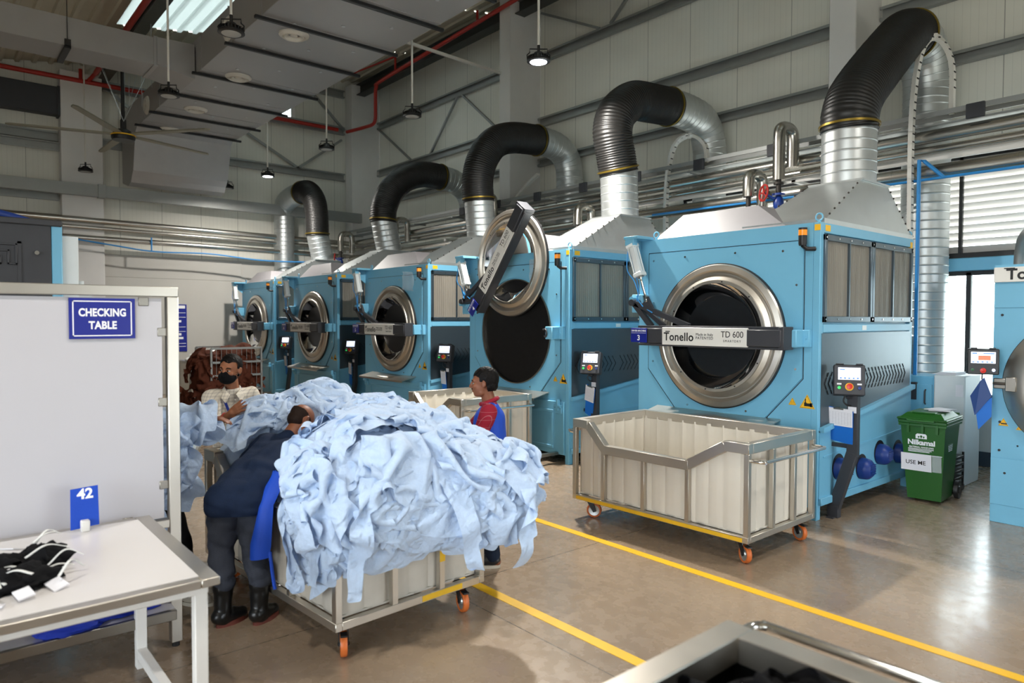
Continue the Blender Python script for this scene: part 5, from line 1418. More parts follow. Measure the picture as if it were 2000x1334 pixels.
# ================================================================== checking table, board and stand
tb = thing('checking_table', 'white-topped steel table in the near left corner', 'table', (-3.85, .1, 0))
X0, X1, Y0_, Y1_, zt = -4.47, -3.20, -1.4, 1.0, .85
b = MB(); b.box(X0 + .06, X1 - .06, Y0_ + .06, Y1_ - .075, zt - .02, zt + .003); build(b, 'table_top', M['table_top'], tb, world=True)
b = MB(); b.box(X0, X1, Y1_ - .08, Y1_, zt - .036, zt + .002, .004); b.box(X1 - .06, X1, Y0_, Y1_ - .08, zt - .036, zt + .002, .004); b.box(X0, X0 + .06, Y0_, Y1_ - .08, zt - .036, zt + .002, .004); b.box(X0, X1, Y0_, Y0_ + .06, zt - .036, zt + .002, .004); build(b, 'edge_frame', M['steel'], tb, world=True)
b = MB(); b.box(X1 - .1, X1 - .04, Y0_ + .02, Y1_ - .04, zt - .076, zt - .036, .004); b.box(X0 + .04, X0 + .1, Y0_ + .02, Y1_ - .04, zt - .076, zt - .036, .004); b.box(X0 + .1, X1 - .1, Y1_ - .098, Y1_ - .045, zt - .075, zt - .036, .004); build(b, 'apron', M['white_paint'], tb, world=True)
for (x, y) in ((X1 - .07, Y1_ - .07), (X0 + .07, Y1_ - .07), (X1 - .07, Y0_ + .1), (X0 + .07, Y0_ + .1)):
    b = MB(); b.box(x - .028, x + .028, y - .028, y + .028, 0, zt - .04, .004); build(b, 'leg', M['white_paint'], tb, world=True)
b = MB(); b.box(X0 + .07, X1 - .07, Y1_ - .095, Y1_ - .045, .06, .12, .004); build(b, 'stretcher', M['white_paint'], tb, world=True)

bd = thing('partition_board', 'white board in a steel tube frame behind the table', 'board', (-4.56, .2, 0))
BX = -4.56
b = MB(); b.box(BX - .012, BX + .006, -1.6, 1.1, .80, 2.12); build(b, 'white_panel', M['board'], bd, world=True, smooth=0)
b = MB()
b.box(BX - .03, BX + .03, -1.7, 1.19, 2.13, 2.19, .004); b.box(BX - .03, BX + .03, 1.125, 1.19, 0.03, 2.13, .004); b.box(BX - .03, BX + .03, -1.7, 1.125, .74, .79, .004)
b.box(BX - .62, BX - .56, 1.125, 1.185, 0.03, 1.0, .004)
fr = build(b, 'tube_frame', M['steel'], bd, world=True)
for (y, z) in ((1.1, 1.92), (1.1, 1.5), (1.1, 1.0), (1.0, 2.1), (.27, 2.1), (.9, .81)):
    b = MB(); b.box(BX + .004, BX + .012, y - .025, y + .03, z - .025, z + .025, .003); build(b, 'panel_clip', M['steel_dull'], bd, world=True)
for x in (BX, BX - .59):
    b = MB(); b.cyl((x, 1.157, 0), (x, 1.157, .035), .022, 12); build(b, 'foot', M['black'], fr, world=True)
b = MB(); b.box(BX - .62, BX + .13, -1.6, 1.125, .26, .275); build(b, 'lower_shelf', M['board'], bd, world=True, smooth=0)
b = MB(); b.box(BX + .13, BX + .16, -1.6, 1.125, .22, .28, .004); build(b, 'shelf_rail', M['steel_dull'], bd, world=True)
sg = thing('table_sign', 'navy sign with white lettering at the top of white board', 'sign', (BX + .012, .79, 2.0))
b = MB(); b.box(0, .006, -.165, .165, -.115, .115); b.use(M['white_ink'])
write(b, 'CHECKING', .060, (.0068, 0, .032), SIDE, bold=.0022, squash=.76, spacing=1.04); write(b, 'TABLE', .060, (.0068, 0, -.040), SIDE, bold=.0022, squash=.80, spacing=1.04)
for (y0, y1, z0, z1) in ((-.148, .148, .094, .1), (-.148, .148, -.1, -.094), (-.148, -.142, -.1, .1), (.142, .148, -.1, .1)): b.box(.0062, .0072, y0, y1, z0, z1)
build(b, 'sign_plate', M['navy_sign'], sg, smooth=0)
ns = thing('number_stand', 'small blue number card in a white block on table', 'number card', (-4.36, .655, zt + .003))
b = MB(); b.M = Matrix.Rotation(-.12, 4, 'Y'); b.add([(0, -.065, .012), (0, .07, .022), (0, .07, .235), (0, -.06, .228), (.005, -.065, .012), (.005, .07, .022), (.005, .07, .235), (.005, -.06, .228)], [(0, 1, 2, 3), (4, 5, 6, 7), (0, 1, 5, 4), (1, 2, 6, 5), (2, 3, 7, 6), (3, 0, 4, 7)]); c = build(b, 'number_card', M['royal'], ns, smooth=0)
b = MB(); b.M = Matrix.Rotation(-.12, 4, 'Y'); write(b, '42', .075, (.0056, .008, .195), SIDE, bold=.0025); build(b, 'number_lettering', M['white_ink'], c, smooth=0, normals=False)
b = MB(); b.box(-.03, .035, -.02, .022, 0, .06, .005); build(b, 'block', M['white_paint'], ns)

# cloth on the lower shelf and trimmings on the table
def crumple(b, c, r, amp=.25, f=6.0, n=40, m=26, seed=0, flat=0.0):
    k = len(b.v); b.ell((0, 0, 0), (1, 1, 1), n, m); o_ = Vector((seed * 7.3, seed * 3.1, seed))
    for i in range(k, len(b.v)):
        v = Vector(b.v[i]); d = noise.noise(v * f * .4 + o_) * amp + abs(noise.noise(v * f + o_)) * amp * .7
        v = v * (1 + d); v = Vector((v.x * r[0], v.y * r[1], max(v.z, -flat) * r[2])) if flat else Vector((v.x * r[0], v.y * r[1], v.z * r[2]))
        b.v[i] = (v.x + c[0], v.y + c[1], v.z + c[2])
b = MB(); crumple(b, (-4.66, .80, .32), (.20, .30, .075), .3, 5, flat=.55, seed=2); crumple(b, (-4.5, .60, .3), (.1, .16, .05), .3, 6, flat=.6, seed=4)
solo('folded_cloth', b, mat('deep_blue_cloth', '#0E2C9A', .85, var=.06, bump=.3, bscale=40), 'blue cloth bundle lying on the shelf under the board', 'cloth', (-4.75, .7, .275), smooth=80)
rr = random.Random(21)
b = MB()
for i in range(9): crumple(b, (-3.74 + rr.uniform(-.16, .2), .22 + rr.uniform(-.34, .22), zt + .03), (rr.uniform(.07, .11), rr.uniform(.08, .14), rr.uniform(.04, .075)), .5, 7, 26, 16, seed=i, flat=.5)
o = solo('trimming_heap', b, M['black_cloth'], 'heap of black fabric trimmings on the white table', 'trimmings', (-3.8, .1, zt), smooth=80); o['kind'] = 'stuff'
b = MB()
for i in range(26):
    p = Vector((-3.74 + rr.uniform(-.22, .28), .2 + rr.uniform(-.34, .3), zt + rr.uniform(.02, .1))); a = rr.uniform(0, 6.28); L_ = rr.uniform(.08, .22)
    q = p + Vector((math.cos(a), math.sin(a), rr.uniform(-.15, .15))) * L_; q.z = max(q.z, zt + .012); mid = (p + q) / 2 + Vector((0, 0, rr.uniform(.01, .05)))
    P = catmull([p, mid, q], 6)
    for c, d in zip(P, P[1:]): b.beam(c, d, .012, .004)
o = solo('cut_tapes', b, M['white_cloth'], 'tangle of cut off-white tapes among black trimmings', 'tapes', (-3.8, .1, zt)); o['kind'] = 'stuff'
for i in range(7):
    b = MB(); x, y = [(-3.5, .42), (-3.45, .3), (-3.8, .1), (-3.42, .1), (-3.6, .25), (-3.95, .3), (-3.4, .2)][i]; a = rr.uniform(-.6, .6)
    b.M = Matrix.Translation((x, y, zt + [.02, .025, .09, .012, .06, .08, .014][i])) @ Matrix.Rotation(a, 4, 'Z') @ Matrix.Rotation(rr.uniform(-.35, .35), 4, 'X') @ Matrix.Rotation(rr.uniform(-.3, .3), 4, 'Y')
    b.box(-.045, .045, -.03, .03, -.003, .003)
    solo('paper_tag', b, M['paper'], 'small white paper tag lying among the black trimmings', 'tag', (x, y, zt), 'paper tags among the trimmings', smooth=0)

# ================================================================== dark machine behind the board
t = thing('industrial_washer', 'dark grey machine front with blue edge, behind the white board', 'washing machine', (-8.0, -.3, 0))
b = MB(); b.box(-1.9, -.04, -1.6, 1.33, .1, 2.88, .01); b.box(-1.9, .0, 1.27, 1.36, .0, 2.9, .01); b.box(-1.9, 0, -1.6, -1.55, 0, 2.9); body = build(b, 'case', M['blue'], t)
b = MB(); b.box(-.04, .0, -1.55, 1.27, .15, 2.9, .008); b.box(-1.95, .02, -1.6, 1.36, 2.88, 2.94, .01)
for (y0, y1, z0, z1) in ((-1.5, 1.03, 2.70, 2.72), (1.0, 1.03, .3, 2.72), ): b.box(0, .012, y0, y1, z0, z1)
b.box(0, .006, -1.5, 1.0, .3, 2.70)
fc = build(b, 'front_face', M['shutter_grey'], t)
b = MB()   # raised emblem outlines, turned square spiral
def rl(y0, y1, z0, z1): b.box(.006, .02, y0, y1, z0, z1, .004)
rl(.60, 1.0, 2.68, 2.70); rl(.98, 1.0, 2.50, 2.70); rl(.92, 1.0, 2.50, 2.52); rl(.92, .94, 2.50, 2.64); rl(.70, .94, 2.62, 2.64); rl(.70, .88, 2.50, 2.52); rl(.86, .88, 2.50, 2.58); rl(.60, .88, 2.565, 2.585)
build(b, 'embossed_emblem', M['shutter_grey'], fc)
b = MB(); b.cyl((.0, 1.15, 2.62), (.03, 1.15, 2.62), .02, 10); build(b, 'lock', M['chrome'], fc)
b = MB(); b.box(-.5, -.1, .5, .62, 2.94, 2.96); build(b, 'top_label', M['white_plate'], t, smooth=0)
b = MB(); b.tube(catmull([(-.6, -1.2, 2.98), (-.6, .2, 3.06), (-.6, .8, 3.05), (-.7, 1.2, 2.97), (-.9, 1.3, 2.94)], 8), .045, 12); b.tube(catmull([(-.75, -1.2, 3.05), (-.75, .2, 3.12), (-.8, .8, 3.08), (-.9, 1.15, 2.97)], 8), .03, 10); build(b, 'blue_hose', M['valve_blue'], t)
b = MB(); b.box(-.7, -.05, 1.36, 1.5, 2.05, 2.8, .006); b.cyl((-.3, 1.55, 2.2), (-.3, 1.55, 2.38), .03, 10); b.box(-.3, -.15, 1.5, 1.62, 2.15, 2.3); build(b, 'side_box', M['cabinet_white'], t)

# wall signs and carts at the far end
t = thing('wall_sign', 'tall navy notice on white end wall behind the board edge', 'sign', (EX + .025, 5.28, 1.75))
b = MB(); b.box(0, .012, -.3, .19, -.63, .63); c = build(b, 'sign_plate', M['navy_sign'], t, smooth=0)
b = MB(); b.box(.0122, .014, -.26, .15, .52, .6)
for z in (.4, .28, .02, -.1, -.42, -.5): b.box(.0122, .014, -.27, .16, z, z + .012)
for (y, z) in ((-.05, .15), (.0, -.3), (-.05, -.2)): b.box(.0122, .014, y - .1, y + .1, z, z + .06)
build(b, 'sign_lines', M['white_ink'], c, smooth=0)

t = thing('garment_cart', 'grey wire cart piled with brown garments before the farthest dryer', 'cart', (-15.0, 4.9, 0))
b = MB(); w0 = .55
for x in (-.5, .5):
    for y in (-.5, .5): b.box(x - .02, x + .02, y - .02, y + .02, .12, 1.4, .004)
for z in (.2, .55, .85, 1.12, 1.4):
    b.box(.48, .52, -.5, .5, z - .02, z + .02)
    b.box(-.5, .5, .48, .52, z - .015, z + .015)
for z in (.2, .7, 1.4): b.box(-.52, -.48, -.5, .5, z - .02, z + .02)
b.box(-.5, .5, -.5, .5, .16, .2)
for i in range(9): b.cyl((.5, -.4 + i * .1, .2), (.5, -.4 + i * .1, 1.4), .005, 6)
build(b, 'wire_frame', M['galv_beam'], t)
for x in (-.42, .42):
    for y in (-.42, .42): b = MB(); b.cyl((x, y - .02, .06), (x, y + .02, .06), .06, 14); b.box(x - .03, x + .03, y - .03, y + .03, .1, .17); build(b, 'caster', M['black'], t)
t = thing('laundry_cart', 'pale cart with white laundry near the far end wall', 'cart', (-18.0, 5.35, 0))
b = MB(); b.box(-.45, .45, -.5, .3, .2, .95, .01); build(b, 'tub', M['plastic_liner'], t)
b = MB(); b.box(-.48, .48, -.53, .33, .93, .98, .006)
for x in (-.46, .46):
    for y in (-.51, .31): b.box(x - .02, x + .02, y - .02, y + .02, .1, .95)
build(b, 'frame', M['steel_dull'], t)
for x in (-.4, .4):
    for y in (-.45, .25): b = MB(); b.cyl((x, y - .02, .06), (x, y + .02, .06), .06, 14); build(b, 'caster', M['wheel_orange'], t)
b = MB(); crumple(b, (-17.9, 5.35, 1.02), (.42, .42, .2), .3, 5, seed=5); solo('white_laundry', b, M['white_cloth'], 'white laundry heaped on the pale cart', 'laundry', (-17.9, 5.35, 1.0), smooth=80)
b = MB(); crumple(b, (-17.55, 5.6, .9), (.22, .2, .2), .4, 5, seed=6); solo('dark_garment', b, M['black_cloth'], 'dark garment hanging over the pale cart corner', 'garment', (-17.55, 5.6, .9), smooth=80)
b = MB(); b.lathe([(.0, 0), (.16, .0), (.2, .02), (.21, .08), (.19, .1), (.0, .1)], (-8.7, 2.35, .55), Vector((.6, -.6, .2)), 28); b.box(-8.8, -8.6, 2.25, 2.45, 0, .5, .01)
solo('floor_fan', b, M['galv_beam'], 'round grey drum fan half hidden behind the board post', 'fan', (-8.7, 2.35, 0))
# ================================================================== shirts: cloth relaxed onto the heap
def sculpt(mb, voxel=0.012, smooth=6, fac=0.5):
    """fuse overlapping closed shapes into one continuous surface"""
    me = bpy.data.meshes.new('sculpt_source'); me.from_pydata(mb.v, [], mb.f)
    bm = bmesh.new(); bm.from_mesh(me); bmesh.ops.recalc_face_normals(bm, faces=bm.faces[:]); bm.to_mesh(me); bm.free()
    o = bpy.data.objects.new('sculpt_source', me); COL.objects.link(o)
    r = o.modifiers.new('r', 'REMESH'); r.mode = 'VOXEL'; r.voxel_size = voxel; r.adaptivity = 0
    if smooth:
        s = o.modifiers.new('s', 'SMOOTH'); s.factor = fac; s.iterations = smooth
    dg = bpy.context.evaluated_depsgraph_get(); dg.update()
    out = bpy.data.meshes.new_from_object(o.evaluated_get(dg))
    bpy.data.objects.remove(o); bpy.data.meshes.remove(me)
    return out

def mesh_obj(me, name, m, parent=None, world=False, loc=None, smooth=True):
    off = root_loc(parent) if (world and parent is not None) else (Vector(loc) if loc is not None else None)
    if off is not None: me.transform(Matrix.Translation(-off))
    me.polygons.foreach_set('use_smooth', [smooth] * len(me.polygons))
    me.materials.clear(); me.materials.append(m); me.name = name
    o = bpy.data.objects.new(name, me); COL.objects.link(o)
    if parent is not None: o.parent = parent
    if loc is not None: o.location = loc
    return o

def sd_ell(P, c, r):
    q = (P - c) / r
    k0 = np.linalg.norm(q, axis=-1); k1 = np.linalg.norm(q / r, axis=-1)
    return k0 * (k0 - 1.0) / np.maximum(k1, 1e-6)
def sd_cap(P, a, b_, r):
    pa = P - a; ba = b_ - a
    h = np.clip((pa @ ba) / (ba @ ba), 0, 1)
    return np.linalg.norm(pa - h[..., None] * ba, axis=-1) - r
def sd_box(P, c, h, ang):
    q = P - c; ca, sa = math.cos(-ang), math.sin(-ang)
    x = q[..., 0] * ca - q[..., 1] * sa; y = q[..., 0] * sa + q[..., 1] * ca
    d = np.stack([np.abs(x) - h[0], np.abs(y) - h[1], np.abs(q[..., 2]) - h[2]], -1)
    return np.linalg.norm(np.maximum(d, 0), axis=-1) + np.minimum(d.max(-1), 0)
def smin(a, b_, k=0.10):
    h = np.clip(0.5 + 0.5 * (b_ - a) / k, 0, 1)
    return b_ * (1 - h) + a * h - k * h * (1 - h)

BLOBS = [((-3.94, 2.10, .92), (.36, .40, .38)), ((-4.00, 2.50, .90), (.44, .46, .38)), ((-3.80, 2.72, .86), (.34, .36, .27)), ((-3.62, 2.86, .80), (.24, .27, .23)),
         ((-4.62, 2.62, .86), (.40, .34, .44)), ((-5.44, 2.12, .88), (.24, .26, .38)), ((-5.38, 2.50, .90), (.30, .30, .46)), ((-5.0, 2.6, .84), (.4, .28, .40)), ((-5.48, 1.92, .86), (.14, .16, .25)), ((-4.75, 2.2, .75), (.5, .4, .25)), ((-4.36, 2.42, .84), (.36, .42, .38))]
BLOBS = [(np.array(c), np.array(r) + .035) for c, r in BLOBS]
TBC = np.array(TB[0]) + np.array([-.975 * math.cos(TB[1]) - .575 * math.sin(TB[1]), -.975 * math.sin(TB[1]) + .575 * math.cos(TB[1]), 0.0])
def heap_sdf(P):
    d = sd_ell(P, *BLOBS[0])
    for bl in BLOBS[1:]: d = smin(d, sd_ell(P, *bl), .10)
    t = sd_box(P, np.array([TBC[0], TBC[1], .60]), (.985, .585, .40), TB[1])
    # the dropped front of the trolley stays free
    cut = sd_box(P, np.array([-4.87, 1.6, .95]), (.45, .35, .2), TB[1])
    t = np.maximum(t, -cut)
    return np.minimum(d, t)

PEOPLE = [((-4.655, 1.585, .83), (-4.93, 1.97, 1.06), .17), ((-4.93, 1.97, 1.06), (-4.985, 2.06, 1.135), .17), ((-5.115, 1.92, 1.085), (-5.165, 1.80, .945), .09), ((-5.165, 1.8, .945), (-5.2, 1.98, .86), .075),
          ((-4.765, 2.02, 1.045), (-4.80, 2.14, .86), .085), ((-5.0, 2.1, 1.15), (-5.04, 2.19, 1.26), .125), ((-4.66, 1.56, .4), (-4.66, 1.56, .8), .16),
          ((-4.43, 3.50, .3), (-4.42, 3.49, 1.3), .19), ((-4.31, 3.40, 1.26), (-4.29, 3.26, 1.06), .08), ((-4.29, 3.26, 1.06), (-4.3, 3.05, 1.0), .06), ((-5.865, 1.775, 1.36), (-5.72, 1.745, 1.16), .08), ((-5.72, 1.745, 1.16), (-5.42, 1.83, 1.30), .055)]
PEOPLE = [(np.array(a), np.array(b_), r) for a, b_, r in PEOPLE]
def people_sdf(P):
    d = sd_cap(P, *PEOPLE[0])
    for c in PEOPLE[1:]: d = np.minimum(d, sd_cap(P, *c))
    return d
SP = 0.034
GA, GB = 47, 23                                   # nodes across (sleeve to sleeve) and along
_a = (np.arange(GA) - (GA - 1) / 2) * SP
_b = (np.arange(GB) - (GB - 1) / 2) * SP
_A, _B = np.meshgrid(_a, _b, indexing='ij')
_torso = np.abs(_A) <= .262
_sl = (_B <= _b[0] + .165 - np.maximum(np.abs(_A) - .27, 0) * .10) & (np.abs(_A) <= .80)
_hem = (_B > _b[-1] - .07) & (np.abs(_A) > .17)      # curved shirt tails
MASK = (_torso & ~_hem) | _sl

def drape(specs, sdf, steps=46, iters=5, grav=9.8, off0=.010, rank=.0024, seed=1, fold=0.0, stick=.75, avoid=None, wall=None, tuck=None):
    """specs: (centre, normal, down direction, across scale, along scale) for each shirt; returns relaxed positions"""
    rg = np.random.default_rng(seed); S = len(specs)
    P = np.zeros((S, GA, GB, 3)); OFF = np.zeros((S, 1, 1))
    for i, (c, n, d, sx, sy) in enumerate(specs):
        c, n, d = (np.array(q, float) for q in (c, n, d))
        n /= np.linalg.norm(n); d = d - n * (d @ n); d /= np.linalg.norm(d); e = np.cross(n, d)
        ph = rg.uniform(0, 6.28, 6)
        rip = .034 * np.sin(_A * rg.uniform(30, 62) + ph[0] + 2.2 * np.sin(_B * 9 + ph[1])) + .022 * np.sin(_B * rg.uniform(28, 55) + ph[2] + 2 * np.sin(_A * 8 + ph[3]))
        swirl = .035 * np.sin(_B * 11 + ph[4]); swirl2 = .03 * np.sin(_A * 10 + ph[5])
        OFF[i] = off0 + rank * i
        A_ = _A
        if fold < 0: A_ = np.where(_A > .27, .54 - _A, _A); rip = rip + np.where(_A > .27, .03, 0)
        if rg.random() < fold:
            A_ = np.where(np.abs(_A) > .27, np.sign(_A) * (.54 - np.abs(_A)), _A); rip = rip + np.where(np.abs(_A) > .27, .03, 0)
        P[i] = c + (A_ * sx + swirl)[..., None] * e + (_B * sy + swirl2)[..., None] * d + (rip + OFF[i, 0, 0] + .02)[..., None] * n
    V = np.zeros_like(P); dt = .016
    W = MASK.astype(float)[None, ..., None]
    def cons(di, dj, rest, k):
        sa = (slice(None), slice(max(0, -di), GA - max(0, di)), slice(max(0, -dj), GB - max(0, dj)))
        sb = (slice(None), slice(max(0, di), GA - max(0, -di)), slice(max(0, dj), GB - max(0, -dj)))
        ok = (MASK[sa[1:]] & MASK[sb[1:]]).astype(float)[None, ..., None]
        return sa, sb, ok, rest, k
    C = [cons(1, 0, SP, .42), cons(0, 1, SP, .42), cons(1, 1, SP * 1.414, .25), cons(1, -1, SP * 1.414, .25), cons(2, 0, SP * 2, .10), cons(0, 2, SP * 2, .10)]
    eps = .004
    for st in range(steps):
        V[..., 2] -= grav * dt; V *= .90
        X = P.copy(); P = P + V * dt
        for it in range(iters):
            for sa, sb, ok, rest, k in C:
                dlt = P[sb] - P[sa]; L = np.linalg.norm(dlt, axis=-1, keepdims=True)
                cr = dlt * ((L - rest) / np.maximum(L, 1e-6)) * k * ok
                P[sa] += cr; P[sb] -= cr
        d = sdf(P); pen = OFF - d
        hit = pen > 0
        if hit.any():
            Q = P[hit]
            g = np.stack([sdf(Q + np.eye(3)[a] * eps) - sdf(Q - np.eye(3)[a] * eps) for a in range(3)], -1)
            g /= np.maximum(np.linalg.norm(g, axis=-1, keepdims=True), 1e-6)
            Q = Q + g * pen[hit][:, None]
            mv = Q - X[hit]; tn_ = mv - g * (mv * g).sum(-1, keepdims=True)
            P[hit] = Q - tn_ * stick
        if avoid is not None:
            d2 = avoid(P) - OFF * .3; h2 = d2 < 0
            if h2.any():
                Q = P[h2]
                g = np.stack([avoid(Q + np.eye(3)[a] * eps) - avoid(Q - np.eye(3)[a] * eps) for a in range(3)], -1)
                g /= np.maximum(np.linalg.norm(g, axis=-1, keepdims=True), 1e-6); P[h2] = Q - g * d2[h2][:, None]
        if wall is not None:
            p0, nn, which = wall
            s_ = (P[which] - p0) @ nn + .05 * np.sin(P[which][..., 2] * 17) ; s_ = np.minimum(s_, 0); P[which] = P[which] - s_[..., None] * nn
        if tuck is not None and st > 4:
            dd = sdf(P); far = dd > tuck + OFF
            if far.any():
                Q = P[far]; g = np.stack([sdf(Q + np.eye(3)[a] * eps) - sdf(Q - np.eye(3)[a] * eps) for a in range(3)], -1)
                g /= np.maximum(np.linalg.norm(g, axis=-1, keepdims=True), 1e-6); P[far] = Q - g * ((dd - tuck - OFF)[far] * .35)[:, None]
        P[..., 2] = np.maximum(P[..., 2], .012)
        V = (P - X) / dt
    return P

_IDX = -np.ones((GA, GB), int); _IDX[MASK] = np.arange(MASK.sum())
_QF = [(_IDX[i, j], _IDX[i + 1, j], _IDX[i + 1, j + 1], _IDX[i, j + 1]) for i in range(GA - 1) for j in range(GB - 1) if MASK[i, j] and MASK[i + 1, j] and MASK[i + 1, j + 1] and MASK[i, j + 1]]
def shirt_obj(P, label, group=None, m='shirt', name='shirt', levels=1):
    pts = P[MASK]; c = pts.mean(0)
    me = bpy.data.meshes.new(name); me.from_pydata([tuple(p - c) for p in pts], [], _QF)
    me.polygons.foreach_set('use_smooth', [True] * len(me.polygons)); me.materials.append(M[m])
    o = bpy.data.objects.new(name, me); COL.objects.link(o); o.location = c
    if levels:
        s = o.modifiers.new('subdivision', 'SUBSURF'); s.levels = levels; s.render_levels = levels
    return tag(o, label, 'shirt', group)

def on_heap(p, sdf):
    """march a point outward/inward to the surface; returns point and normal"""
    p = np.array(p, float)
    for _ in range(30):
        d = float(sdf(p[None])[0]); g = np.array([float(sdf((p + np.eye(3)[a] * .004)[None])[0] - sdf((p - np.eye(3)[a] * .004)[None])[0]) for a in range(3)])
        g /= max(np.linalg.norm(g), 1e-6); p = p - g * d
    return p, g

rg = np.random.default_rng(11)
specs = []
def put(p, yaw=None, sx=None, sy=None):
    q, n = on_heap(p, heap_sdf)
    d = np.array([0, 0, -1.0]) - n * (-n[2])
    if np.linalg.norm(d) < .25: d = np.array([math.cos(rg.uniform(0, 6.28)), math.sin(rg.uniform(0, 6.28)), 0])
    a = rg.normal(0, .55) if yaw is None else yaw
    e = np.cross(n, d); d = d * math.cos(a) + e * math.sin(a)
    specs.append((q, n, d, sx or rg.uniform(.40, .62), sy or rg.uniform(.48, .72)))
# lower layers first (their hems show at the bottom), upper ones last
for i in range(8):  put((-4.02 + i * .055, 1.60, .82 + .03 * (i % 2)), None, .55, .55)
for i in range(8):  put((-3.42, 1.85 + i * .15, .86 + .012 * i), None, .55, .45)
for i in range(8):  put((-4.02 + i * .055, 1.6, .98 + .04 * (i % 2)), None, .6, .5)
for i in range(8):  put((-3.4, 1.85 + i * .15, 1.0 + .012 * i), None, .6, .45)
for i in range(6):  put((-4.05 + i * .06, 1.62, 1.16), None, .6, .55)
for i in range(6):  put((-3.5, 1.9 + i * .15, 1.12), None, .6, .55)
for (x, y) in [(-5.3, 1.95), (-5.5, 2.1), (-5.05, 2.1), (-5.45, 2.45), (-5.2, 2.4), (-5.6, 2.3), (-5.3, 2.7), (-5.0, 2.75), (-4.75, 2.75), (-4.6, 2.55), (-5.4, 2.6), (-5.15, 2.1), (-4.7, 2.35), (-5.5, 1.9), (-5.25, 1.85), (-5.42, 2.5), (-5.2, 2.2)]: put((x, y, 1.5), sx=.6, sy=.55)
for (x, y) in [(-4.2, 2.0), (-3.9, 1.9), (-4.1, 2.4), (-3.8, 2.5), (-4.3, 2.6), (-3.75, 2.9), (-3.95, 2.2), (-4.5, 2.7), (-3.7, 2.75), (-4.1, 2.1)]: put((x, y, 1.6), sx=.75, sy=.8)
big = np.array([sp[0][0] > -4.5 for sp in specs])
WALL = (np.array([-4.19, 1.76, 0]), np.array([.62, .78, 0.0]), big)
P = drape(specs, heap_sdf, seed=3, steps=22, grav=6.0, fold=.8, stick=.93, rank=.0011, avoid=people_sdf, wall=WALL, tuck=.06)
NS = len(specs)
CEN = P[:, MASK].mean(1)
gname = 'light blue shirts heaped in the near trolley'
for i in range(NS):
    c = CEN[i]
    if c[0] > -4.55:
        lab = 'crumpled light blue shirt in the big overflowing heap beside the bending man'
        g_ = 'shirts of the big overflowing heap'
    elif c[1] < 2.25:
        lab = 'crumpled light blue shirt in the left heap, in front of the masked man'
        g_ = 'shirts of the left heap near the masked man'
    else:
        lab = 'crumpled light blue shirt in the rear heap behind the bald man\'s head'
        g_ = 'shirts of the rear heap'
    shirt_obj(P[i], lab, g_)
# sleeves that dangle over the rim, each shirt with a look of its own
hang = [((-4.02, 1.60, .78), -.05, 'shirt dangling a long cuffed sleeve at the heap edge, nearest the blue apron'),
        ((-3.86, 1.56, .72), .3, 'shirt with a sleeve hanging straight down the trolley front, left of the corner post'),
        ((-3.68, 1.58, .66), .1, 'shirt whose cuff hangs lowest of all, along the trolley corner post'),
        ((-3.42, 2.05, .80), 0.2, 'shirt with rounded cuffs hanging over the middle of trolley side'),
        ((-3.42, 2.55, .85), -.3, 'shirt with a square tail hanging over right part of trolley side'),
        ((-3.44, 2.95, .80), 0.1, 'rightmost shirt of the heap, its sleeves hanging free over the floor')]
hs = []
for p, a, lab in hang:
    q, n = on_heap(p, heap_sdf); n = n.copy(); n[2] *= .3; n /= np.linalg.norm(n)
    d = np.array([0, 0, -1.0]); e = np.cross(n, d)
    # sleeves run down the side: the long axis of the shirt points downwards
    d2 = e * math.cos(a) + d * math.sin(a)
    hs.append((q + n * .05 + np.array([0, 0, max(0, (1.17 if p[1] < 2 else 1.27) - q[2])]) - n * .05, n, d2, .86, .34))
def hang_sdf(P_): return heap_sdf(P_) - .075
PH = drape(hs, hang_sdf, steps=24, grav=7.0, seed=8, rank=.004, stick=.93, fold=-1, avoid=people_sdf, wall=(WALL[0] + np.array([0, 0, 0]), WALL[1], np.ones(len(hs), bool)), tuck=.10)
for i, (p, a, lab) in enumerate(hang): shirt_obj(PH[i], lab)
# cloth depths under the loose shirts
b = MB()
for c, r in BLOBS: b.ell(c, r * .97, 32, 20)
core = sculpt(b, .022, 4)
for v in core.vertices:
    n_ = v.normal; q = Vector(v.co); v.co = q + n_ * (.026 * noise.noise(q * 9) + .02 * abs(noise.noise(q * 21)) + .022)
    if v.co.z < .26: v.co.z = .26
o = mesh_obj(core, 'shirt_heap', M['shirt_core'], loc=(-4.5, 2.4, .3)); o['kind'] = 'stuff'
tag(o, 'deep packed mass of light blue shirts filling the near trolley', 'shirts')

# shirts over the arm of the worker hidden by the board
ARM = (np.array([-5.12, 1.16, 1.34]), np.array([-4.86, 1.52, 1.36]))
def arm_sdf(P_): return np.minimum(sd_cap(P_, ARM[0], ARM[1], .06), sd_cap(P_, np.array([-5.18, 1.22, .0]), np.array([-5.18, 1.22, 1.2]), .13))
sp2 = []
for (px, sx, sy, t, dz) in ((.10, .20, .80, 0, -.36), (.34, .24, .72, .15, -.30), (.22, .22, .62, -.1, -.44), (.40, .24, .60, .1, -.22)):
    c = ARM[0] * (1 - px) + ARM[1] * px + np.array([.055, -.02, dz]); n_ = np.array([.80, -.6, .05])
    sp2.append((c, n_, np.array([0, t, -1.0]), sx, sy))
PA = drape(sp2, lambda Q: sd_cap(Q, np.array([-5.0, 1.26, .5]), np.array([-5.0, 1.26, 1.36]), .07), steps=12, grav=1.0, seed=5, rank=.014, fold=1.0, stick=.9)
c = ARM[0] * .42 + ARM[1] * .58 + np.array([0, 0, .07])
PA = np.concatenate([PA, drape([(c, (0, 0, 1), (.8, -.6, 0), .42, .34)], arm_sdf, steps=24, seed=6, stick=.93, fold=-1)])
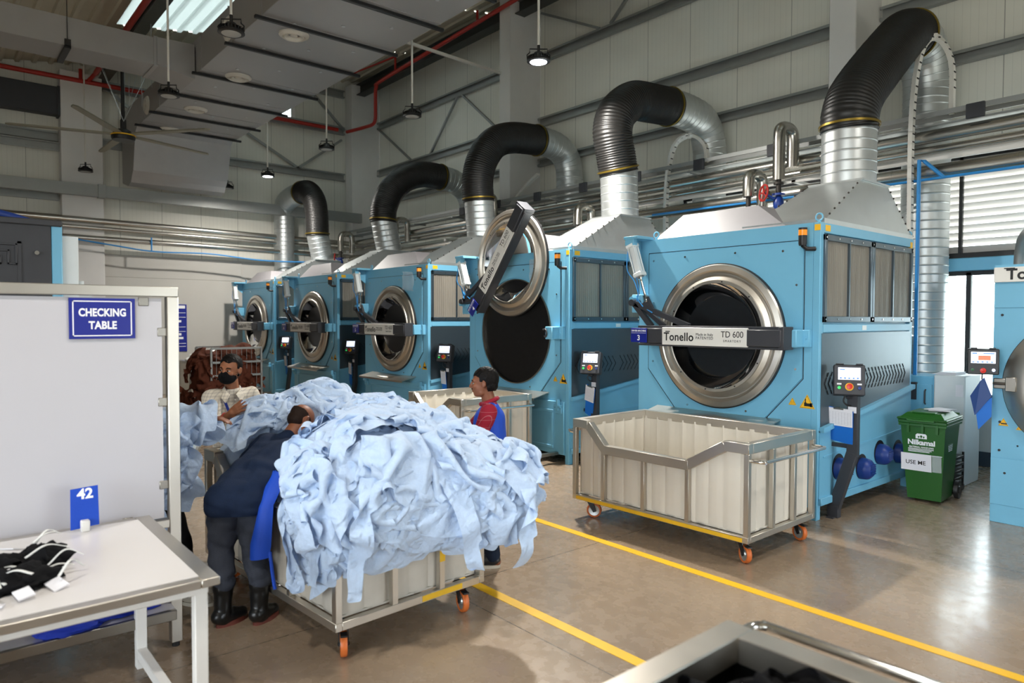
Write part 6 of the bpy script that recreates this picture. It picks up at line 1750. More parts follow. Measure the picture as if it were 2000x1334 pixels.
for i, lab in enumerate(('outer light blue shirt of the bundle hanging beside the board post', 'second light blue shirt of the bundle beside the board post, ruffled hem', 'lowest hanging light blue shirt of the bundle by board post', 'inner light blue shirt of the bundle by the board post', 'light blue shirt draped over the hidden worker\'s forearm, sleeve dangling')):
    shirt_obj(PA[i], lab)

# brown garments on the far cart
def brown_sdf(P_): return smin(smin(sd_ell(P_, np.array([-15.0, 4.9, .85]), np.array([.5, .5, .62])), sd_ell(P_, np.array([-14.9, 4.45, .8]), np.array([.35, .35, .6])), .1), sd_ell(P_, np.array([-15.0, 5.2, 1.05]), np.array([.35, .3, .48])), .1)
specs = []
for i in range(16):
    a = -1.9 + 2.6 * rg.random(); z = .55 + rg.random() * 1.0
    q, n_ = on_heap((-15 + 1.0 * math.cos(a), 4.9 + 1.0 * math.sin(a), z), brown_sdf); specs.append((q, n_, np.array([rg.normal(0, .4), rg.normal(0, .4), -1.0]), rg.uniform(.45, .6), rg.uniform(.5, .75)))
PB = drape(specs, brown_sdf, steps=30, seed=12)
for i in range(len(specs)): shirt_obj(PB[i], 'rust brown garment in the pile on the grey wire cart', 'brown garments on the wire cart', 'brown_cloth', 'brown_garment')
b = MB(); b.ell((-15.0, 4.9, .85), (.47, .47, .6)); b.ell((-14.9, 4.45, .8), (.32, .32, .57)); b.ell((-15, 5.2, 1.05), (.32, .27, .45))
core = sculpt(b, .03, 3)
for v in core.vertices:
    q = Vector(v.co); v.co = q + v.normal * (.05 * abs(noise.noise(q * 7)) + .03 * abs(noise.noise(q * 17)) - .02)
o = mesh_obj(core, 'garment_pile', M['brown_cloth'], loc=(-15, 4.9, .3)); o['kind'] = 'stuff'; tag(o, 'packed rust brown garments inside the grey wire cart', 'garments')

# black garments in the near trolley
def black_sdf(P_): return np.minimum(sd_ell(P_, np.array([-.72, 1.2, .70]), np.array([.62, 1.05, .34])), P_[..., 2] - .84 + 0 * P_[..., 0])
specs = []
for i in range(14):
    x, y = rg.uniform(-1.05, -.4), rg.uniform(.5, 1.75); q, n_ = on_heap((x, y, 1.0), black_sdf); a = rg.uniform(0, 6.28); specs.append((q, n_, np.array([math.cos(a), math.sin(a), 0]), rg.uniform(.35, .5), rg.uniform(.5, .7)))
PK = drape(specs, black_sdf, steps=30, seed=15)
PK[..., 0] = np.clip(PK[..., 0], -1.2, -.22); PK[..., 1] = np.clip(PK[..., 1], .22, 1.96)
for i in range(len(specs)): shirt_obj(PK[i], 'black garment lying in the near steel trolley', 'black garments in the near trolley', 'black_cloth', 'black_garment')
b = MB(); b.ell((-.72, 1.2, .68), (.5, .85, .36)); b.box(-1.2, -.22, .2, 1.95, .28, .83)
core = sculpt(b, .03, 3); o = mesh_obj(core, 'garment_pile', M['black_cloth'], loc=(-.7, 1.1, .3)); o['kind'] = 'stuff'; tag(o, 'packed black garments at the bottom of the near trolley', 'garments')
# ================================================================== people
RV, FV, UV = Vector((.645, .764, 0)), Vector((-.764, .645, 0)), Vector((0, 0, 1))
def basis(fwd, up):
    f = Vector(fwd).normalized(); u = Vector(up); u = (u - f * u.dot(f)).normalized(); r = f.cross(u)
    return r, f, u
def head_matrix(c, fwd, up=(0, 0, 1)):
    r, f, u = basis(fwd, up); c = Vector(c)
    return Matrix(((r.x, f.x, u.x, c.x), (r.y, f.y, u.y, c.y), (r.z, f.z, u.z, c.z), (0, 0, 0, 1)))

def head_shapes(b, Hm):
    keep = b.M; b.M = Hm
    b.ell((0, -.012, .025), (.076, .098, .092), 28, 18); b.ell((0, .02, -.03), (.064, .072, .082), 24, 16)
    b.ell((0, .048, -.083), (.036, .036, .030), 18, 12)                                   # chin
    b.cap((-.04, .01, -.075), (-.015, .055, -.088), .024, .022); b.cap((.04, .01, -.075), (.015, .055, -.088), .024, .022)
    b.cap((0, .088, .012), (0, .108, -.026), .010, .014); b.ell((-.013, .096, -.032), (.010, .012, .009), 12, 8); b.ell((.013, .096, -.032), (.010, .012, .009), 12, 8)
    b.cap((-.042, .072, .022), (-.012, .086, .022), .011, .011); b.cap((.042, .072, .022), (.012, .086, .022), .011, .011)   # brow
    b.ell((-.04, .064, -.022), (.022, .022, .02), 14, 10); b.ell((.04, .064, -.022), (.022, .022, .02), 14, 10)            # cheeks
    b.ell((0, .086, -.057), (.025, .012, .0065), 16, 8); b.ell((0, .084, -.067), (.021, .012, .007), 16, 8)                # lips
    for s in (1, -1):                                                                    # ears
        b.ell((s * .079, -.012, -.005), (.009, .019, .032), 14, 10); b.tube(catmull([(s * .083, -.002, -.03), (s * .088, -.024, -.012), (s * .09, -.024, .014), (s * .084, -.006, .026)], 5), .005, 8)
    b.M = keep

def hand_shapes(b, wrist, fdir, palm_n, thumb_side=1, curl=.5, s=1.0, spread=.12):
    """palm, four fingers of different length and a thumb rooted at the side of the palm"""
    w = Vector(wrist); f = Vector(fdir).normalized(); n = Vector(palm_n); n = (n - f * n.dot(f)).normalized(); t = f.cross(n) * thumb_side
    b.cap(w - f * .02, w + f * .03 * s, .026 * s, .028 * s)
    for k in (-.5, -.16, .16, .5): b.cap(w + f * .02 * s + t * .030 * k * s, w + f * .085 * s + t * .058 * k * s, .017 * s, .0125 * s)
    for k, L in ((.5, .072), (.16, .082), (-.16, .076), (-.5, .058)):
        p = w + f * .088 * s + t * .058 * k * s; d = (f + t * k * spread * 2).normalized(); segs = (.45, .32, .23)
        for i, q in enumerate(segs):
            d = (d * math.cos(curl * .55) + n * math.sin(curl * .55)).normalized(); e = p + d * L * q * s
            b.cap(p, e, (.0092 - i * .0008) * s, (.0085 - i * .0009) * s, 10); p = e
    p = w + f * .022 * s + t * .028 * s; d = (f * .55 + t * .85 + n * .15).normalized()
    b.cap(w + f * .01 * s + t * .012 * s, p, .018 * s, .015 * s)
    for L in (.036, .030, .024): e = p + d * L * s; b.cap(p, e, .0115 * s, .0098 * s, 10); p = e; d = (d + f * .35 + n * .1).normalized()

def figure(J, Hm, scale=1.0, hands=(), toes=None):
    """one continuous body from joint positions"""
    b = MB(); V3 = {k: Vector(v) for k, v in J.items()}
    P, C, N = V3['P'], V3['C'], V3['N']
    side = (V3['SR'] - V3['SL']).normalized(); spine = (N - P).normalized(); fw = side.cross(spine) * -1
    hip = (V3['HR'] - V3['HL']).normalized()
    for k in (-.5, 0, .5): b.cap(P + hip * .12 * k, P.lerp(C, .5) + side * .10 * k, .105, .095)
    for k in (-.5, 0, .5): b.cap(P.lerp(C, .45) + side * .11 * k, C + side * .16 * k, .095, .105)
    b.cap(V3['SL'].lerp(V3['SR'], .12) - spine * .03, V3['SR'].lerp(V3['SL'], .12) - spine * .03, .07, .07)
    b.cap(C + side * .09, V3['SR'] - spine * .01, .09, .058); b.cap(C - side * .09, V3['SL'] - spine * .01, .09, .058)
    b.cap(V3['SL'].lerp(V3['SR'], .3), N - spine * .01, .055, .052); b.cap(V3['SR'].lerp(V3['SL'], .3), N - spine * .01, .055, .052)
    hc = Hm @ Vector((0, -.015, -.04)); b.cap(N - spine * .03, hc, .056, .052)
    head_shapes(b, Hm)
    for s in 'LR':
        S, E, W = V3['S' + s], V3['E' + s], V3['W' + s]
        b.cap(S, E, .05, .038); b.cap(E, E.lerp(W, .35), .039, .039); b.cap(E.lerp(W, .35), W, .038, .026)
        H_, K, A = V3['H' + s], V3['K' + s], V3['A' + s]
        b.cap(H_, K, .085, .055); b.cap(K, K.lerp(A, .35), .054, .054); b.cap(K.lerp(A, .35), A, .053, .036)
        td = Vector(toes[s]).normalized(); b.cap(A - Vector((0, 0, .045)) - td * .03, A - Vector((0, 0, .055)) + td * .13, .038, .028)
    for h in hands: hand_shapes(b, *h[:3], **h[3])
    return b

def garment(b, name, m, parent, vox=.011, smooth=5, folds=.006, freq=16, seed=0, stretch=(1, 1, 1), cut=None):
    me = sculpt(b, vox, smooth)
    o_ = Vector((seed * 5.1, seed * 2.7, seed))
    for v in me.vertices:
        q = Vector(v.co); s_ = Vector((q.x * stretch[0], q.y * stretch[1], q.z * stretch[2]))
        d = noise.noise(s_ * freq + o_) * folds + (abs(noise.noise(s_ * freq * .55 + o_)) - .25) * folds * 1.6
        v.co = q + v.normal * d
    if cut:
        bm = bmesh.new(); bm.from_mesh(me)
        for co, no in cut: bmesh.ops.bisect_plane(bm, geom=bm.verts[:] + bm.edges[:] + bm.faces[:], plane_co=co, plane_no=no, clear_outer=True)
        bm.to_mesh(me); bm.free()
    return mesh_obj(me, name, m, parent, world=True)

def eyes(person, Hm, look=(0, 1, 0)):
    for s in (1, -1):
        b = MB(); b.M = Hm; b.ell((s * .031, .073, -.002), (.0125, .0115, .0065), 16, 10); e = build(b, 'eye', M['eye_white'], person, world=True)
        c = Vector((s * .031, .073, -.002)) + Vector(look).normalized() * .0115
        b = MB(); b.M = Hm; b.ell(c, (.0062, .004, .0066), 12, 8); build(b, 'iris', M['hair'], e, world=True)
        b = MB(); b.M = Hm; b.tube(catmull([(s * .014, .091, .018), (s * .03, .09, .0245), (s * .05, .076, .019)], 5), [.003] * 1 + [.0042] * 9 + [.0025], 8); build(b, 'eyebrow', M['hair'], person, world=True)

def hair_shapes(b, Hm, grow=.010, line=.055, fringe=False, nape=True):
    keep = b.M; b.M = Hm
    g = grow
    b.ell((0, -.020, .036), (.076 + g, .094 + g, .086 + g), 28, 18)
    if nape: b.ell((0, -.048, -.018), (.068 + g * .6, .062 + g * .5, .062), 22, 14)
    for s in (1, -1): b.ell((s * .066, .002, .012), (.014, .03, .038), 14, 10)
    b.M = keep

# ---------------- man in navy bending over the heap
def stamp(me_or_b): return me_or_b
N_ = thing_body = None
JN = dict(P=(-4.655, 1.585, .83), C=(-4.90, 1.93, 1.03), N=(-4.985, 2.06, 1.135), SL=(-5.115, 1.92, 1.085), SR=(-4.765, 2.02, 1.045),
          HL=(-4.70, 1.505, .80), HR=(-4.62, 1.665, .80), KL=(-4.70, 1.47, .45), KR=(-4.605, 1.66, .43), AL=(-4.655, 1.47, .10), AR=(-4.545, 1.665, .10),
          EL=(-5.165, 1.80, .945), WL=(-5.20, 1.98, .86), ER=(-4.80, 2.14, .86), WR=(-4.92, 2.30, .90))
HN = head_matrix((-5.03, 2.175, 1.235), RV * .62 + FV * .62 - UV * .75, FV * .45 + RV * .25 + UV * .85)
hN = [((-5.20, 1.98, .86), (-.1, .9, -.35), (0, -.3, -1), dict(thumb_side=1, curl=.5)), ((-4.92, 2.30, .90), (-.5, .8, .1), (0, 0, -1), dict(thumb_side=-1, curl=.5))]
tN = dict(L=(-.3, .95, 0), R=(-.5, .86, 0))
b = figure(JN, HN, hands=hN, toes=tN)
me = sculpt(b, .0062, 4)
pn = mesh_obj(me, 'person', M['skin'], loc=(-4.62, 1.56, 0))
tag(pn, 'balding person in navy shirt and rubber boots bending over the shirt heap', 'person')
b = MB(); J = {k: Vector(v) for k, v in JN.items()}
side = (J['SR'] - J['SL']).normalized(); hip = (J['HR'] - J['HL']).normalized(); spine = (J['N'] - J['P']).normalized()
hem = J['P'] - UV * .035 - FV * .0
for k in (-.5, 0, .5): b.cap(hem + hip * .155 * k, J['P'].lerp(J['C'], .5) + side * .16 * k, .152, .132)
for k in (-.5, 0, .5): b.cap(J['P'].lerp(J['C'], .45) + side * .16 * k, J['C'] + side * .2 * k, .122, .115)
b.cap(J['SL'].lerp(J['SR'], .1), J['SR'].lerp(J['SL'], .1), .085, .085); b.cap(J['C'] + side * .1, J['SR'], .10, .07); b.cap(J['C'] - side * .1, J['SL'], .10, .07)
for s in 'LR': b.cap(J['S' + s], J['E' + s], .072, .058); b.cap(J['E' + s], J['E' + s].lerp(J['W' + s], .75), .057, .045)
b.cap(J['N'] - spine * .05, J['N'] - spine * .005, .078, .066)
sh = garment(b, 'shirt', M['navy_cloth'], pn, folds=.011, freq=9, seed=1, stretch=(1, 1, 2.2), cut=[(J['P'] - UV * .10, -UV)])
b = MB(); b.tube(catmull([J['N'] + side * .06 - spine * .0, J['N'] + FV * -.055 + UV * .02, J['N'] - side * .06], 6), .014, 10); build(b, 'collar', M['navy_cloth'], sh, world=True)
b = MB()
for s in 'LR':
    H_, K, A = J['H' + s], J['K' + s], J['A' + s]
    b.cap(J['P'] - UV * .02, H_, .105, .11); b.cap(H_, K, .115, .082); b.cap(K, Vector((A.x, A.y, .34)), .080, .076); b.cap(Vector((A.x, A.y, .34)), Vector((A.x, A.y, .30)), .08, .078)
garment(b, 'trousers', M['grey_trouser'], pn, folds=.012, freq=10, seed=2, stretch=(1, 1, 1.8))
def boot(person, A, td, h=.28):
    A = Vector(A); td = Vector(td).normalized()
    b = MB(); b.cap(A + UV * (h - .13), A - UV * .03, .062, .054); b.cap(A - td * .03 - UV * .03, A - UV * .03, .052, .052); b.cap(A - UV * .05, A + td * .135 - UV * .058, .052, .042); b.cap(A + td * .03 - UV * .03, A + td * .12 - UV * .055, .05, .04)
    b.cap(A + UV * (h - .11), A + UV * (h - .13), .066, .066)
    k = garment(b, 'boot', M['boot'], person, vox=.008, folds=.003, freq=14, seed=3, cut=[(Vector((0, 0, .012)), -UV)])
    b = MB(); s_ = td.cross(UV)
    P = []
    for i in range(28):
        a = 2 * PI * i / 28; c_, sn = math.cos(a), math.sin(a)
        L = .145 if c_ > 0 else .06; w = .05 if c_ > 0 else .044
        q = A + td * (.045 + L * c_ * (.95 if c_ > 0 else 1.6)) * 1.0 + s_ * w * sn; P.append((q.x, q.y))
    b.prism(P, 2, 0.0, .03); build(b, 'sole', M['boot_sole'], k, world=True)
boot(pn, J['AL'], tN['L']); boot(pn, J['AR'], tN['R'])
b = MB(); hair_shapes(b, HN, .003, nape=True)
hm = sculpt(b, .006, 3)
bm = bmesh.new(); bm.from_mesh(hm); Hi = HN.inverted()
kill = []
for v in bm.verts:
    q = Hi @ v.co
    if q.z > .062 - max(0, q.y + .06) * .45 or (q.y > .045): kill.append(v)
bmesh.ops.delete(bm, geom=kill, context='VERTS'); bm.to_mesh(hm); bm.free()
mesh_obj(hm, 'hair', M['cropped_hair'], pn, world=True)
eyes(pn, HN)
b = MB(); b.M = HN
P = catmull([(.082, -.005, -.01), (.06, .06, -.06), (.0, .108, -.06), (-.06, .06, -.06), (-.082, -.005, -.01)], 8)
b.ell((0, .05, -.065), (.062, .06, .05), 20, 14); build(b, 'face_mask', M['black_cloth'], pn, world=True)
b = MB(); pts = [(-4.455, 1.83, .93), (-4.50, 1.76, .80), (-4.50, 1.72, .62), (-4.52, 1.68, .42)]
vs, fs = [], []
rows = [((575, 925), (600, 915)), ((560, 960), (592, 950)), ((546, 1000), (575, 985)), ((536, 1040), (569, 1030)), ((528, 1075), (567, 1070)), ((525, 1104), (560, 1098))]
def px(u, v, d): return Vector((0, 0, 2.0)) + (_F + _R2 * ((u - 1000) / F_PX) - _U2 * ((v - 667) / F_PX)) * d
AP = [[(-4.62, 1.79, .99), (-4.53, 1.86, .97)], [(-4.55, 1.71, .90), (-4.46, 1.77, .89)], [(-4.51, 1.655, .78), (-4.415, 1.70, .80)], [(-4.505, 1.625, .66), (-4.40, 1.685, .68)], [(-4.52, 1.60, .54), (-4.41, 1.68, .54)], [(-4.53, 1.60, .44), (-4.43, 1.675, .46)]]
for r_ in AP:
    a_, c_ = Vector(r_[0]), Vector(r_[1])
    for k in range(6):
        t = k / 5; q = a_.lerp(c_, t) + Vector((.03, -.05, 0)) * math.sin(t * PI) * .7; vs.append(q)
n = len(AP)
for i in range(n - 1):
    for k in range(5): fs.append((i * 6 + k, i * 6 + k + 1, (i + 1) * 6 + k + 1, (i + 1) * 6 + k))
m_ = len(vs); vs2 = [v + Vector((.008, .012, 0)) for v in vs]
b.add(vs + vs2, fs + [tuple(q + m_ for q in reversed(f)) for f in fs])
b.tube(catmull([(-4.42, 1.69, .5), (-4.40, 1.70, .35), (-4.39, 1.71, .26)], 6), .012, 8)
build(b, 'apron', M['royal'], pn, world=True, smooth=80)

# ---------------- man with the black mask
JM = dict(P=(-5.97, 2.02, .92), C=(-5.93, 1.98, 1.24), N=(-5.89, 1.95, 1.42), SR=(-5.865, 1.775, 1.36), SL=(-5.955, 2.125, 1.355),
          HR=(-5.95, 1.93, .88), HL=(-5.99, 2.11, .88), KR=(-5.95, 1.93, .48), KL=(-5.99, 2.12, .48), AR=(-5.96, 1.93, .09), AL=(-6.0, 2.13, .09),
          ER=(-5.72, 1.745, 1.16), WR=(-5.505, 1.80, 1.262), EL=(-5.93, 2.23, 1.10), WL=(-5.72, 2.33, 1.12))
HM_ = head_matrix((-5.85, 1.921, 1.585), FV * -.97 - RV * .10 - UV * .04, UV + RV * .10)
hM = [((-5.505, 1.80, 1.262), RV * .62 + UV * .42 - FV * .2, -FV * -1.0 + UV * -.2, dict(thumb_side=-1, curl=.22, s=1.05, spread=.2)), ((-5.72, 2.33, 1.12), (.8, .3, .1), (0, 0, -1), dict(thumb_side=1, curl=.4))]
tM = dict(L=(.8, -.3, 0), R=(.8, -.5, 0))
b = figure(JM, HM_, hands=hM, toes=tM)
pm = mesh_obj(sculpt(b, .0058, 4), 'person', M['skin_light'], loc=(-5.97, 2.02, 0))
tag(pm, 'person in pale checked shirt, black face mask and blue lanyard, hand on the heap', 'person')
def check_mat(name, base, line, pitch, width, rotz=0.0, soft=.3):
    m = mat(name, base, .85, var=.04, vscale=20, bump=.2, bscale=120, spec=.2)
    nt = m.node_tree; bs = nt.nodes['Principled BSDF']; src = bs.inputs['Base Color'].links[0].from_socket
    tc = nt.nodes.new('ShaderNodeTexCoord'); mp = nt.nodes.new('ShaderNodeMapping'); mp.inputs['Rotation'].default_value = (0, 0, rotz); nt.links.new(tc.outputs['Object'], mp.inputs[0])
    sp = nt.nodes.new('ShaderNodeSeparateXYZ'); nt.links.new(mp.outputs[0], sp.inputs[0]); last = None
    for axn in 'XZ':
        a = nt.nodes.new('ShaderNodeMath'); a.operation = 'WRAP'; a.inputs[1].default_value = -pitch / 2; a.inputs[2].default_value = pitch / 2; nt.links.new(sp.outputs[axn], a.inputs[0])
        ab = nt.nodes.new('ShaderNodeMath'); ab.operation = 'ABSOLUTE'; nt.links.new(a.outputs[0], ab.inputs[0])
        lt = nt.nodes.new('ShaderNodeMath'); lt.operation = 'LESS_THAN'; lt.inputs[1].default_value = width; nt.links.new(ab.outputs[0], lt.inputs[0])
        if last is None: last = lt
        else:
            ad = nt.nodes.new('ShaderNodeMath'); ad.operation = 'ADD'; nt.links.new(last.outputs[0], ad.inputs[0]); nt.links.new(lt.outputs[0], ad.inputs[1]); last = ad
    sc = nt.nodes.new('ShaderNodeMath'); sc.operation = 'MULTIPLY'; sc.inputs[1].default_value = soft; nt.links.new(last.outputs[0], sc.inputs[0])
    mx = nt.nodes.new('ShaderNodeMix'); mx.data_type = 'RGBA'; nt.links.new(sc.outputs[0], mx.inputs[0]); nt.links.new(src, mx.inputs[6]); mx.inputs[7].default_value = lin(line); nt.links.new(mx.outputs[2], bs.inputs['Base Color'])
    return m
M['check_pale'] = check_mat('pale_checked_shirt', '#D3CBBC', '#8C8784', .026, .0035, 2.4, .35)
M['check_red'] = check_mat('red_checked_shirt', '#8E1F30', '#C09AA0', .058, .0012, .5, .35)
J = {k: Vector(v) for k, v in JM.items()}; side = (J['SR'] - J['SL']).normalized(); fw = Vector((.93, -.25, 0)).normalized()
b = MB()
for k in (-.5, 0, .5): b.cap(J['P'] - UV * .10 + side * .15 * k, J['P'].lerp(J['C'], .5) + side * .15 * k, .13, .122); b.cap(J['P'].lerp(J['C'], .45) + side * .16 * k, J['C'] + side * .19 * k, .122, .122)
b.cap(J['SL'].lerp(J['SR'], .1), J['SR'].lerp(J['SL'], .1), .072, .072); b.cap(J['C'] + side * .1, J['SR'], .10, .072); b.cap(J['C'] - side * .1, J['SL'], .10, .072)
b.cap(J['SL'].lerp(J['SR'], .3), J['N'] - UV * .02, .06, .062); b.cap(J['SR'].lerp(J['SL'], .3), J['N'] - UV * .02, .06, .062)
b.cap(J['SR'], J['SR'].lerp(J['ER'], .85), .074, .068); b.cap(J['SL'], J['SL'].lerp(J['EL'], .85), .074, .068)
sh = garment(b, 'shirt', M['check_pale'], pm, folds=.008, freq=11, seed=4, stretch=(1, 1, .7))
b = MB(); Nn = J['N']; 
for s in (1, -1):
    t_ = side * s
    P0 = [Nn + fw * -.05 + UV * .035, Nn + t_ * .066 + UV * .03, Nn + t_ * .06 + fw * .07 - UV * .005, Nn + t_ * .025 + fw * .115 - UV * .035]
    P1 = [Nn + fw * -.075 - UV * .01, Nn + t_ * .095 - UV * .015, Nn + t_ * .095 + fw * .085 - UV * .06, Nn + t_ * .065 + fw * .135 - UV * .095]
    vs = P0 + P1; vs += [v + fw * .006 + t_ * .006 for v in vs]
    b.add(vs, [(0, 1, 5, 4), (1, 2, 6, 5), (2, 3, 7, 6), (8, 12, 13, 9), (9, 13, 14, 10), (10, 14, 15, 11), (0, 8, 9, 1), (1, 9, 10, 2), (2, 10, 11, 3), (4, 5, 13, 12), (5, 6, 14, 13), (6, 7, 15, 14), (3, 11, 15, 7)])
build(b, 'collar', M['check_pale'], sh, world=True, smooth=60)
b = MB()
for i in range(4): c = J['C'] + fw * (.128 + .004) + UV * (.1 - i * .09); b.cyl(c - fw * .01, c + fw * .008, .006, 8)
build(b, 'button_row', M['white_plate'], sh, world=True)
b = MB()
for s in (1, -1):
    t_ = side * s
    P = catmull([Nn + t_ * .075 + UV * .012, Nn + t_ * .075 + fw * .095 - UV * .07, J['C'] + t_ * .055 + fw * .138 + UV * .0, J['P'].lerp(J['C'], .45) + t_ * .012 + fw * .150], 8)
    for a_, c_ in zip(P, P[1:]): b.beam(a_, c_ + (c_ - a_) * .1, .02, .004, fw)
build(b, 'lanyard', mat('blue_lanyard', '#2A3FA0', .6), pm, world=True)
b = MB(); c = J['P'].lerp(J['C'], .32) + fw * .15; b.beam(c, c - UV * .09, .06, .004, fw); build(b, 'id_card', M['white_plate'], pm, world=True)
b = MB()
for s in 'LR': b.cap(J['P'], J['H' + s], .125, .11); b.cap(J['H' + s], J['K' + s], .105, .08); b.cap(J['K' + s], J['A' + s], .078, .07)
garment(b, 'trousers', M['denim'], pm, folds=.008, freq=10, seed=5)
def shoe(person, A, td, m):
    A = Vector(A); td = Vector(td).normalized(); b = MB(); b.cap(A - UV * .03 - td * .02, A + td * .14 - UV * .052, .046, .036); b.cap(A, A - UV * .03, .05, .05); b.cap(A + td * .04 - UV * .02, A + td * .13 - UV * .05, .042, .036)
    k = garment(b, 'shoe', m, person, vox=.008, folds=.002, cut=[(Vector((0, 0, .012)), -UV)])
    b = MB(); s_ = td.cross(UV); P = []
    for i in range(24):
        a = 2 * PI * i / 24; q = A + td * (.06 + (.13 if math.cos(a) > 0 else .125) * math.cos(a)) + s_ * .047 * math.sin(a); P.append((q.x, q.y))
    b.prism(P, 2, 0, .025); build(b, 'sole', M['shoe_pale'], k, world=True)
shoe(pm, J['AR'], tM['R'], M['black']); shoe(pm, J['AL'], tM['L'], M['black'])
def full_hair(person, Hm, g=.009, line=.048):
    b = MB(); hair_shapes(b, Hm, g); me = sculpt(b, .006, 2); Hi = Hm.inverted()
    bm = bmesh.new(); bm.from_mesh(me); kill = []
    for v in bm.verts:
        q = Hi @ v.co
        if (q.y > .025 and q.z < line + .01 * math.sin(q.x * 90)) or (q.y > -.035 and q.z < -.022) or q.z < -.066 or (abs(q.x) > .06 and q.y > -.03 and q.y < .02 and q.z < .012): kill.append(v)
    bmesh.ops.delete(bm, geom=kill, context='VERTS')
    bm.to_mesh(me); bm.free()
    for v in me.vertices: v.co = Vector(v.co) + v.normal * (.004 * noise.noise(Vector(v.co) * 90))
    return mesh_obj(me, 'hair', M['hair'], person, world=True)
full_hair(pm, HM_, .008, .062)
eyes(pm, HM_, (.55, 1, .05))
b = MB(); b.M = HM_; b.ell((0, .034, -.058), (.0685, .080, .058), 26, 16); b.ell((0, .078, -.032), (.034, .052, .032), 18, 12)
mk = garment(b, 'face_mask', M['black_cloth'], pm, vox=.006, folds=.002, freq=20, seed=6)
b = MB(); b.M = HM_
for s in (1, -1): b.tube(catmull([(s * .066, .03, -.04), (s * .08, .0, -.02), (s * .088, -.022, .0)], 6), .0025, 6); b.tube(catmull([(s * .062, .02, -.08), (s * .078, -.01, -.04), (s * .085, -.026, -.02)], 6), .0025, 6)
build(b, 'mask_straps', M['black'], mk, world=True)
b = MB(); w_ = J['WR'] - (J['WR'] - J['ER']).normalized() * .05; u_, v_ = frame_from(J['WR'] - J['ER']); b.tube([w_ + (u_ * math.cos(a) + v_ * math.sin(a)) * .033 for a in np.linspace(0, 2 * PI, 17)], .004, 6); build(b, 'wrist_thread', M['red'], pm, world=True)

# ---------------- man in the red checked shirt and blue vest
JV = dict(P=(-4.43, 3.50, .86), C=(-4.425, 3.495, 1.15), N=(-4.41, 3.49, 1.335), SL=(-4.31, 3.40, 1.265), SR=(-4.545, 3.60, 1.265),
          HL=(-4.36, 3.44, .83), HR=(-4.48, 3.57, .83), KL=(-4.37, 3.45, .45), KR=(-4.52, 3.53, .45), AL=(-4.375, 3.49, .09), AR=(-4.50, 3.56, .09),
          EL=(-4.29, 3.26, 1.06), WL=(-4.30, 3.02, 1.00), ER=(-4.62, 3.42, 1.06), WR=(-4.62, 3.18, 1.04))
HV = head_matrix((-4.435, 3.445, 1.488), RV * -1.0 + FV * .12 - UV * .02, (0, 0, 1))
hV = [((-4.30, 3.02, 1.00), (-.1, -1, -.1), (0, 0, -1), dict(thumb_side=1, curl=.45)), ((-4.62, 3.18, 1.04), (.1, -1, -.1), (0, 0, -1), dict(thumb_side=-1, curl=.45))]
tV = dict(L=(-.645, -.764, 0), R=(-.645, -.764, 0))
b = figure(JV, HV, hands=hV, toes=tV)
pv = mesh_obj(sculpt(b, .0058, 4), 'person', M['skin'], loc=(-4.43, 3.5, 0))
tag(pv, 'person in blue vest over red checked shirt, seen in profile behind the heap', 'person')
J = {k: Vector(v) for k, v in JV.items()}; side = (J['SR'] - J['SL']).normalized(); fw = RV * -1.0
b = MB()
for k in (-.5, 0, .5): b.cap(J['P'] - UV * .04 + side * .12 * k, J['P'].lerp(J['C'], .5) + side * .14 * k, .12, .112); b.cap(J['P'].lerp(J['C'], .45) + side * .15 * k, J['C'] + side * .17 * k, .112, .112)
b.cap(J['SL'].lerp(J['SR'], .1), J['SR'].lerp(J['SL'], .1), .07, .07)
b.cap(J['SL'].lerp(J['SR'], .3), J['N'] - UV * .015, .06, .06); b.cap(J['SR'].lerp(J['SL'], .3), J['N'] - UV * .015, .06, .06)
for s in 'LR': b.cap(J['S' + s], J['E' + s], .068, .056); b.cap(J['E' + s], J['E' + s].lerp(J['W' + s], .92), .055, .042)
sh = garment(b, 'shirt', M['check_red'], pv, folds=.008, freq=11, seed=7)
b = MB(); b.tube(catmull([J['N'] + fw * .075 - UV * .02, J['N'] + side * .066 + UV * .0 + fw * .02, J['N'] - fw * .06 + UV * .03, J['N'] - side * .066 + fw * .02, J['N'] + fw * .075 - UV * .02], 6), .017, 10); build(b, 'collar', M['check_red'], sh, world=True)
b = MB()
for k in (-.5, 0, .5):
    b.cap(J['P'] - UV * .10 + side * .16 * k, J['P'].lerp(J['C'], .5) + side * .15 * k, .148, .142); b.cap(J['P'].lerp(J['C'], .45) + side * .15 * k, J['C'] + side * .13 * k + UV * .03, .142, .128)
    b.cap(J['C'] + side * .12 * k + UV * .03, J['N'] - UV * .075 + side * .16 * k, .116, .078)
vest = garment(b, 'vest', M['royal'], pv, folds=.006, freq=8, seed=8, stretch=(1, 1, .6), cut=[(J['P'] - UV * .17, -UV)])
b = MB(); b.beam(J['P'] + UV * .10 - side * .20 + fw * .09, J['P'] + UV * .085 - side * .21 - fw * .10, .006, .035, (0, 0, 1)); c = J['P'] + UV * .085 - side * .212 - fw * .085; b.ell(c, (.01, .01, .01), 8, 6); build(b, 'side_tab', M['royal'], vest, world=True)
b = MB(); xf = Matrix(((fw.x * -1, 0, 0, 0), (fw.y * -1, 0, 0, 0), (0, 1, 0, 0), (0, 0, 0, 1)))
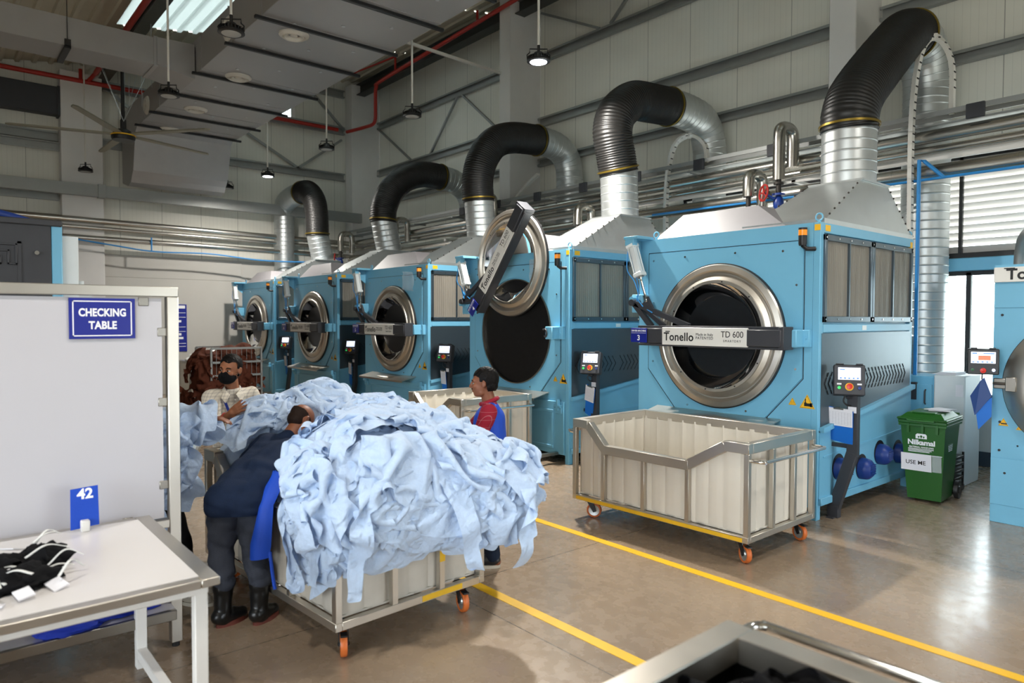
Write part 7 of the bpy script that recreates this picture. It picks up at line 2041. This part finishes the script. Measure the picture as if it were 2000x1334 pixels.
# small white print on chest and back edge
o_ = J['C'] + fw * .118 - side * .075 - UV * .02; r_ = (-fw * .5 + FV * -.0 + RV * .2 + FV * .0 - side * 0); r_ = (RV * .8 - FV * .6).normalized(); n_ = (-FV * .8 - RV * .6).normalized()
b.M = Matrix(((r_.x, 0, n_.x, o_.x), (r_.y, 0, n_.y, o_.y), (0, 1, 0, o_.z), (0, 0, 0, 1))); vs, fs = text_shape('UPL', .028, bold=.0006); b.add([(v[0], v[1], v[2] + .012) for v in vs], fs); build(b, 'chest_print', M['white_ink'], vest, world=True, smooth=0, normals=False)
b = MB()
for s in 'LR': b.cap(J['P'], J['H' + s], .12, .105); b.cap(J['H' + s], J['K' + s], .10, .076); b.cap(J['K' + s], J['A' + s], .075, .062)
garment(b, 'trousers', M['denim'], pv, folds=.008, freq=10, seed=9)
shoe(pv, J['AL'], tV['L'], M['black']); shoe(pv, J['AR'], tV['R'], M['black'])
full_hair(pv, HV, .012, .052); eyes(pv, HV)
b = MB(); b.M = HV; b.ell((0, .093, -.047), (.026, .008, .006), 14, 8); build(b, 'moustache', M['hair'], pv, world=True)

# ---------------- worker mostly hidden by the board
JH = dict(P=(-5.32, 1.17, .90), C=(-5.37, 1.10, 1.20), N=(-5.38, 1.07, 1.40), SL=(-5.50, .92, 1.33), SR=(-5.22, 1.20, 1.33),
          HL=(-5.38, 1.10, .87), HR=(-5.24, 1.22, .87), KL=(-5.34, 1.16, .48), KR=(-5.15, 1.34, .48), AL=(-5.35, 1.20, .09), AR=(-5.17, 1.40, .09),
          EL=(-5.42, .98, 1.08), WL=(-5.22, 1.02, 1.2), ER=(-5.08, 1.20, 1.25), WR=(-4.90, 1.46, 1.335))
HH = head_matrix((-5.39, 1.05, 1.545), (.8, .4, -.1))
hH = [((-4.90, 1.46, 1.335), (.5, .8, -.1), (0, 0, -1), dict(thumb_side=1, curl=.5)), ((-5.22, 1.02, 1.2), (.8, .4, 0), (0, 0, -1), dict(thumb_side=-1, curl=.5))]
tH = dict(L=(.8, .4, 0), R=(.75, .6, 0))
b = figure(JH, HH, hands=hH, toes=tH)
ph = mesh_obj(sculpt(b, .0075, 4), 'person', M['skin'], loc=(-5.3, 1.2, 0))
tag(ph, 'person almost hidden by the board, holding shirts over one forearm', 'person')
J = {k: Vector(v) for k, v in JH.items()}; side = (J['SR'] - J['SL']).normalized(); b = MB()
for k in (-.5, 0, .5): b.cap(J['P'] - UV * .06 + side * .13 * k, J['C'] + side * .18 * k, .125, .12)
b.cap(J['SL'], J['SR'], .07, .07)
for s in 'LR': b.cap(J['S' + s], J['S' + s].lerp(J['E' + s], .8), .072, .06)
garment(b, 'shirt', M['check_pale'], ph, folds=.006, seed=10)
b = MB()
for s in 'LR': b.cap(J['P'], J['H' + s], .12, .105); b.cap(J['H' + s], J['K' + s], .10, .076); b.cap(J['K' + s], J['A' + s], .075, .062)
garment(b, 'trousers', M['black_cloth'], ph, folds=.008, freq=10, seed=11)
shoe(ph, J['AL'], tH['L'], M['shoe_pale']); shoe(ph, J['AR'], tH['R'], M['shoe_pale'])
full_hair(ph, HH); eyes(ph, HH)
